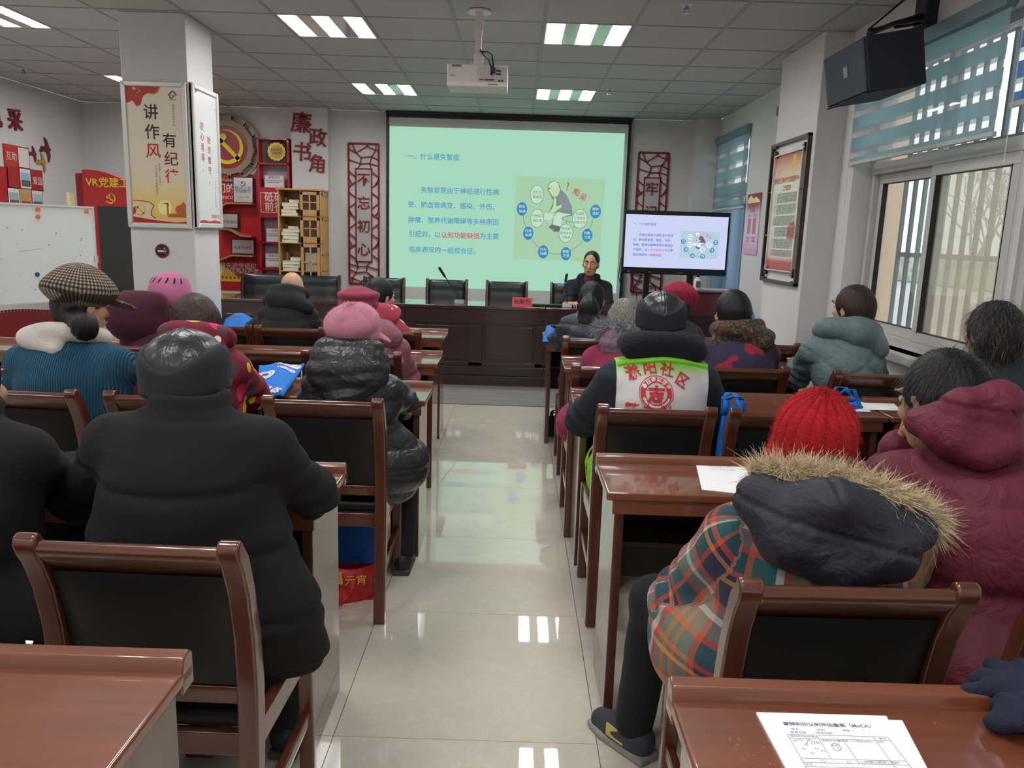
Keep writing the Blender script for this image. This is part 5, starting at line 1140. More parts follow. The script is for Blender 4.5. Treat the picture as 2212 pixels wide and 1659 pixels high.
class Person:
    """local frame: +y is where the person faces, origin under the pelvis on the floor"""
    def __init__(s, label, loc, sh, w, hd, yaw=0, pitch=0, roll=0, hs=1., el=None, er=None, hl=None, hr=None, rz=0., pel_z=.56, legs=True, face=True, knee=None, vox=.011, hands_face=False, foot_l=None, foot_r=None, kl=None):
        s.loc = V3(*loc); L = lambda p: V3(*p) - V3(loc[0], loc[1], 0)
        s.S = L(sh); s.w = w; s.H = L(hd); s.Rh = rotm(yaw, pitch, roll); s.hs = hs; j = w - .07
        s.JL, s.JR = s.S + V3(-j, 0, -.075), s.S + V3(j, 0, -.075)
        s.EL = L(el) if el is not None else s.JL + V3(-.06, .17, -.2); s.ER = L(er) if er is not None else s.JR + V3(.06, .17, -.2)
        s.HL = L(hl) if hl is not None else V3(s.S[0] - .09, s.EL[1] + .22, max(s.EL[2], .80) + .0); s.HR = L(hr) if hr is not None else V3(s.S[0] + .09, s.ER[1] + .22, max(s.ER[2], .80) + .0)
        s.P = V3(0, 0, pel_z); s.label = label
        s.N = s.S + V3(0, .0, .035)
        kn = knee if knee is not None else .42
        s.KL, s.KR = (L(kl) if kl is not None else V3(-.12, kn, .50)), V3(.12, kn, .50); s.AL = L(foot_l) if foot_l is not None else V3(-.12, kn - .03, .085); s.AR = L(foot_r) if foot_r is not None else V3(.12, kn - .03, .085)
        b = SDF(); P, S = s.P, s.S; hh = lambda v: s.H + s.Rh @ (V3(*v) * hs)
        b.ell(P, (.15, .11, .1), k=.05); b.ell(P * .6 + S * .4 - V3(0, 0, .02), (.125, .09, .15), k=.05); b.ell(P * .25 + S * .75 - V3(0, 0, .05), (w - .09, .1, .14), k=.05)
        b.cone(s.JL, s.S + V3(-.04, 0, -.03), .05, .055, k=.04); b.cone(s.JR, s.S + V3(.04, 0, -.03), .05, .055, k=.04)
        b.cone(s.S + V3(0, 0, -.03), hh((0, -.02, -.06)), .056, .05, k=.03)
        b.ell(s.H + s.Rh @ (V3(0, -.008, .02) * hs), V3(.074, .094, .098) * hs, s.Rh, k=.02); b.ell(hh((0, .022, -.058)), V3(.058, .066, .066) * hs, s.Rh, k=.03); b.ell(hh((0, .062, -.095)), V3(.026, .022, .02) * hs, s.Rh, k=.025)
        b.cone(hh((0, .088, .008)), hh((0, .106, -.032)), .009 * hs, .014 * hs, k=.014)
        for sx in (-1, 1):
            b.ell(hh((sx * .009, .099, -.036)), V3(.01, .009, .008) * hs, s.Rh, k=.008); b.ell(hh((sx * .031, .096, .012)), V3(.017, .012, .011) * hs, s.Rh, k=.012, sub=True)
            b.ell(hh((sx * .042, .062, -.024)), V3(.024, .022, .02) * hs, s.Rh, k=.02); b.ell(hh((sx * .032, .086, .03)), V3(.026, .012, .007) * hs, s.Rh, k=.012)
            b.ell(hh((sx * .078, -.004, -.008)), V3(.01, .022, .034) * hs, s.Rh @ rotm(sx * -22, 0, 0), k=.008); b.ell(hh((sx * .087, .002, -.004)), V3(.005, .012, .02) * hs, s.Rh, k=.004, sub=True)
        b.cone(hh((-.022, .094, -.062)), hh((.022, .094, -.062)), .0075 * hs, .0075 * hs, k=.008); b.cone(hh((-.018, .09, -.072)), hh((.018, .09, -.072)), .0085 * hs, .0085 * hs, k=.006)
        for J, E, Hd, sx in ((s.JL, s.EL, s.HL, -1), (s.JR, s.ER, s.HR, 1)):
            b.cone(J, E, .047, .038, k=.03); d = Hd - E; d /= np.linalg.norm(d); b.cone(E, Hd, .036, .025, k=.02)
            up = V3(0, 0, 1) if not hands_face or sx > 0 else V3(.6, -.8, 0); up = up - d * (up @ d); up /= np.linalg.norm(up); sd = np.cross(d, up)
            b.ell(Hd + d * .05, (.04, .05, .016), np.stack([sd, d, up], 1), k=.015)
            for q, (o, ln) in enumerate(((-.032, .062), (-.011, .074), (.011, .07), (.031, .056))):
                f0 = Hd + d * .085 + sd * o; f1 = f0 + d * ln * .55 + sd * o * .25 - up * .006; f2 = f1 + d * ln * .4 - up * .022
                b.chain([f0 - d * .03, f0, f1, f2], [.0095, .0095, .0088, .0075], k=.006)
            ts = -sx  # thumbs point towards each other
            t0 = Hd + d * .03 + sd * .03 * ts; t1 = t0 + d * .035 + sd * .03 * ts; b.chain([t0, t1, t1 + d * .034 + sd * .006 * ts], [.013, .011, .009], k=.01)
        if legs:
            for sx, K, A in ((-1, s.KL, s.AL), (1, s.KR, s.AR)):
                b.cone(P + V3(sx * .085, .02, -.04), K, .078, .055, k=.04); b.cone(K, A, .052, .036, k=.03); b.cone(A, A + V3(0, .15, -.05), .036, .026, k=.02)
        V, F = b.surface(vox); V = soften(V, F, 1, .3)
        s.o = qmesh('person', V, F, skinmat()); s.o.location = (loc[0], loc[1], 0); s.o.rotation_euler = (0, 0, rz); tag(s.o, label, 'person')
        if face:
            for sx in (-1, 1):
                e = MB(); 
                for nm, off, r, m in (('eye', .083, .0095, M_eye), ('iris', .0888, .0048, M_iris)):
                    c = hh((sx * .031, off, .010)); bm = bmesh.new(); bmesh.ops.create_uvsphere(bm, u_segments=12, v_segments=8, radius=r * hs, matrix=Matrix.Translation(c)); me = bpy.data.meshes.new(nm); bm.to_mesh(me); bm.free(); link(nm, me, m, s.o)
                MB().tube([tuple(hh(v)) for v in ((sx * .014, .1, .031), (sx * .032, .1015, .0375), (sx * .052, .084, .030))], [.003, .0042, .002], 6).build('eyebrow', M_brow, s.o, smooth=True)
            MB().tube([tuple(hh(v)) for v in ((-.024, .093, -.066), (-.01, .1025, -.0625), (0, .1035, -.064), (.01, .1025, -.0625), (.024, .093, -.066))], [.002, .0042, .004, .0042, .002], 6).tube([tuple(hh(v)) for v in ((-.02, .094, -.070), (0, .102, -.074), (.02, .094, -.070))], [.002, .005, .002], 6).build('lips', M_lip, s.o, smooth=True)
    def h(s, *v): return s.H + s.Rh @ (V3(*v) * s.hs)
    # ---- clothing
    def coat(s, m, th=.02, hem=None, fold=.004, kind=None, pitch=.07, vox=.0105, flare=0., bulk=1., name='coat', collar=.0, seed=1, skirt=None, extra=None, belly=0., cuff=.05, tilt=0.):
        b = SDF(); P, S, w = s.P, s.S, s.w; mid = P * .5 + S * .5
        j = w - .065
        b.cone(S + V3(-.05, -.01, -.035), S + V3(-j, 0, -.058), .07 + th * .4, .056 + th * .25, k=.04); b.cone(S + V3(.05, -.01, -.035), S + V3(j, 0, -.058), .07 + th * .4, .056 + th * .25, k=.04)
        b.cone(S + V3(0, .0, -.02), S + V3(0, .015, .0), .085, .066, k=.04)
        b.ell(S * .72 + P * .28 + V3(0, -.015, -.01), (w - .045, .12 + th, .17), k=.06); b.ell(mid + V3(0, belly * .5, -.02), (w - .05 + flare * .3, .125 + th + belly, .19), k=.06)
        b.ell(P + V3(0, .01, .02), (max(w - .05, .17) + flare, .145 + th, .14), k=.06)
        if skirt:
            for sx, K in ((-1, s.KL), (1, s.KR)): q = P + V3(sx * .09, .03, -.02); b.cone(q, q + (K - q) * min(1, skirt / .36), .105 + th, .09 + th * .4, k=.05)
        for J, E, Hd in ((s.JL, s.EL, s.HL), (s.JR, s.ER, s.HR)):
            b.cone(J + V3(0, 0, .008), E, .052 + th * .6, .044 + th * .55, k=.03); d = Hd - E; b.cone(E, E + d * .9, .044 + th * .55, .034 + th * .4, k=.025)
        if collar: b.tor(S + V3(0, .01, .055), (.075, .072), collar, None, k=.02)
        if hem is not None: b.ell(P + V3(hem[0], hem[1], hem[2]), hem[3], k=.07)
        if extra: extra(b)
        V, F = b.surface(vox); V = soften(V, F, 1, .4); N = normals(V, F)
        # cloth folds: broad sags plus tighter creases at the elbows and waist
        dE = np.minimum(np.linalg.norm(V - s.EL, axis=1), np.linalg.norm(V - s.ER, axis=1)); tw = np.exp(-(dE / .11) ** 2)
        st = V * V3(.6, .6, 1.6)
        d = fold * wob(st, 14, seed) + fold * .9 * (1 - np.abs(wob(st, 9, seed + 3, 2)) * 3.).clip(-1, 1) * .5
        d += tw * fold * 1.6 * np.sin(V @ V3(30, -40, 95) + 2 * wob(V, 12, seed + 5, 1))
        if kind == 'puffer':
            q = V[:, 2] + tilt * V[:, 0] + .006 * wob(V, 10, seed + 7, 2); f = np.abs(np.sin(np.pi * q / pitch)); d += .013 * (f ** .55 - .7)
            d += .0045 * wob(V * V3(2.2, 1, .8), 30, seed + 9, 2) * (1 - f)
        if kind == 'quilt':
            q1 = np.abs(np.sin(np.pi * (V[:, 2] + .8 * V[:, 0]) / pitch)); q2 = np.abs(np.sin(np.pi * (V[:, 2] - .8 * V[:, 0]) / pitch)); d += .012 * (np.minimum(q1, q2) ** .5 - .6)
        if kind == 'lines':
            q = V[:, 2] + .004 * wob(V, 8, seed + 7, 2) - .12 * (V[:, 0] - s.S[0]) ** 2; f = np.abs(np.sin(np.pi * q / pitch)); d -= .008 * np.exp(-(f / .26) ** 2)
        V = V + N * d[:, None]
        s.coat_obj = qmesh(name, V, F, m, s.o); s.cV, s.cF = V, F; return s.coat_obj
    def trousers(s, m, vox=.013, shoes=True, shoe_m=None, turn=0.):
        b = SDF(); P = s.P; b.ell(P + V3(0, .02, -.02), (.165, .13, .1), k=.05)
        for sx, K, A in ((-1, s.KL, s.AL), (1, s.KR, s.AR)):
            b.cone(P + V3(sx * .085, .02, -.04), K, .09, .07, k=.04); b.cone(K, A + V3(0, 0, .01), .068, .056, k=.03)
        V, F = b.surface(vox); V = V + normals(V, F) * (.004 * wob(V, 22, 11))[:, None]; qmesh('trousers', V, F, m, s.o)
        if shoes:
            for sx, A in ((-1, s.AL), (1, s.AR)):
                z = A[2] - .085
                T = rotm(turn if sx < 0 else 0); A0_ = A; 
                q = SDF().cone(A + V3(0, -.03, -.035), A + V3(0, .13, -.05), .044, .036, k=.03).cone(A + V3(0, .0, -.01), A + V3(0, .06, -.03), .045, .04, k=.03).ell(A + V3(0, .06, -.12), (.2, .3, .052), k=.005, sub=True)
                V, F = q.surface(.009); V = A + (V - A) @ T.T; qmesh('shoe', V, F, shoe_m or mat('black shoe', (30, 30, 32), .5), s.o)
                so = MB().prism([tuple((A + T @ V3(*v, 0))[:2]) for v in ((-.04, -.07), (.04, -.07), (.046, .1), (.03, .168), (-.03, .168), (-.046, .1))], 'z', z + .0, z + .026).build('sole', mat('shoe sole', (150, 148, 142), .6) if shoe_m else mat('dark sole', (70, 68, 64), .7), s.o, bevel=.008)
    def shape(s, name, m, fn, vox=.009, fold=.003, seed=2, f=20, parent=None, disp=None, soft=1):
        b = SDF(); fn(b); V, F = b.surface(vox); V = soften(V, F, soft, .4); N = normals(V, F); d = fold * wob(V, f, seed)
        if disp is not None: d = d + disp(V, N)
        V = V + N * d[:, None]; o = qmesh(name, V, F, m, parent or s.o); return o, V, F
    def hair(s, m, extra=None, vol=1., hat=False, vox=.007, strand=.0015, name='hair', freq=300, low=0.):
        def fn(b):
            b.ell(s.h(0, -.016, .03), V3(.084, .1, .1) * s.hs * vol, s.Rh, k=.02); b.ell(s.h(0, -.04, -.025), V3(.074, .07, .075) * s.hs * vol, s.Rh, k=.03)
            if low: b.ell(s.h(0, -.035, -.07 - low), V3(.07, .05, .05) * s.hs * vol, s.Rh, k=.04)
            if extra: extra(b)
            b.ell(s.h(0, .105, -.035), V3(.072, .072, .085) * s.hs, s.Rh, k=.015, sub=True)
            if hat: b.ell(s.h(0, 0, .16), V3(.25, .25, .125) * s.hs, s.Rh, k=.005, sub=True)
            for sx in (-1, 1): b.ell(s.h(sx * .085, .012, -.03), V3(.02, .026, .04) * s.hs, s.Rh, k=.01, sub=True)
        def dp(V, N):
            q = (V - s.H) @ s.Rh; an = np.arctan2(q[:, 0], -q[:, 1]); return strand * np.sin(an * freq / 6 + 3 * wob(V, 16, 5, 2) + q[:, 2] * 8) + strand * .6 * np.sin(an * freq / 2.6 + 5 * wob(V, 20, 8, 2))
        return s.shape(name, m, fn, vox, .003, 6, 24, disp=dp, soft=1)
def strands(name, V, F, m, parent, n, L, seed=1, down=1., rad=.0006, spread=.5, zmin=None, part=None):
    """fine loose hairs that leave the surface and hang"""
    rg = np.random.default_rng(seed); N = normals(V, F); ids = rg.integers(0, len(V), n)
    if zmin is not None: ids = ids[V[ids, 2] > zmin]
    vs = []; fs = []
    for i in ids:
        p = V[i]; nn = N[i]; g = V3(0, 0, -1) - nn * (-nn[2]); g = g / (np.linalg.norm(g) + 1e-6); d = g * down + nn * .25 + rg.normal(size=3) * .22 * spread; d /= np.linalg.norm(d); ln = L * rg.uniform(.5, 1.2); side = np.cross(d, nn); side /= np.linalg.norm(side) + 1e-6
        k0 = len(vs); st = 4
        for q in range(st + 1):
            t = q / st; c = p + d * ln * t + nn * .005 * math.sin(t * 2.6) + V3(0, 0, -1) * .012 * t * t + side * .006 * math.sin(t * 3 + i); wd = rad * (1 - .75 * t); vs += [c - side * wd, c + side * wd]
        for q in range(st): fs.append([k0 + 2 * q, k0 + 2 * q + 1, k0 + 2 * q + 3, k0 + 2 * q + 2])
    o = qmesh(name, np.array(vs), np.array(fs), m, parent); o['kind'] = 'stuff'; return o
def fur(name, path, rad, n, L, m, parent, seed=1, bias=(0, 0, 0), wd=.0016):
    """tufts of fur along a path"""
    rg = np.random.default_rng(seed); path = np.array(path, float); seg = np.linalg.norm(np.diff(path, axis=0), axis=1); cum = np.concatenate([[0], np.cumsum(seg)]); vs = []; fs = []
    cl = rg.normal(size=(60, 3)) * .5
    for i in range(n):
        t = rg.uniform(0, cum[-1]); k = min(np.searchsorted(cum, t) - 1, len(seg) - 1); k = max(k, 0); u = (t - cum[k]) / seg[k]; c = path[k] * (1 - u) + path[k + 1] * u; ax = (path[k + 1] - path[k]) / seg[k]
        r = rg.normal(size=3); r -= ax * (r @ ax); r /= np.linalg.norm(r) + 1e-9; q = cl[int(t / cum[-1] * 59.99)]; d = r * .8 + np.array(bias) + q * .5 + ax * rg.normal() * .35; d /= np.linalg.norm(d); p = c + r * rad * rg.uniform(.5, 1); ln = L * rg.uniform(.45, 1.15); sd = np.cross(d, rg.normal(size=3)); sd /= np.linalg.norm(sd) + 1e-9; bend = rg.normal(size=3) * .18 + V3(0, 0, -.25)
        k0 = len(vs)
        for g in range(4):
            tt = g / 3; cc = p + d * ln * tt + bend * ln * tt * tt; ww = wd * (1 - .85 * tt); vs += [cc - sd * ww, cc + sd * ww]
        for g in range(3): fs.append([k0 + 2 * g, k0 + 2 * g + 1, k0 + 2 * g + 3, k0 + 2 * g + 2])
    o = qmesh(name, np.array(vs), np.array(fs), m, parent); o['kind'] = 'stuff'; return o
def dome(name, s, c, rad, m, prof, rf=None, nt=64, npz=26, rot=None, lo=-40, parent=None, top=90):
    """a hat as a polar grid: prof(lat) scales the radius, rf(ang, lat) adds ribs"""
    Rr = s.Rh if rot is None else rot; V = []; F = []
    lats = [R(lo + (top - lo) * k / npz) for k in range(npz + 1)]
    for la in lats:
        for q in range(nt):
            a = 2 * math.pi * q / nt; k = prof(la) + (rf(a, la) if rf else 0.)
            V.append(c + Rr @ (V3(math.cos(la) * math.cos(a), math.cos(la) * math.sin(a), math.sin(la)) * np.array(rad) * k))
    for i in range(npz):
        for q in range(nt): q2 = (q + 1) % nt; F.append([i * nt + q, i * nt + q2, (i + 1) * nt + q2, (i + 1) * nt + q])
    return qmesh(name, np.array(V), np.array(F), m, parent or s.o), np.array(V), np.array(F)

# ---- cloth materials
def ribbed(name, col, scale, axis='x', depth=.002, rough=.85, sheen=.4, dark=.6):
    if name in MATS: return MATS[name]
    m = mat(name, col, rough, sheen=sheen); nt = m.node_tree; b = nt.nodes['Principled BSDF']; tc = nt.nodes.new('ShaderNodeTexCoord'); wv = nt.nodes.new('ShaderNodeTexWave'); wv.bands_direction = axis.upper(); wv.inputs['Scale'].default_value = scale; wv.inputs['Distortion'].default_value = 3.; wv.inputs['Detail'].default_value = 1; wv.inputs['Detail Scale'].default_value = .35
    nt.links.new(tc.outputs['Object'], wv.inputs[0]); bp = nt.nodes.new('ShaderNodeBump'); bp.inputs['Distance'].default_value = depth; nt.links.new(wv.outputs['Fac'], bp.inputs['Height']); nt.links.new(bp.outputs[0], b.inputs['Normal'])
    return m
def plaid(name):
    if name in MATS: return MATS[name]
    m = mat(name, (110, 105, 95), .95, sheen=.3, bump=(420, .0015)); nt = m.node_tree; b = nt.nodes['Principled BSDF']; tc = nt.nodes.new('ShaderNodeTexCoord'); uvn = nt.nodes.new('ShaderNodeAttribute'); uvn.attribute_name = 'cloth'
    sx = nt.nodes.new('ShaderNodeSeparateXYZ'); nt.links.new(uvn.outputs['Vector'], sx.inputs[0])
    def ramp(sock, stops):
        md = nt.nodes.new('ShaderNodeMath'); md.operation = 'FRACT'; sc = nt.nodes.new('ShaderNodeMath'); sc.operation = 'MULTIPLY'; sc.inputs[1].default_value = 1 / .23; nt.links.new(sock, sc.inputs[0]); nt.links.new(sc.outputs[0], md.inputs[0])
        rp = nt.nodes.new('ShaderNodeValToRGB'); rp.color_ramp.interpolation = 'CONSTANT'; nt.links.new(md.outputs[0], rp.inputs[0])
        while len(rp.color_ramp.elements) < len(stops): rp.color_ramp.elements.new(.5)
        for e, (p, c) in zip(rp.color_ramp.elements, stops): e.position = p; e.color = (*lin(c), 1)
        return rp.outputs[0]
    nv, te, ol, gr, rd, og, wh = (34, 36, 66), (38, 84, 86), (136, 128, 104), (124, 118, 108), (190, 70, 44), (196, 128, 58), (206, 206, 196)
    A = ramp(sx.outputs[0], [(0, nv), (.22, rd), (.28, te), (.47, wh), (.53, rd), (.59, ol), (.66, og), (.71, ol), (.76, og), (.81, ol), (.94, rd)])
    B = ramp(sx.outputs[1], [(0, nv), (.24, og), (.29, nv), (.34, rd), (.4, te), (.6, rd), (.65, gr), (.8, wh), (.86, gr), (.94, rd)])
    mx = nt.nodes.new('ShaderNodeMix'); mx.data_type = 'RGBA'; mx.inputs[0].default_value = .5; nt.links.new(A, mx.inputs[6]); nt.links.new(B, mx.inputs[7]); nt.links.new(mx.outputs[2], b.inputs['Base Color']); return m
def spots(name, base, cols, scale, thr):
    """printed spots of several colours on cloth"""
    if name in MATS: return MATS[name]
    m = mat(name, base, .8, sheen=.2); nt = m.node_tree; b = nt.nodes['Principled BSDF']; tc = nt.nodes.new('ShaderNodeTexCoord'); prev = None
    c0 = nt.nodes.new('ShaderNodeRGB'); c0.outputs[0].default_value = (*lin(base), 1); prev = c0.outputs[0]
    for k, col in enumerate(cols):
        mp = nt.nodes.new('ShaderNodeMapping'); mp.inputs['Location'].default_value = (k * 3.7, k * 1.9, k * 2.3); mp.inputs['Rotation'].default_value = (0, k * .5, k * .4); mp.inputs['Scale'].default_value = (1, 1, 1 if k == 0 else .55); nt.links.new(tc.outputs['Object'], mp.inputs[0])
        v = nt.nodes.new('ShaderNodeTexVoronoi'); v.inputs['Scale'].default_value = scale * (1 - .12 * k); v.inputs['Randomness'].default_value = .85; nt.links.new(mp.outputs[0], v.inputs['Vector'])
        lt = nt.nodes.new('ShaderNodeMath'); lt.operation = 'LESS_THAN'; lt.inputs[1].default_value = thr[k]; nt.links.new(v.outputs['Distance'], lt.inputs[0])
        mx = nt.nodes.new('ShaderNodeMix'); mx.data_type = 'RGBA'; nt.links.new(lt.outputs[0], mx.inputs[0]); nt.links.new(prev, mx.inputs[6]); mx.inputs[7].default_value = (*lin(col), 1); prev = mx.outputs[2]
    nt.links.new(prev, b.inputs['Base Color']); return m
def set_cloth(o, UV):
    a = o.data.attributes.new('cloth', 'FLOAT_VECTOR', 'POINT'); a.data.foreach_set('vector', np.ascontiguousarray(UV, np.float32).ravel())
H_black = mat('black hair', (24, 20, 20), .38, spec=.6, bump=(1, 0) if False else None)
def hairmat(name, col, col2=None, rough=.4):
    if name in MATS: return MATS[name]
    m = mat(name, col, rough, spec=.35); nt = m.node_tree; b = nt.nodes['Principled BSDF']; tc = nt.nodes.new('ShaderNodeTexCoord'); mp = nt.nodes.new('ShaderNodeMapping'); mp.inputs['Scale'].default_value = (150, 150, 12); nt.links.new(tc.outputs['Object'], mp.inputs[0])
    n = nt.nodes.new('ShaderNodeTexNoise'); n.inputs['Scale'].default_value = 2.; n.inputs['Detail'].default_value = 3; n.inputs['Distortion'].default_value = .4; nt.links.new(mp.outputs[0], n.inputs[0])
    rp = nt.nodes.new('ShaderNodeValToRGB'); rp.color_ramp.elements[0].position = .38; rp.color_ramp.elements[1].position = .66; rp.color_ramp.elements[0].color = (*lin(col), 1); rp.color_ramp.elements[1].color = (*lin(col2 or [min(255, c * 1.45 + 5) for c in col]), 1)
    nt.links.new(n.outputs[0], rp.inputs[0]); nt.links.new(rp.outputs[0], b.inputs['Base Color']); bp = nt.nodes.new('ShaderNodeBump'); bp.inputs['Distance'].default_value = .002; nt.links.new(n.outputs[0], bp.inputs['Height']); nt.links.new(bp.outputs[0], b.inputs['Normal']); return m
HB = hairmat('black hair strands', (15, 13, 14), (34, 30, 30)); HBR = hairmat('brown black hair strands', (34, 25, 23), (70, 52, 46)); HG = hairmat('grey hair strands', (70, 66, 62), (168, 162, 152), .5); HGD = hairmat('greying dark hair strands', (20, 20, 21), (74, 73, 73), .45)
# ================================================================== the people
def wool(name, col, bump=(260, .0012), rough=.9, sheen=.25, var=.05, crease=(7, .006)): return mat(name, col, rough, sheen=sheen, bump=bump, var=var, vscale=14, crease=crease)
def nylon(name, col, rough=.45): return mat(name, col, rough, bump=(42, .004), spec=.45, crease=(11, .012))
K_black = wool('black trouser cloth', (24, 25, 28), sheen=.1)
def seat(label, ych, ysh, L, Rr, top, yh, hat=.0, hs=1., dz=0., px=None, elL=None, elR=None, **kw):
    a, b = at(*L, ysh), at(*Rr, ysh); t = at(*top, yh); c = (a + b) / 2
    e = {}
    if elL: e['el'] = tuple(at(*elL[:2], elL[2]))
    if elR: e['er'] = tuple(at(*elR[:2], elR[2]))
    for k in ('hl', 'hr'):
        if k in kw: v = kw.pop(k); e[k] = tuple(at(*v[:2], v[2]))
    return Person(label, ((c.x if px is None else px), ych + .085 + .20, 0), (c.x, ysh, (a.z + b.z) / 2 + dz), (b.x - a.x) / 2, (t.x, yh, t.z - .118 * hs - hat), hs=hs, **e, **kw)
def band(name, s, c, rad, zt, zb, th, m, n=56, k=5, parent=None):
    V = []; F = []
    prof = [(0, 0), (1, .0), (1.25, .5), (1., 1.), (0, 1), (-.1, .5)]
    for q in range(n):
        a = 2 * math.pi * q / n; z0, z1 = zb(a), zt(a)
        for o, u in prof: V.append(c + s.Rh @ V3((rad[0] + th * o) * math.cos(a), (rad[1] + th * o) * math.sin(a), z0 + (z1 - z0) * u))
    p = len(prof)
    for q in range(n):
        q2 = (q + 1) % n
        for i in range(p): i2 = (i + 1) % p; F.append([q * p + i, q2 * p + i, q2 * p + i2, q * p + i2])
    return qmesh(name, np.array(V), np.array(F), m, parent or s.o)
def leather_cap(s, m_top, m_band, sc=1., tilt=0.):
    c = s.h(0, -.006, .04); ax, ay, az = .104 * sc, .122 * sc, .1 * sc
    def seam(a, la):
        d = 0.
        for q in (-90, -30, 30, 90, 150, 210):
            x = (a - R(q) + math.pi) % (2 * math.pi) - math.pi; x *= math.cos(la)
            for o in (-.05, .05): d -= .016 * math.exp(-((x - o) / .016) ** 2)
            d += .01 * math.exp(-(x / .03) ** 2)
        return d + .014 * math.sin(3 * a + 2) * math.cos(la) * math.sin(max(la, 0) * 3)
    o, _, _ = dome('cap', s, c, (ax, ay, az), m_top, lambda la: 1 + .03 * math.cos(2 * la), seam, 132, 24, lo=-15)
    V = []; F = []; n = 64; rows = 8
    for q in range(n):
        a = 2 * math.pi * q / n; zt = -.004 + .05 * abs(math.cos(a)) ** 1.4; zb = -.072 + .012 * abs(math.cos(a))
        for k in range(rows + 1):
            z = zb + (zt - zb) * k / rows; f = math.sqrt(max(.2, 1 - (max(z, 0) / az) ** 2)) * (1 + .02 * min(0, z) / .07)
            V.append(c + s.Rh @ V3(ax * f * 1.035 * math.cos(a) + .0095 * math.cos(a), ay * f * 1.035 * math.sin(a) + .0095 * math.sin(a), z))
        for k in (rows, 0): 
            z = zb + (zt - zb) * k / rows; f = math.sqrt(max(.2, 1 - (max(z, 0) / az) ** 2)); V.append(c + s.Rh @ V3(ax * f * math.cos(a) * .985, ay * f * math.sin(a) * .985, z + (.004 if k else 0)))
    p = rows + 3
    for q in range(n):
        q2 = (q + 1) % n
        for i in range(p): i2 = (i + 1) % p; F.append([q * p + i, q2 * p + i, q2 * p + i2, q * p + i2])
    qmesh('cap_band', np.array(V), np.array(F), m_band, o)
M_capl = mat('black cap leather', (40, 42, 43), .3, bump=(60, .0025), spec=.6); M_capf = wool('dark felt', (36, 37, 39))
pxy = lambda q, Y: V3(*at(q[0], q[1], Y))

# 1 man in long black coat, leather cap
s = seat('person in a long black wool coat and black leather cap, seated at lower left', 1.44, 1.77, (186, 906), (634, 908), (398, 703), 1.85, .012, 1.02, dz=.0, elL=(165, 1075, 1.98), elR=(676, 1066, 1.95), pel_z=.57, knee=.38)
s.coat(wool('black coat wool', (17, 17, 19), sheen=.03, rough=.95), th=.03, fold=.005, kind='lines', pitch=.155, flare=.02, skirt=.26, seed=3, vox=.0075, collar=.016, extra=lambda b: b.chain([s.S + V3(.15, -.02, -.30), V3(.225, .0, .62), V3(.26, .03, .50)], [.09, .075, .045], k=.07).chain([V3(-.24, .02, .5), V3(.0, -.04, .46), V3(.26, .03, .5)], [.05, .06, .045], k=.06).chain([s.S + V3(-.15, -.02, -.30), V3(-.22, .0, .62), V3(-.25, .03, .5)], [.09, .075, .05], k=.07))
s.trousers(K_black); s.hair(HG, vol=.96, hat=True); leather_cap(s, M_capl, M_capf, .87)
b = MB(); q = pxy((668, 1275), 1.72) - V3(*s.loc[:2], 0); bm = bmesh.new(); bmesh.ops.create_uvsphere(bm, u_segments=10, v_segments=6, radius=.006, matrix=Matrix.Translation(q)); me = bpy.data.meshes.new('snap_button'); bm.to_mesh(me); bm.free(); link('snap_button', me, M_chrome, s.o)
# 2 person at the left edge
s = seat('person in a black jacket cut off by the left edge of the photo', 1.44, 1.78, (-290, 915), (105, 945), (-90, 735), 1.86, 0., 1., elL=(-340, 1080, 1.98), elR=(120, 1040, 2.02), knee=.38)
s.coat(wool('black jacket cloth', (15, 15, 16), sheen=.03, rough=.95), th=.03, fold=.006, flare=.06, skirt=.2, hem=(0, .03, 0, (.27, .19, .14)), seed=5, collar=.02); s.trousers(K_black); s.hair(HB)
# 3 blue ribbed jacket, tweed cap
s = seat('person in a teal blue ribbed jacket and a brown tweed peaked cap at the left', 2.80, 3.10, (14, 758), (288, 752), (172, 594), 3.16, .0, 1.0, yaw=-34, pitch=-8, elL=(12, 905, 3.2), elR=(300, 890, 3.28), face=True, px=-1.74)
s.coat(ribbed('blue corduroy', (28, 78, 102), 34, 'x', .006), th=.04, fold=.007, flare=.05, seed=7, vox=.0095, hem=(0, 0, -.02, (.27, .2, .14)))
s.trousers(K_black)
s.shape('fleece_collar', mat('white fleece', (222, 216, 206), .95, sheen=.5, bump=(160, .006)), lambda b: b.tor(s.S + V3(0, .02, .055), (.11, .105), .037, rotm(0, -16)).cone(s.S + V3(-.13, -.05, .05), s.S + V3(.0, -.1, .02), .045, .034), fold=.004)
s.hair(HB, lambda b: b.cone(s.h(.02, -.07, -.05), pxy((186, 700), 2.99) - V3(*s.loc[:2], 0), .036, .042, k=.03).ell(pxy((184, 712), 2.985) - V3(*s.loc[:2], 0), (.05, .032, .045), k=.03), hat=True)
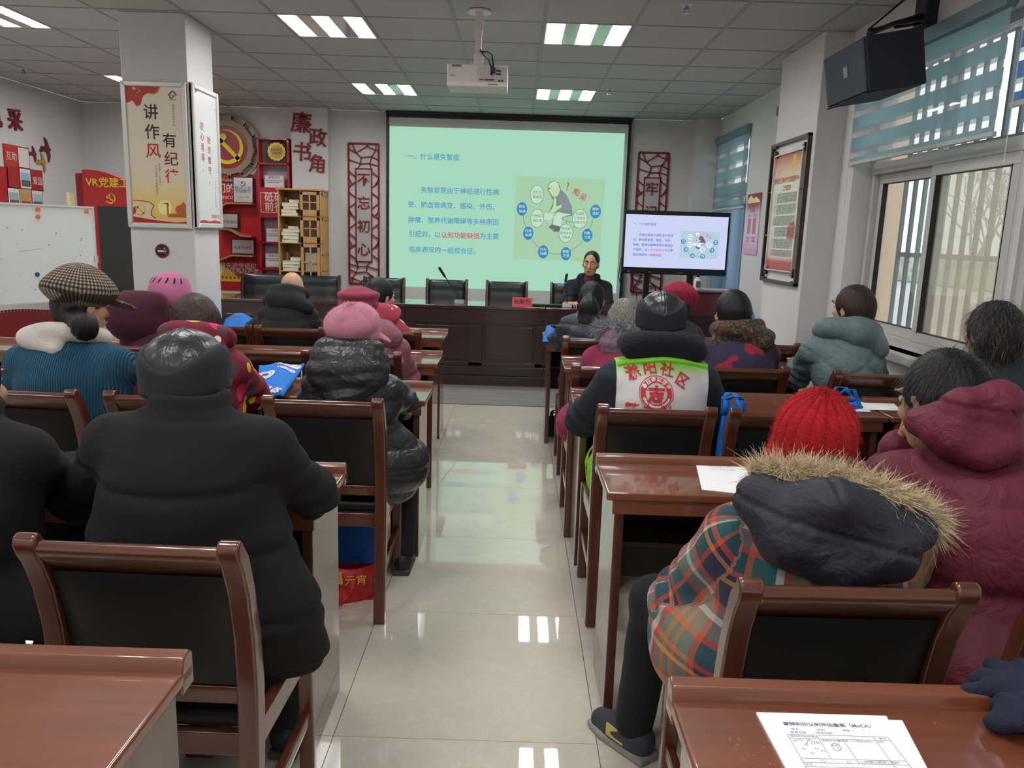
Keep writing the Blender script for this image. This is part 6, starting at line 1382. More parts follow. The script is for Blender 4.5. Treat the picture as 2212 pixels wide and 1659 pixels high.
def tweed():
    m = mat('brown tweed', (100, 88, 74), .95, bump=(300, .002)); nt = m.node_tree; b = nt.nodes['Principled BSDF']; uv = nt.nodes.new('ShaderNodeAttribute'); uv.attribute_name = 'cloth'; sx = nt.nodes.new('ShaderNodeSeparateXYZ'); nt.links.new(uv.outputs['Vector'], sx.inputs[0]); outs = []
    for k, f in ((0, 1.), (1, 1.)):
        mu = nt.nodes.new('ShaderNodeMath'); mu.operation = 'MULTIPLY'; mu.inputs[1].default_value = f / .0115; nt.links.new(sx.outputs[k], mu.inputs[0]); fr = nt.nodes.new('ShaderNodeMath'); fr.operation = 'FRACT'; nt.links.new(mu.outputs[0], fr.inputs[0]); gt = nt.nodes.new('ShaderNodeMath'); gt.operation = 'GREATER_THAN'; gt.inputs[1].default_value = .5; nt.links.new(fr.outputs[0], gt.inputs[0]); outs.append(gt.outputs[0])
    ad = nt.nodes.new('ShaderNodeMath'); ad.inputs[1].default_value = 0; nt.links.new(outs[0], ad.inputs[0]); nt.links.new(outs[1], ad.inputs[1]); dv = nt.nodes.new('ShaderNodeMath'); dv.operation = 'MULTIPLY'; dv.inputs[1].default_value = .5; nt.links.new(ad.outputs[0], dv.inputs[0])
    rp = nt.nodes.new('ShaderNodeValToRGB'); rp.color_ramp.interpolation = 'CONSTANT'; rp.color_ramp.elements.new(.5); 
    for e, (p, c) in zip(rp.color_ramp.elements, ((0, (34, 30, 28)), (.4, (84, 73, 62)), (.9, (158, 145, 125)))): e.position = p; e.color = (*lin(c), 1)
    nt.links.new(dv.outputs[0], rp.inputs[0]); nt.links.new(rp.outputs[0], b.inputs['Base Color']); return m
TW = tweed()
cc = s.h(.0, -.012, .05)
o, V, F = dome('tweed_cap', s, cc, (.118, .13, .116), TW, lambda la: 1 + .13 * math.exp(-((la - R(5)) / .35) ** 2) - .14 * max(0, -la) * 2., lambda a, la: -.018 * math.exp(-(((a * 8 / (2 * math.pi)) % 1 - .5) / .06) ** 2) * math.cos(la) ** .3 + .012 * math.sin(4 * a + 1) * math.cos(la), 96, 24, lo=-38)
q = (V - cc) @ s.Rh; set_cloth(o, np.stack([np.arctan2(q[:, 1], q[:, 0]) * .105, np.linalg.norm(q[:, :2], axis=1) * .6 + q[:, 2] * -.5, q[:, 2]], 1))
o2, V2, F2 = s.shape('cap_peak', TW, lambda b: b.ell(s.h(0, .15, .015), (.085, .072, .013), s.Rh @ rotm(0, -16), k=.01), fold=.001, parent=o, vox=.006)
q = (V2 - cc) @ s.Rh; set_cloth(o2, q * .9)
b = SDF().ell(cc + s.Rh @ V3(0, 0, .1), (.014, .014, .009)); Vb, Fb = b.surface(.004); ob = qmesh('cap_button', Vb, Fb, TW, o); set_cloth(ob, Vb)
# 4 black puffer, pink knit cap with visor
s = seat('person in a glossy black hooded puffer jacket and a pale pink knit cap', 2.80, 3.10, (655, 806), (868, 815), (765, 656), 3.14, .012, 1., elL=(672, 882, 3.32), elR=(868, 868, 3.30), px=-.60, yaw=-10, foot_r=(-.47, 3.33, .085), foot_l=(-.66, 3.35, .085))
NP = nylon('black puffer nylon', (40, 43, 45), .36)
s.coat(NP, th=.035, fold=.008, kind='puffer', pitch=.095, seed=11, vox=.009, flare=.02, hem=(.04, .05, -.0, (.22, .2, .15)), skirt=.24, tilt=.05)
sh = mat('black sneaker', (30, 32, 36), .6); s.trousers(K_black, shoe_m=None)
dpq = lambda V, N: .006 * np.abs(np.sin(V[:, 2] * 62 + 2.5 * wob(V, 10, 3, 2))) - .006 * np.exp(-(((V[:, 0] - s.S[0]) / .036) % 1.6 - .8) ** 2 / .004) * 0 + .004 * wob(V * V3(1, 1, 2), 40, 9, 2)
s.shape('hood', NP, lambda b: b.ell(s.S + V3(0, -.105, .03), (.135, .085, .09), rotm(0, 14), k=.03).cone(s.S + V3(-.08, -.06, .1), s.S + V3(.08, -.06, .1), .06, .06, k=.04).cone(s.S + V3(-.11, -.08, .03), s.S + V3(0, -.15, -.08), .05, .045, k=.05).cone(s.S + V3(.11, -.08, .03), s.S + V3(0, -.15, -.08), .05, .045, k=.05).tor(s.S + V3(0, .02, .075), (.1, .1), .035, rotm(0, -10), k=.03), fold=.004, disp=dpq, vox=.008)
PK = mat('pale pink knit', (186, 120, 136), .95, sheen=.6, bump=(240, .003))
cr = lambda a, la: .055 * abs(math.sin(3 * a + 1.2)) * math.sin(max(la, 0) * 1.6) ** .5 * (1 - math.sin(max(la, 0)) ** 6) - .03 * abs(math.sin(22 * a)) * (la < R(14))
s.hair(HB, hat=True)
o, V, F = dome('knit_cap', s, s.h(0, -.012, .028), (.105, .112, .104), PK, lambda la: 1.03 + .07 * math.exp(-((la - R(24)) / .3) ** 2) - .05 * math.exp(-((la - R(2)) / .12) ** 2), cr, 150, 30, rot=s.Rh @ rotm(0, 20), lo=-32)
s.shape('visor', PK, lambda b: b.ell(s.h(.06, .1, -.005), (.075, .06, .014), s.Rh @ rotm(-35, -22, 14), k=.01), fold=.001, parent=o, vox=.007)
strands('wool_fuzz', V, F, PK, o, 1500, .012, 3, down=.2, rad=.0005, spread=1.6)
# 5 burgundy jacket with printed spots, bob hair, glasses
s = seat('person with brown bobbed hair in a burgundy jacket with yellow bows and white dots', 2.80, 3.06, (325, 752), (535, 768), (418, 641), 3.10, .0, 1., yaw=38, elL=(300, 880, 3.2), elR=(545, 850, 3.22), px=-1.22)
SP5 = spots('burgundy print', (112, 24, 42), [(226, 222, 218), (206, 40, 92), (222, 186, 44), (84, 56, 66)], 13, [.2, .27, .26, .26])
s.coat(SP5, th=.035, fold=.006, seed=13, flare=.02); s.trousers(K_black)
s.shape('hood', SP5, lambda b: b.tor(s.S + V3(0, -.01, .065), (.105, .1), .042, rotm(0, -18), k=.03).ell(s.S + V3(.02, -.1, .02), (.12, .06, .07), k=.04), fold=.004)
s.hair(HBR, lambda b: b.cone(s.h(0, -.03, .0), s.h(0, -.04, -.085), .088, .075, k=.03), vol=1.05)
b = MB(); 
for sx in (-1, 1): b.tube([tuple(s.h(sx * .034 + .022 * math.cos(a), .108 - .008 * abs(math.cos(a)), .008 + .018 * math.sin(a))) for a in [2 * math.pi * k / 14 for k in range(15)]], .0013, 5); b.tube([tuple(s.h(sx * .056, .1, .01)), tuple(s.h(sx * .078, .0, .008))], .0013, 5)
b.build('glasses', M_chrome, s.o)
# 6 bald man in black
s = seat('balding person in a plain black hooded jacket at the front left desk', 4.87, 5.30, (556, 668), (688, 668), (630, 588), 5.42, -.0, 1., pitch=-30, elL=(552, 712, 5.45), elR=(700, 722, 5.45))
B6 = wool('black jacket twill', (32, 34, 36)); s.coat(B6, th=.03, fold=.007, kind='puffer', pitch=.13, seed=17)
s.trousers(K_black); s.shape('hood', B6, lambda b: b.ell(s.S + V3(-.0, -.06, .07), (.14, .09, .08), rotm(0, 20, 6), k=.04).tor(s.S + V3(0, .03, .11), (.105, .1), .035, rotm(0, -20), k=.03).cone(s.S + V3(.05, -.08, .06), s.S + V3(.16, -.07, .02), .05, .04, k=.04), fold=.006)
s.shape('hair', HG, lambda b: b.ell(s.h(0, -.02, -.012), V3(.079, .09, .052), s.Rh, k=.02).ell(s.h(0, .11, -.02), (.075, .09, .1), s.Rh, k=.01, sub=True), vox=.007, fold=.002)
# 7 pink jacket with white spots
s = seat('dark-haired person turned to the right in a pink jacket with white spots', 4.87, 5.34, (764, 690), (876, 692), (822, 604), 5.40, 0., 1., yaw=-48, elR=(884, 735, 5.45), face=True)
SP7 = spots('pink print', (178, 66, 84), [(236, 214, 212), (150, 44, 70)], 9, [.22, .18]); s.coat(SP7, th=.035, fold=.006, seed=19); s.trousers(K_black)
s.shape('hood', SP7, lambda b: b.tor(s.S + V3(0, -.01, .06), (.105, .1), .04, rotm(0, -16), k=.03).ell(s.S + V3(.04, -.09, .03), (.11, .06, .06), k=.04), fold=.004)
s.hair(HB, lambda b: b.cone(s.h(0, -.05, .0), s.h(0, -.06, -.08), .08, .06, k=.03), vol=1.04)
# 8 dusty rose puffer, maroon cloth hat
s = seat('person in a dusty rose puffer coat and a round maroon cloth hat', 3.93, 4.28, (712, 730), (884, 738), (776, 616), 4.32, .02, 1.0, yaw=-12, elL=(700, 800, 4.4), elR=(880, 812, 4.42), px=-.77)
D8 = nylon('dusty rose nylon', (134, 78, 90), .55); s.coat(D8, th=.035, fold=.007, kind='puffer', pitch=.12, seed=23); s.trousers(K_black)
s.shape('hood', D8, lambda b: b.ell(s.S + V3(.05, -.09, .04), (.15, .08, .085), rotm(0, 16, 8), k=.04).tor(s.S + V3(0, .02, .07), (.1, .1), .035, rotm(0, -10), k=.03), fold=.006)
MH = wool('maroon felt', (136, 52, 74), sheen=.5); s.hair(HB, hat=True)
dome('cloth_hat', s, s.h(0, -.01, .05), (.108, .112, .082), MH, lambda la: 1.02 + .16 * math.exp(-((la - R(28)) / .2) ** 2) - .06 * math.exp(-((la - R(4)) / .12) ** 2) - .12 * max(0, math.sin(la) - .8), lambda a, la: .012 * math.sin(2 * a + 1.3), 72, 26, lo=-35)
s.shape('scarf', MH, lambda b: b.tor(s.S + V3(0, .02, .07), (.085, .085), .042, rotm(0, -6), k=.02), fold=.006)
# 9 dark maroon hooded coat, pink slashed hat
s = seat('person in a dark maroon plush hooded coat and a mauve pink hat', 3.95, 4.28, (266, 712), (430, 718), (366, 596), 4.36, .012, 1., yaw=-14, pitch=-6, px=-1.93)
M9 = wool('maroon plush', (66, 22, 40), sheen=.5, bump=(120, .004)); s.coat(M9, th=.045, fold=.008, seed=29); s.trousers(K_black)
s.shape('hood', M9, lambda b: b.ell(s.S + V3(-.09, -.1, .07), (.17, .1, .14), rotm(0, 10, 14), k=.05).cone(s.S + V3(-.14, -.06, .17), s.S + V3(.03, -.1, .16), .05, .06, k=.05).tor(s.S + V3(0, .02, .07), (.12, .1), .045, rotm(0, -10), k=.03), fold=.009, f=16)
P9 = mat('mauve pink fleece', (182, 106, 140), .95, sheen=.5, bump=(200, .002)); hc = s.h(0, -.008, .035)
o, V, F = dome('hat', s, hc, (.108, .115, .115), P9, lambda la: 1.03 + .03 * math.exp(-((la - R(40)) / .3) ** 2), lambda a, la: .015 * math.sin(3 * a) * math.sin(max(la, 0) * 2) - .02 * math.exp(-((la - R(52)) / .05) ** 2), 80, 28, lo=-38)
sl = MB()
for k in range(7):
    a = R(-150 + k * 22); c = [];
    for la, da in ((R(22), -.05), (R(33), .0), (R(44), .07), (R(38), .12), (R(27), .06)):
        c.append(tuple(hc + s.Rh @ (V3(math.cos(la) * math.cos(a + da), math.cos(la) * math.sin(a + da), math.sin(la)) * V3(.108, .115, .115) * 1.075)))
    MB().poly(c).build('slashed_opening', mat('hat opening', (26, 18, 24), .9), o)

# 10 plaid coat, red knit hat, fur-trimmed navy hood
s = seat('person in a plaid coat with fur-edged navy hood and bright red knit hat', 1.37, 1.70, (1530, 1100), (2004, 1130), (1765, 850), 1.78, .02, 1.0, elL=(1475, 1290, 1.86), elR=(2010, 1330, 1.92), px=.70, knee=.30, foot_l=(.395, 2.10, .085), kl=(.42, 2.03, .52), foot_r=(.78, 2.0, .085), pel_z=.56, hl=(1700, 1240, 2.2), hr=(1820, 1240, 2.2))
PLD = plaid('plaid blanket'); s.coat(PLD, th=.045, fold=.007, flare=.07, seed=31, vox=.008, hem=(-.1, .12, -.03, (.24, .2, .17)), skirt=.2)
V, F = s.cV, s.cF
# weave coordinates: body uses x and height, each sleeve follows its own arm
UV = np.stack([np.arctan2(V[:, 0] - s.S[0], .1 - V[:, 1]) * .21, V[:, 2] + .10 * V[:, 0], V[:, 1]], 1)
for J, E, Hd, sx in ((s.JL, s.EL, s.HL, -1), (s.JR, s.ER, s.HR, 1)):
    d1 = E - J; L1 = np.linalg.norm(d1); d1 /= L1; t = (V - J) @ d1; r = np.linalg.norm(V - J - t[:, None] * d1, axis=1); side = np.cross(d1, V3(0, 1, 0)); side /= np.linalg.norm(side); ang = np.arctan2((V - J) @ np.cross(d1, side), (V - J) @ side)
    d2 = Hd - E; L2 = np.linalg.norm(d2); d2 /= L2; t2 = np.clip((V - E) @ d2, 0, L2); r2 = np.linalg.norm(V - E - t2[:, None] * d2, axis=1); tc_ = np.clip(t, 0, L1); r1 = np.linalg.norm(V - J - tc_[:, None] * d1, axis=1)
    core = np.abs(V[:, 0] - s.S[0]) < s.w - .125; fore = r2 < r1
    wgt = (np.minimum(r1, r2) < .098) & ~core; tt2 = np.where(fore, L1 + t2, t); UV[wgt, 0] = ang[wgt] * .095 + .05; UV[wgt, 1] = -tt2[wgt] + .04
set_cloth(s.coat_obj, UV)
s.trousers(wool('black ribbed trousers', (20, 21, 25)), shoe_m=mat('grey navy trainer', (58, 60, 70), .7, bump=(200, .001)), turn=38)
tr_ = MB(); A = s.AL
tt_ = rotm(38); tr_.box(-.047, -.041, .0, .07, -.05, -.01); tr_.v = [tuple(A + tt_ @ V3(*v)) for v in tr_.v]; tr_.build('shoe_badge', mat('shoe badge', (196, 184, 110), .6), s.o, bevel=.002)
NV = nylon('navy hood nylon', (38, 38, 50), .6); o3 = V3(*s.loc[:2], 0)
g = lambda x, y, Y: pxy((x, y), Y) - o3
ht = [g(1640, 1075, 1.58), g(1800, 1085, 1.5), g(1965, 1140, 1.56)]; hb = [g(1700, 1165, 1.53), g(1810, 1225, 1.5), g(1920, 1195, 1.52)]
def seams(V, N):
    x = (V[:, 0] - hb[1][0]); z = V[:, 2] - hb[1][2]; d = -.006 * np.exp(-((x + .25 * (z - .05)) / .006) ** 2) - .006 * np.exp(-((z - .075 + .25 * x) / .006) ** 2)
    return d + .006 * np.maximum(0, wob(V * V3(1, 1, 1.8), 26, 5, 2)) + .004 * wob(V, 50, 7, 2)
s.shape('hood', NV, lambda b: b.chain(ht, [.03, .04, .03], k=.03).chain([ht[0], hb[0], hb[1]], [.035, .05, .038], k=.05).chain([ht[2], hb[2], hb[1]], [.035, .05, .038], k=.05).ell((ht[1] + hb[1]) / 2 + V3(0, .02, .01), (.13, .045, .085), k=.05).cone(ht[0], s.S + V3(-.08, .06, .06), .04, .05, k=.04).cone(ht[2], s.S + V3(.1, .06, .05), .04, .05, k=.04), fold=.003, vox=.007, disp=seams)
fp = [g(1622, 1032, 1.62), g(1690, 1022, 1.60), g(1765, 1036, 1.58), g(1850, 1050, 1.56), g(1925, 1078, 1.56), g(1985, 1112, 1.58), g(2010, 1132, 1.62)]
FM = mat('tan fur', (206, 186, 152), .85, sheen=.3, var=.22, vscale=60); fo = MB().tube([tuple(v) for v in fp], [.014, .02, .022, .022, .022, .02, .014], 8).build('fur_trim', FM, s.o, smooth=True)
fur('fur_tufts', fp, .022, 7500, .052, FM, fo, 2, bias=(0, -.25, .15), wd=.0011)
s.hair(HG, hat=True)
RD = mat('red wool knit', (168, 20, 30), .95, sheen=.35, bump=(210, .004)); hc = s.h(0, -.006, .0)
rib = lambda a, la: (-.06 * (1 - abs(math.sin(9 * a + .6 * math.sin(2 * a)))) ** 2.2) * (.25 + .75 * min(1, max(0, (la + .1) / .5))) * math.cos(la) ** .35 + .006 * math.sin(5 * a)
o, V, F = dome('knit_hat', s, hc, (.094, .104, .154), RD, lambda la: 1.02 + .06 * math.exp(-((la - R(38)) / .28) ** 2) + .05 * math.exp(-((la + R(12)) / .2) ** 2) - .03 * math.exp(-((la - R(8)) / .12) ** 2), rib, 200, 40, rot=s.Rh @ rotm(0, 14, 0), lo=-46)
strands('wool_fuzz', V, F, RD, o, 6000, .010, 4, down=.15, rad=.00045, spread=1.8)

# 11 maroon padded coat, dark hair, hand at the cheek
s = seat('dark-haired person in a long maroon padded coat, cheek on hand, at the right', 1.37, 1.84, (1888, 985), (2330, 1010), (2046, 764), 1.92, .0, 1.03, yaw=22, pitch=-14, roll=4, elL=(1888, 1090, 2.1), elR=(2360, 1180, 2.05), hl=(1950, 952, 2.06), px=1.16, hands_face=True, knee=.36)
M11 = nylon('maroon padded cloth', (100, 30, 48), .65); s.coat(M11, th=.045, fold=.005, flare=.06, kind='lines', pitch=.19, seed=37, vox=.009, skirt=.26, hem=(0, .03, -.02, (.29, .2, .17)))
s.trousers(K_black); o3 = V3(*s.loc[:2], 0); g = lambda x, y, Y: pxy((x, y), Y) - o3
def seams11(V, N):
    a = g(2175, 850, 1.78); d = -.006 * np.exp(-((V[:, 2] - (a[2] - .035) + .1 * (V[:, 0] - a[0])) / .005) ** 2); return d + .004 * np.maximum(0, wob(V, 22, 4, 2)) + .003 * wob(V, 45, 7, 2)
s.shape('hood', M11, lambda b: b.chain([g(1985, 905, 1.86), g(2080, 872, 1.74), g(2160, 865, 1.74)], [.022, .03, .03], k=.03).chain([g(1985, 915, 1.84), g(2060, 945, 1.74), g(2120, 980, 1.71)], [.03, .04, .028], k=.04).chain([g(2160, 865, 1.74), g(2168, 960, 1.72), g(2120, 985, 1.71)], [.03, .034, .028], k=.04).ell(g(2095, 925, 1.76), (.085, .05, .07), k=.04).cone(g(2160, 870, 1.74), s.S + V3(.1, .05, .07), .035, .05, k=.05), fold=.003, vox=.008, disp=seams11)
_, V, F = s.hair(HB, lambda b: b.cone(s.h(0, -.04, .0), s.h(0, -.05, -.075), .086, .066, k=.03), vol=1.0); strands('loose_hair', V, F, HB, s.o, 2500, .06, 3, rad=.0005, spread=.8)
pt = [g(2105, 1206, 1.66), g(2215, 1200, 1.66), g(2165, 1245, 1.66)]
s.shape('beaded_patch', mat('dark beads', (88, 82, 78), .25, metal=.5, bump=(420, .012)), lambda b: b.chain([pt[0], pt[2], pt[1], pt[0]], [.012, .02, .012, .012], k=.03).ell((pt[0] + pt[1] + pt[2]) / 3, (.035, .02, .018), k=.02), vox=.006, fold=.0)

# 12 volunteer vest
s = seat('person in a white and lime vest with red print and a black leather cap', 2.83, 3.10, (1296, 782), (1552, 800), (1432, 624), 3.16, .012, 1.02, yaw=-6, elL=(1258, 905, 3.28), elR=(1556, 925, 3.3), px=.57, knee=.40, foot_l=(.42, 3.2, .085), foot_r=(.75, 3.26, .085))
N12 = wool('navy black coat cloth', (32, 36, 45), sheen=.1); s.coat(N12, th=.045, fold=.006, flare=.04, seed=41, vox=.009, skirt=.24); s.trousers(K_black)
s.shape('fur_collar', wool('black pile collar', (18, 20, 28), sheen=.6, bump=(140, .006)), lambda b: b.tor(s.S + V3(0, .02, .09), (.125, .1), .04, rotm(0, -12), k=.03).cone(s.S + V3(-.12, -.05, .075), s.S + V3(.13, -.05, .068), .045, .045, k=.04), fold=.004)
s.hair(HG, vol=.96, hat=True); leather_cap(s, M_capl, mat('black knit band', (34, 36, 42), .85, bump=(200, .002)), .86)
VM = bpy.data.materials.new('vest cloth'); VM.use_nodes = True; MATS['vest cloth'] = VM; nt = VM.node_tree; bs = nt.nodes['Principled BSDF']; bs.inputs['Roughness'].default_value = .7
tc = nt.nodes.new('ShaderNodeTexCoord'); sx = nt.nodes.new('ShaderNodeSeparateXYZ'); nt.links.new(tc.outputs['Object'], sx.inputs[0])
ztop = s.S[2] + .045
def mrange(sock, a, b_): r_ = nt.nodes.new('ShaderNodeMapRange'); r_.interpolation_type = 'SMOOTHSTEP'; r_.inputs[1].default_value = a; r_.inputs[2].default_value = b_; nt.links.new(sock, r_.inputs[0]); return r_.outputs[0]
mxx = nt.nodes.new('ShaderNodeMath'); mxx.operation = 'MAXIMUM'; nt.links.new(mrange(sx.outputs[2], ztop - .085, ztop - .01), mxx.inputs[0]); nt.links.new(mrange(sx.outputs[2], ztop - .30, ztop - .46), mxx.inputs[1])
mc = nt.nodes.new('ShaderNodeMix'); mc.data_type = 'RGBA'; nt.links.new(mxx.outputs[0], mc.inputs[0]); mc.inputs[6].default_value = (*lin((214, 212, 210)), 1); mc.inputs[7].default_value = (*lin((140, 205, 52)), 1); nt.links.new(mc.outputs[2], bs.inputs['Base Color'])
V, F = s.cV, s.cF; N = normals(V, F); c0 = s.S[0]
def wlim(z): t_ = np.clip((s.S[2] - .26 - z) / .16, 0, 1); t_ = t_ * t_ * (3 - 2 * t_); return (s.w - .058) * (1 - t_) + (s.w + .02) * t_
def zlim(x): return s.S[2] + .05 - .035 * (np.abs(x - c0) / .2) ** 1.5
dz_ = np.minimum(np.linalg.norm(np.cross(V - s.JL, (s.EL - s.JL) / np.linalg.norm(s.EL - s.JL)), axis=1), np.linalg.norm(np.cross(V - s.JR, (s.ER - s.JR) / np.linalg.norm(s.ER - s.JR)), axis=1))
okv = (np.abs(V[:, 0] - c0) < wlim(V[:, 2])) & (V[:, 2] < zlim(V[:, 0])) & (V[:, 2] > s.P[2] - .1) & ((np.abs(V[:, 0] - c0) < s.w - .05) | (dz_ > .1)) & ((V[:, 1] < s.S[1] + .03) | (V[:, 2] < s.S[2] - .1))
ff = F[okv[F].any(1)]; use = np.unique(ff); rm = np.full(len(V), -1); rm[use] = np.arange(len(use))
vv = V[use] + N[use] * (.010 + .003 * wob(V[use] * V3(1, 1, 1.5), 20, 3, 2))[:, None]
up_ = vv[:, 2] > s.S[2] - .24; lim_ = wlim(vv[:, 2]); vv[up_, 0] = np.clip(vv[up_, 0], c0 - lim_[up_], c0 + lim_[up_]); vv[:, 2] = np.minimum(vv[:, 2], zlim(vv[:, 0]) + .004)
vo = qmesh('vest', vv, rm[ff], VM, s.o); md = vo.modifiers.new('cloth thickness', 'SOLIDIFY'); md.thickness = .004; md.offset = -1
# red print on the back of the vest, laid onto the cloth
bv = BVHTree.FromPolygons([tuple(v) for v in vv], [list(map(int, f)) for f in rm[ff]]); LIME = mat('lime piping', (130, 210, 50), .6)
def on_vest(name, geo, m, off=.0055):
    b = MB(); o3 = V3(*s.loc[:2], 0)
    for vs, fs in geo:
        i = len(b.v)
        for x, z in vs:
            h = bv.ray_cast(Vector((x, -2, z)), Vector((0, 1, 0))); y = h[0].y if h[0] is not None else -.18; b.v.append((x, y - off, z))
        for f in fs: b.f.append([i + k for k in f]); b.mi.append(0)
    return b.build(name, m, s.o)
VR = mat('vest red print', (196, 44, 50), .7); o3 = V3(*s.loc[:2], 0); yb_ = s.loc[1] - .19
cen = pxy((1418, 850), yb_) - o3; ex = pxy((1455, 842), yb_) - pxy((1418, 842), yb_); rr = abs(ex[0])
def glyph(ch, px, py, size, ang=0., bold=.02):
    vs, fs = text_geo(ch, size, bold * size); q = pxy((px, py + 12), yb_) - o3; ca, sa = math.cos(ang), math.sin(ang); return [(q[0] + v.x * ca - v.y * sa, q[2] + v.x * sa + v.y * ca) for v in vs], fs
tx = [glyph('滁', 1373, 800, .054, R(24)), glyph('阳', 1409, 788, .054, R(6)), glyph('社', 1446, 792, .054, R(-14)), glyph('区', 1476, 814, .054, R(-34)), glyph('繁', 1366, 876, .054), glyph('荣', 1402, 880, .054), glyph('社', 1440, 880, .054)]
[on_vest('vest_lettering', [g_], VR) for g_ in tx]
def ringgeo(r0, r1, n=40):
    return [([(cen[0] + r * math.cos(a), cen[2] + r * math.sin(a)) for r in (r0, r1) for a in [2 * math.pi * k / n for k in range(n)]], [[k, (k + 1) % n, n + (k + 1) % n, n + k] for k in range(n)])]
on_vest('vest_roundel', ringgeo(rr * .96, rr) + ringgeo(rr * .62, rr * .9) + [glyph('志', 1418, 842, .062, 0, .05)], VR)
arc = []
for k, ch in enumerate('中国志愿服务'):
    a = R(150 - k * 24); vs, fs = text_geo(ch, rr * .2, .002); t_ = a - math.pi / 2; arc.append(([(cen[0] + rr * .76 * math.cos(a) + v.x * math.cos(t_) - v.y * math.sin(t_), cen[2] + rr * .76 * math.sin(a) + v.x * math.sin(t_) + v.y * math.cos(t_)) for v in vs], fs))
for k, ch in enumerate('China Volunteer Service'):
    if ch == ' ': continue
    a = R(205 + k * 6); vs, fs = text_geo(ch, rr * .18, .0015); t_ = a + math.pi / 2; arc.append(([(cen[0] + rr * .76 * math.cos(a) + v.x * math.cos(t_) - v.y * math.sin(t_), cen[2] + rr * .76 * math.sin(a) + v.x * math.sin(t_) + v.y * math.cos(t_)) for v in vs], fs))
on_vest('roundel_lettering', arc, M_white, .0075)
pp = []
for k in range(21):
    x = c0 - s.w + .062 + (2 * s.w - .124) * k / 20; h = bv.ray_cast(Vector((x, -2, s.S[2] + .042 - .035 * (abs(x - c0) / .2) ** 1.5)), Vector((0, 1, 0)))
    if h[0] is not None: pp.append((h[0].x, h[0].y - .006, h[0].z))
if len(pp) > 2: MB().tube(pp, .011, 8).build('vest_neck_edge', LIME, s.o, smooth=True)

# 13 grey-haired person at the right edge
s = seat('person with wavy greying hair in a dark slate coat at the right edge', 2.83, 3.10, (2078, 790), (2290, 800), (2150, 664), 3.14, -.01, 1.0, yaw=10, px=1.86, elL=(2090, 880, 3.25), elR=(2150, 880, 3.3))
s.coat(wool('slate coat cloth', (44, 52, 56)), th=.035, fold=.005, seed=43); s.trousers(K_black)
wv = lambda V, N: .008 * np.sin(V[:, 2] * 85 + 5 * wob(V, 9, 2, 2))
hm = lambda b: b.cone(s.h(0, -.04, .0), s.h(0, -.05, -.055), .094, .078, k=.03)
_, V, F = s.hair(HGD, hm, vol=1.08, strand=.003); strands('loose_hair', V, F, HG, s.o, 700, .07, 5, rad=.0004, spread=.9); strands('loose_hair', V, F, HB, s.o, 2600, .07, 6, rad=.0006, spread=.9)
# 14 paisley scarf
s = seat('dark-haired person wearing a dark green paisley scarf and a navy jacket', 3.85, 4.28, (1508, 738), (1686, 745), (1584, 631), 4.32, 0., 1.02, yaw=12, px=1.22)
m = mat('navy red jacket', (52, 44, 68), .9, sheen=.3); nt = m.node_tree; b_ = nt.nodes['Principled BSDF']; tc = nt.nodes.new('ShaderNodeTexCoord'); n_ = nt.nodes.new('ShaderNodeTexNoise'); n_.inputs['Scale'].default_value = 9; n_.inputs['Detail'].default_value = 1; nt.links.new(tc.outputs['Object'], n_.inputs[0]); rp = nt.nodes.new('ShaderNodeValToRGB'); rp.color_ramp.elements[0].position = .57; rp.color_ramp.elements[0].color = (*lin((50, 44, 66)), 1); rp.color_ramp.elements[1].position = .62; rp.color_ramp.elements[1].color = (*lin((150, 34, 56)), 1); nt.links.new(n_.outputs[0], rp.inputs[0]); nt.links.new(rp.outputs[0], b_.inputs['Base Color'])
s.coat(m, th=.03, fold=.005, seed=47); s.trousers(K_black); s.hair(HB, lambda b: b.cone(s.h(0, -.04, .0), s.h(.0, -.06, -.06), .085, .062, k=.03), vol=1.05)
m = mat('paisley scarf cloth', (38, 56, 44), .9, sheen=.3); nt = m.node_tree; b_ = nt.nodes['Principled BSDF']; tc = nt.nodes.new('ShaderNodeTexCoord'); n_ = nt.nodes.new('ShaderNodeTexNoise'); n_.inputs['Scale'].default_value = 26; n_.inputs['Detail'].default_value = 2; n_.inputs['Distortion'].default_value = 2.5; nt.links.new(tc.outputs['Object'], n_.inputs[0]); rp = nt.nodes.new('ShaderNodeValToRGB'); rp.color_ramp.interpolation = 'CONSTANT'
for _ in range(3): rp.color_ramp.elements.new(.5)
for e, (p, c) in zip(rp.color_ramp.elements, ((0, (34, 52, 42)), (.5, (120, 56, 44)), (.54, (40, 50, 42)), (.6, (150, 124, 80)), (.64, (96, 40, 40)))): e.position = p; e.color = (*lin(c), 1)
nt.links.new(n_.outputs[0], rp.inputs[0]); nt.links.new(rp.outputs[0], b_.inputs['Base Color'])
s.shape('scarf', m, lambda b: b.tor(s.S + V3(.01, .0, .055), (.125, .11), .05, rotm(0, -10, 8), k=.02).tor(s.S + V3(.0, .01, .09), (.1, .09), .035, rotm(0, -12, -6), k=.02).cone(s.S + V3(-.13, -.04, .0), s.S + V3(.1, -.11, .03), .045, .055, k=.03), fold=.009, f=22, vox=.008)
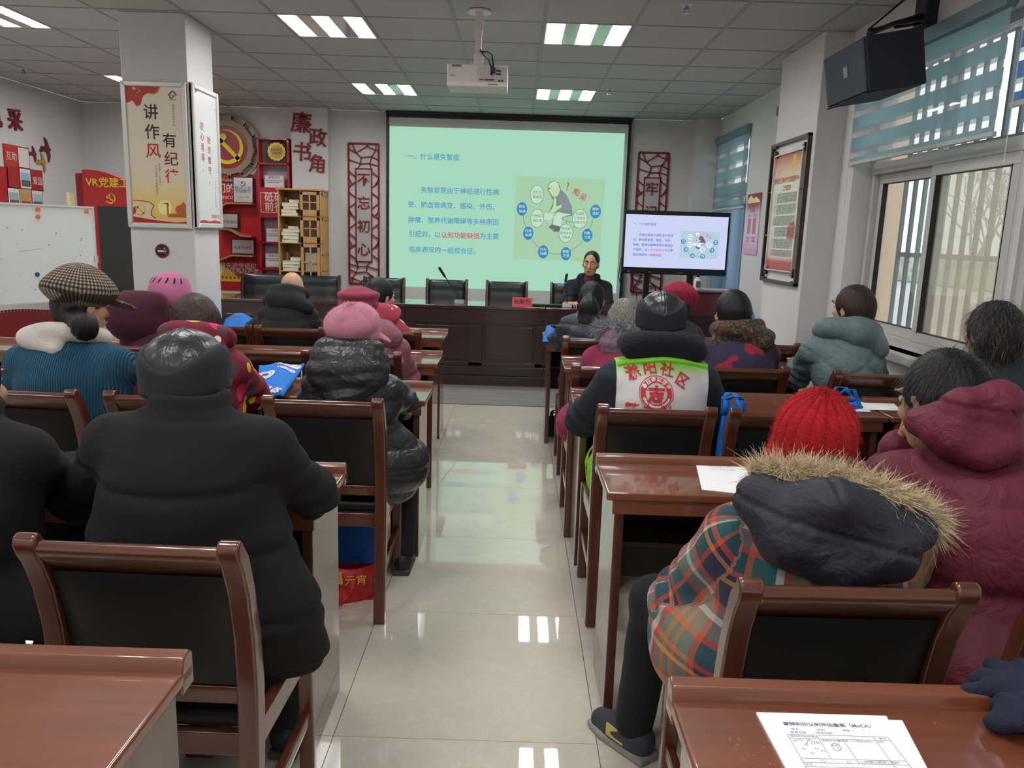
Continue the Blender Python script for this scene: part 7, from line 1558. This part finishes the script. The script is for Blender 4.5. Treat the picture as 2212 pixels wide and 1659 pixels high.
# 15 grey-green quilted coat by the window
s = seat('person in a grey-green quilted hooded coat sitting by the window', 3.80, 4.22, (1734, 738), (1908, 730), (1846, 620), 4.26, 0., 1.02, yaw=34, elL=(1722, 815, 4.42), elR=(1898, 830, 4.4), px=1.83)
G15 = nylon('grey-green quilting', (100, 118, 119), .6); s.coat(G15, th=.04, fold=.005, kind='quilt', pitch=.15, seed=53, vox=.009, flare=.02); s.trousers(K_black)
s.shape('hood', G15, lambda b: b.tor(s.S + V3(0, .0, .06), (.115, .1), .045, rotm(0, -14, -6), k=.03).chain([s.S + V3(-.1, -.03, .07), s.S + V3(.03, -.12, .05), s.S + V3(.13, -.1, -.03)], [.05, .065, .06], k=.05).cone(s.S + V3(.15, -.02, .05), s.S + V3(.14, -.1, -.03), .05, .055, k=.04), fold=.005, disp=lambda V, N: -.005 * np.exp(-(np.sin(V[:, 0] * 42 + V[:, 2] * 12) / .12) ** 2), vox=.008)
_, V, F = s.hair(HBR, lambda b: b.cone(s.h(0, -.03, .0), s.h(0, -.04, -.07), .086, .072, k=.03), vol=1.04); strands('loose_hair', V, F, HBR, s.o, 500, .05, 8, rad=.0005)
s.shape('face_mask', mat('blue face mask', (150, 176, 196), .8), lambda b: b.ell(s.h(0, .06, -.06), (.064, .052, .045), s.Rh, k=.01), fold=.001, vox=.008)
# 16 fur-trimmed grey hood
s = seat('grey-haired person with a grey fur-trimmed lilac hood and a magenta coat', 3.76, 4.20, (1262, 752), (1432, 758), (1352, 650), 4.26, 0., 1.0, yaw=-10, elL=(1258, 830, 4.38), px=.60, foot_l=(.36, 4.05, .085))
C16 = wool('magenta coat cloth', (134, 40, 72)); s.coat(C16, th=.04, fold=.006, seed=59, flare=.06, hem=(-.16, .1, -.05, (.2, .2, .14)), skirt=.22); s.trousers(K_black)
L16 = nylon('lilac hood nylon', (134, 106, 124), .6); s.shape('hood', L16, lambda b: b.ell(s.S + V3(0, -.1, .05), (.14, .08, .1), rotm(0, 8), k=.04).tor(s.S + V3(0, .02, .075), (.11, .1), .04, rotm(0, -6), k=.03), fold=.004, disp=lambda V, N: .006 * np.abs(np.sin(V[:, 2] * 60)))
fp = [s.S + V3(-.15, .0, .11), s.S + V3(-.12, -.1, .13), s.S + V3(0, -.16, .135), s.S + V3(.12, -.1, .13), s.S + V3(.15, 0, .11)]; F16 = mat('grey fur', (136, 138, 142), .9, var=.2, vscale=50); fo = MB().tube([tuple(v) for v in fp], .022, 8).build('fur_trim', F16, s.o, smooth=True); fur('fur_tufts', fp, .02, 2500, .06, F16, fo, 5, bias=(-.1, -.2, .2), wd=.0016)
_, V, F = s.hair(HG, lambda b: b.cone(s.h(0, -.04, .0), s.h(0, -.05, -.06), .085, .07, k=.03), vol=1.05, strand=.003); strands('loose_hair', V, F, HG, s.o, 900, .05, 9, rad=.0006)
# 17 ponytail, dark puffer
s = seat('person with a long black ponytail in a dark slate puffer jacket', 4.81, 5.28, (1208, 688), (1326, 690), (1281, 611), 5.34, 0., 1.02, yaw=-22, elL=(1204, 735, 5.4), px=.52)
s.coat(nylon('slate puffer nylon', (46, 54, 64), .5), th=.035, fold=.004, kind='puffer', pitch=.072, seed=61); s.trousers(K_black)
s.hair(HB, lambda b: b.chain([s.h(.01, -.1, .02), s.h(.03, -.17, -.03), s.h(.03, -.17, -.13), s.h(.03, -.15, -.2)], [.04, .062, .07, .05], k=.03))
# 18 raspberry knit hat
s = seat('person in a raspberry knit hat and a dark padded jacket', 4.81, 5.28, (1402, 706), (1520, 708), (1470, 614), 5.34, .015, 1., px=1.12, yaw=4)
s.coat(nylon('charcoal padded nylon', (44, 42, 48), .55), th=.035, fold=.006, kind='puffer', pitch=.1, seed=67); s.trousers(K_black); s.hair(HB, hat=True)
RB = mat('raspberry knit', (150, 34, 64), .95, sheen=.4, bump=(90, .008)); dome('knit_hat', s, s.h(0, -.01, .05), (.112, .116, .1), RB, lambda la: 1.02 + .1 * math.exp(-((la - R(20)) / .3) ** 2), lambda a, la: .02 * math.sin(14 * a + 6 * la) * math.cos(la), 84, 24, rot=s.Rh @ rotm(0, 0, 12), lo=-30)
# 19 the speaker, facing the room (local +y turned towards the viewer)
hx = at(1278, 544, 8.28); a, b = at(1220, 608, 8.36), at(1322, 608, 8.36); cx = (a.x + b.x) / 2; py_ = 8.46
def loc19(px, py, Y): q = at(px, py, Y); return (2 * cx - q.x, 2 * py_ - q.y, q.z)
H19 = loc19(1278, 544, 8.28); S19 = (cx, 2 * py_ - 8.36, (a.z + b.z) / 2 + .0)
s = Person('man with receding black hair in a dark overcoat, speaking behind the head table', (cx, py_, 0), S19, (b.x - a.x) / 2, (H19[0], H19[1], H19[2] - .122), yaw=-16, pitch=-4, roll=-4, hs=1.04, el=loc19(1316, 668, 8.2), er=loc19(1224, 655, 8.2), hl=loc19(1246, 656, 8.10), hr=loc19(1230, 656, 8.08), rz=math.pi, face=True, vox=.0065, pel_z=.56)
C19 = wool('speaker overcoat', (26, 28, 34)); s.coat(C19, th=.032, fold=.006, seed=71, vox=.009, flare=.02); s.trousers(K_black)
s.shape('coat_collar', C19, lambda b: b.tor(s.S + V3(0, -.01, .035), (.1, .085), .024, rotm(0, 28), k=.02).cone(s.S + V3(-.09, .05, .05), s.S + V3(-.05, .13, -.1), .03, .02, k=.03).cone(s.S + V3(.09, .05, .05), s.S + V3(.05, .13, -.1), .03, .02, k=.03), fold=.003)
s.shape('shirt', wool('maroon shirt', (84, 46, 54)), lambda b: b.cone(s.S + V3(0, .07, .02), s.S + V3(0, .125, -.12), .06, .04, k=.03).tor(s.S + V3(0, .02, .045), (.062, .062), .02, rotm(0, 15), k=.02), fold=.002)
s.shape('hair', HB, lambda b: b.ell(s.h(0, -.018, .036), V3(.081, .094, .093) * s.hs, s.Rh, k=.02).ell(s.h(0, -.06, -.02), V3(.07, .05, .06) * s.hs, s.Rh, k=.03).ell(s.h(0, .11, .0), V3(.07, .075, .125) * s.hs, s.Rh, k=.015, sub=True).ell(s.h(0, .04, -.06), V3(.12, .07, .07) * s.hs, s.Rh, k=.01, sub=True), vox=.006, fold=.0015, f=40)
tg = [o for o in bpy.data.objects if o.name.startswith('person')]
for o in tg: o['group'] = 'people listening at the desks' if 'speaking' not in o['label'] else 'speaker'
# ================================================================== small things on and under the desks
M_bag = mat('blue non-woven bag', (28, 116, 206), .7, bump=(320, .0012)); M_bag2 = mat('dark blue bag side', (22, 84, 170), .7, bump=(320, .0012))
def printed(name, items, t, org, ux, uz, m=M_white): return text_many(name, items, m, t, org, ux, uz)
# large bag lying on the third-row desk
zt = .764
c = [atz(556, 858, zt), atz(612, 862, zt), at(657, 792, 3.70), at(560, 793, 3.70)]
t = thing('tote_bag', 'large flat blue tote bag with white print lying on a desk left of the aisle', 'bag', (c[0].x, c[0].y, zt))
b = MB(); n = 10; O3 = Vector((c[0].x, c[0].y, 0))
def bil(u, v): return (c[0] * (1 - u) + c[1] * u) * (1 - v) + (c[3] * (1 - u) + c[2] * u) * v
for i in range(n + 1):
    for j in range(n + 1):
        u, v = i / n, j / n; p = bil(u, v); h = p.z - zt + .02 * math.sin(math.pi * u) * math.sin(math.pi * v) + .014 + .006 * math.sin(9 * u + 4 * v)
        b.v.append((p.x - O3.x, p.y - O3.y, h))
for i in range(n):
    for j in range(n): b.f.append([i * (n + 1) + j, (i + 1) * (n + 1) + j, (i + 1) * (n + 1) + j + 1, i * (n + 1) + j + 1]); b.mi.append(0)
o = b.build('bag_body', M_bag, t, smooth=True); md = o.modifiers.new('thickness', 'SOLIDIFY'); md.thickness = .01; md.offset = -1
ux = (c[1] - c[0]).normalized(); uy = (c[3] - c[0]); uy = (uy - ux * uy.dot(ux)).normalized(); mid = bil(.42, .45) - O3
un = ux.cross(uy)
bv = BVHTree.FromPolygons([tuple(v) for v in b.v], b.f)
def drape(name, items, m):
    q = MB()
    for s_, x, y, k, an in items:
        vs, fs = text_geo(s_, k, .004); i = len(q.v)
        for v in vs:
            p = mid + ux * (x + v.x * math.cos(an) - v.y * math.sin(an)) + uy * (y + v.x * math.sin(an) + v.y * math.cos(an)); h = bv.ray_cast(Vector((p.x, p.y, 1)), Vector((0, 0, -1))); q.v.append((p.x, p.y, (h[0].z if h[0] is not None else -.2) + .003))
        for f in fs: q.f.append([i + k_ for k_ in f]); q.mi.append(0)
    q.build(name, m, t)
drape('white_print', [('滁州城市', .03, .16, .045, R(172)), ('社区服务', .02, .10, .022, R(172)), ('文明实践', .03, -.09, .03, R(160)), ('◎', -.05, .02, .1, 0)], M_white)
MB().tube([(.02, .0, .02), (.05, -.05, .012), (.03, -.09, .0), (.08, -.08, -.0)], .008, 6).build('handle', M_bag2, t)
def soft_bag(nm, label, loc, dims, m, rz=0., seed=1, hd=None, prints=None, handle_m=None):
    t = thing(nm, label, 'bag', loc, rz); w_, d_, h_ = dims; b = MB(); nx, nz = 12, 12
    rg = random.Random(seed); ph = rg.uniform(0, 6)
    for s_ in (-1, 1):
        i0 = len(b.v)
        for i in range(nx + 1):
            for j in range(nz + 1):
                u, v = i / nx, j / nz; bul = d_ / 2 * ((1 - abs(2 * u - 1) ** 4) * (1 - (v ** 3) * .75)) ** .8 + .003
                b.v.append(((u - .5) * w_ * (1 - .06 * v) + .006 * math.sin(v * 7 + ph), s_ * bul + .008 * math.sin(u * 9 + v * 6 + ph + s_), v * h_ + .012 * math.sin(u * 5 + ph) * v))
        for i in range(nx):
            for j in range(nz):
                q = [i0 + i * (nz + 1) + j, i0 + (i + 1) * (nz + 1) + j, i0 + (i + 1) * (nz + 1) + j + 1, i0 + i * (nz + 1) + j + 1]; b.f.append(q if s_ < 0 else q[::-1]); b.mi.append(0)
    b.build('bag_body', m, t, smooth=True)
    MB().box(-w_ / 2 + .01, w_ / 2 - .01, -d_ / 2 * .8, d_ / 2 * .8, 0, .01).build('bag_bottom', m, t)
    for s_ in (-1, 1):
        hh = [(-.03, s_ * .012, h_ - .05), (-.028, s_ * .02, h_ + .015), (-.01, s_ * .035, h_ + .03), (.012, s_ * .035, h_ + .028), (.028, s_ * .02, h_ + .012), (.03, s_ * .012, h_ - .05)] if hd is None else [(x, y * s_, z) for x, y, z in hd]
        q = MB()
        for p0, p1 in zip(hh, hh[1:]): q.poly([(p0[0] - .011, p0[1], p0[2]), (p1[0] - .011, p1[1], p1[2]), (p1[0] + .011, p1[1] + .004, p1[2]), (p0[0] + .011, p0[1] + .004, p0[2])])
        o = q.build('handle', handle_m or m, t, smooth=True); md = o.modifiers.new('thickness', 'SOLIDIFY'); md.thickness = .003
    if prints: text_many('white_print', prints, M_white, t, (0, -d_ / 2 - .012, h_ / 2), UX, UZ)
    return t
q0, q1 = at(1551, 985, 2.9), at(1612, 872, 2.9)
soft_bag('tote_bag', 'blue tote bag with white characters hanging between two chairs right of the vest', ((q0.x + q1.x) / 2, 2.92, .52), (abs(q1.x - q0.x) * 1.05, .05, q1.z - .52), M_bag, 0, 3, prints=[('滁', -.028, -.03, .03, .0, R(38)), ('州', .002, -.008, .03, .0, R(28)), ('城', .034, .012, .03, .0, R(20))])
q = atz(1785, 862, .764); t = soft_bag('tote_bag', 'blue bag on the desk behind the red knit hat, only its loop handles showing', (q.x, DY['R'][2] - .18, .764), (.2, .07, .04), M_bag, .3, 4, hd=[(-.08, .01, .0), (-.06, .02, .06), (-.02, .03, .095), (.03, .03, .09), (.06, .02, .05), (.09, .01, .01)])
def flat_bag(label, c0, c1, c2, c3, h, seed, pr=None):
    z0 = .764; P = [atz(*p, z0) for p in (c0, c1, c2, c3)]; O = P[0]; t = thing('tote_bag', label, 'bag', (O.x, O.y, z0)); b = MB(); n = 8; rg = random.Random(seed)
    for s_ in (0, 1):
        i0 = len(b.v)
        for i in range(n + 1):
            for j in range(n + 1):
                u, v = i / n, j / n; p = (P[0] * (1 - u) + P[1] * u) * (1 - v) + (P[3] * (1 - u) + P[2] * u) * v - O; z_ = h * (1 - abs(2 * u - 1) ** 6) * (1 - abs(2 * v - 1) ** 4) * (.75 + .25 * math.sin(7 * u + 3 * v + seed)) if s_ else 0; b.v.append((p.x, p.y, z_ + .001 * s_))
        for i in range(n):
            for j in range(n):
                q = [i0 + i * (n + 1) + j, i0 + (i + 1) * (n + 1) + j, i0 + (i + 1) * (n + 1) + j + 1, i0 + i * (n + 1) + j + 1]; b.f.append(q if s_ else q[::-1]); b.mi.append(0)
    b.build('bag_body', M_bag, t, smooth=True); c = sum(P, Vector()) / 4 - O
    if pr: text_many('white_print', pr, M_white, t, (c.x, c.y, h * 1.03), (1, 0, 0), (0, 1, 0))
    MB().box(c.x + .12, c.x + .17, c.y - .16, c.y - .1, .0, .004).build('handle', M_bag2, t); return t
flat_bag('blue tote bag folded on the front left desk beside the bald man', (480, 706), (546, 708), (552, 690), (488, 688), .07, 2, [('滁州城市', 0, .0, .05), ('社区', .02, -.06, .035)])
flat_bag('blue tote bag crumpled on the left end of the front right desk', (1172, 738), (1216, 740), (1222, 718), (1176, 716), .085, 5, [('社区', 0, 0, .04)])
# bags under the chair by the aisle
q = atz(768, 1215, 0); soft_bag('shopping_bag', 'red shopping bag with gold print under the chair by the aisle', (q.x + .02, 3.05, 0), (.26, .12, .14), mat('red bag', (186, 30, 40), .5, bump=(60, .003)), .2, 8, hd=[(-.06, .05, .13), (-.09, .09, .1), (-.08, .12, .05), (-.02, .13, .02), (.03, .11, .06), (.05, .06, .12)], prints=None)
t = [o for o in COL.objects if o.name.startswith('shopping_bag')][0]; text_many('gold_print', [('福', -.03, .04, .06, .02), ('元宵', .05, .03, .045, .01)], mat('gold print', (214, 176, 70), .5), t, (0, -.075, .07), UX, UZ)
soft_bag('tote_bag', 'dark blue bag stuffed under the chair seat, behind the red shopping bag', (q.x + .0, 3.27, 0), (.3, .13, .3), M_bag2, .1, 9)
# black bag under the front right desk
q = atz(1192, 940, 0); soft_bag('hand_bag', 'black bag on the floor under the second right desk from the front', (q.x + .02, q.y, 0), (.16, .1, .16), mat('black nylon bag', (22, 23, 26), .6, bump=(60, .003)), .0, 12)
# papers
def sheet(label, corners, z0, n=1, txt=None, group=None, dz=.0016):
    P = [atz(*p, z0) for p in corners]; O = P[3]; t = thing('paper_sheet', label, 'paper', (O.x, O.y, z0), 0, group); b = MB()
    loc = [p - O for p in P]
    lo = [tuple(v) for v in loc]; b.prism([(v[0], v[1]) for v in lo], 'z', 0, dz); b.build('sheet', M_paper, t)
    ux = (loc[2] - loc[3]).normalized(); uy = (loc[0] - loc[3]); uy = (uy - ux * uy.dot(ux)).normalized(); return t, ux, uy, loc, dz
M_paper2 = M_paper
# main test sheets on the nearest right desk: corners far-left, far-right, near-right, near-left
zT = .7625
t, ux, uy, loc, dz = sheet('stack of printed test sheets with boxes and line drawings on the nearest right desk', [(1633, 1543), (1914, 1551), (1990, 1700), (1716, 1700)], zT, dz=.004)
P = [v for v in loc]; W_ = (P[1] - P[0]).length; org = P[0]; ux = (P[1] - P[0]).normalized(); uy = Vector((0, 0, 1)).cross(ux)
MB().prism([(v.x, v.y) for v in [P[0] + ux * .015 - uy * .002, P[1] + ux * .022 - uy * .008, P[2] + ux * .022, P[3] + ux * .015]], 'z', -.0002, .002).build('lower_sheet', M_paper, t)
sh_ = (P[3] - P[0]); dn = sh_.normalized()   # down the page
k = W_ / .21; org = org + Vector((0, 0, dz + .0004))
def pg(x, y): return (x * k, -y * k)
uyp = -dn
text_many('printed_words', [('蒙特利尔认知评估量表（MoCA）', *pg(.105, .03), .0098 * k, .02), ('姓名：', *pg(.05, .043), .006 * k), ('性别：', *pg(.09, .043), .006 * k), ('年龄：', *pg(.13, .043), .006 * k), ('教育年限：', *pg(.052, .051), .006 * k), ('评估日期：', *pg(.092, .051), .006 * k), ('视空间与执行能力', *pg(.055, .0605), .0055 * k), ('得分', *pg(.175, .0605), .0055 * k), ('复制立方体', *pg(.092, .069), .0055 * k), ('画钟表（11点过10分）（3分）', *pg(.14, .069), .0055 * k), ('[ ]', *pg(.06, .117), .006 * k), ('[ ]', *pg(.098, .117), .006 * k), ('[ ]轮廓 [ ]数字 [ ]指针', *pg(.145, .117), .006 * k), ('命名', *pg(.037, .126), .0055 * k)], mat('blue grey ink', (112, 114, 140), .8), t, org, ux, uyp)
ln = []
for a, b_ in (((.03, .056), (.185, .056)), ((.03, .065), (.185, .065)), ((.03, .112), (.185, .112)), ((.03, .121), (.185, .121)), ((.03, .13), (.185, .13)), ((.03, .17), (.185, .17)), ((.03, .056), (.03, .17)), ((.185, .056), (.185, .17)), ((.075, .065), (.075, .112)), ((.112, .065), (.112, .121)), ((.162, .056), (.162, .17))): ln += strip2([pg(*a), pg(*b_)], .0007 * k)
for x, y in ((.037, .071), (.045, .069), (.058, .068), (.05, .08), (.062, .076), (.07, .075), (.043, .09), (.062, .089), (.052, .1), (.07, .094)):
    c_ = circ(x * k, -y * k, .0024 * k, 12); ln += strip2(c_ + [c_[0]], .0006 * k)
ln += strip2([pg(.058, .068), pg(.07, .075)], .0006 * k) + strip2([pg(.058, .068), pg(.05, .08)], .0006 * k)
for L in ([(.088, .08), (.096, .08), (.096, .092), (.088, .092), (.088, .08)], [(.088, .08), (.092, .076), (.1, .076), (.1, .088), (.096, .092)], [(.096, .08), (.1, .076)]): ln += strip2([pg(*p) for p in L], .0008 * k)
for cx_, cy_, r_, q_ in ((.065, .142, .008, 5), (.1, .144, .012, 3), (.14, .142, .009, 4)):
    pts = [pg(cx_ + r_ * 1.3 * math.cos(a) * (1 + .2 * math.sin(q_ * a)), cy_ + r_ * .7 * math.sin(a) * (1 + .2 * math.cos(q_ * a))) for a in [2 * math.pi * i / 22 for i in range(23)]]; ln += strip2(pts, .0008 * k)
flat('printed_lines', [p[::-1] if False else p for p in ln], mat('blue grey ink', (112, 114, 140), .8), t, org, ux, uyp)
o, ux, uy, loc, dz = sheet('single printed white sheet on the second right desk, left of the red knit hat', [(1502, 998), (1606, 1003), (1640, 1072), (1516, 1058)], zT)
text_many('printed_words', [('社区健康服务调查问卷', .085, -.018, .009), ('您的年龄 性别 文化程度 职业', .085, -.035, .007), ('近期是否感到记忆力明显下降', .085, -.046, .007), ('是否需要志愿者上门帮助服务', .085, -.057, .007), ('一、是 二、否 三、不清楚', .08, -.074, .007), ('请在相应选项后面打勾确认', .085, -.087, .007)], M_ink, o, loc[0] + Vector((0, 0, dz + .0004)), (loc[1] - loc[0]).normalized(), (loc[0] - loc[3]).normalized())
sheet('white sheet on the desk in front of the maroon coat, larger of two', [(1843, 861), (1918, 862), (1948, 887), (1846, 885)], zT); sheet('white sheet lying partly under the larger one before the maroon coat', [(1828, 868), (1846, 866), (1882, 890), (1850, 889)], zT - .0012)
sheet('white paper on the desk between the paisley scarf and the quilted coat', [(1686, 789), (1712, 789), (1712, 798), (1688, 800)], zT); sheet('white paper at the left elbow of the man in the black coat', [(132, 996), (176, 996), (172, 1010), (140, 1012)], zT); sheet('small white paper slip on the lower left desk edge', [(55, 1385), (72, 1386), (70, 1392), (56, 1391)], .787)
# navy gloves on the nearest right desk
gm = wool('navy glove knit', (28, 31, 52), bump=(300, .003), sheen=.12, crease=None)
def glove(label, base, tips, thumb, z0):
    O = atz(*base, z0); t = None; b = SDF(); o3 = V3(O.x, O.y, z0); pc = V3(0, 0, .02); tp = [V3(*atz(*q, z0)) - o3 + V3(0, 0, .016 + .012 * (i % 2)) for i, q in enumerate(tips)]
    d = np.mean(tp, 0); d[2] = 0; d /= np.linalg.norm(d); sd = V3(-d[1], d[0], 0)
    b.ell(pc, (.05, .055, .02), np.stack([sd, d, V3(0, 0, 1)], 1), k=.02); b.cone(pc, pc - d * .09, .034, .036, k=.03)
    for q in tp: st = pc + d * .03 + sd * float((q @ sd)) * .55; b.chain([st, (st + q) / 2 + V3(0, 0, .008), q], [.016, .0145, .0125], k=.008)
    q = V3(*atz(*thumb, z0)) - o3 + V3(0, 0, .014); b.chain([pc, (pc + q) / 2 + V3(0, 0, .006), q], [.02, .016, .013], k=.012)
    V, F = b.surface(.005); V = V + normals(V, F) * (.001 * wob(V, 60, 4))[:, None]; V[:, 2] = np.maximum(V[:, 2], .0)
    o = qmesh('glove', V, F, gm); o.location = (O.x, O.y, z0 + .0005); tag(o, label, 'glove', 'navy gloves'); return o
glove('navy knit glove, upper of a pair on the nearest right desk, fingers pointing left', (2205, 1520), [(2105, 1488), (2135, 1468), (2170, 1462), (2200, 1466)], (2082, 1512), .786 - .02)
glove('navy knit glove, lower of a pair at the right edge, thumb towards the viewer', (2235, 1568), [(2150, 1545), (2160, 1568), (2165, 1588), (2190, 1600)], (2140, 1578), .764)
# water marks on the near right desk
wm = MB(); rg = random.Random(2); O = atz(1640, 1640, .7624); t = thing('water_drops', 'small splash of water drops on the nearest right desk', 'water', tuple(O), kind='stuff')
for _ in range(26):
    x, y = rg.gauss(0, .018), rg.gauss(0, .02); r_ = rg.uniform(.0008, .003); wm.lathe([(r_, 0), (r_ * .8, r_ * .35), (.0001, r_ * .5)], (x, y, 0), 8)
wm.build('drops', mat('water', (146, 92, 66), .04, coat=1.), t)['kind'] = 'stuff'
# white cup on the front left desk edge
q = atz(484, 682, .764); t = thing('paper_cup', 'small white cup on the front left desk beside the pillar', 'cup', (q.x, 5.85, .764)); MB().lathe([(.026, 0), (.034, .075), (.036, .078), (.033, .078), (.025, .004)], n=18).build('cup', M_white, t, smooth=True)
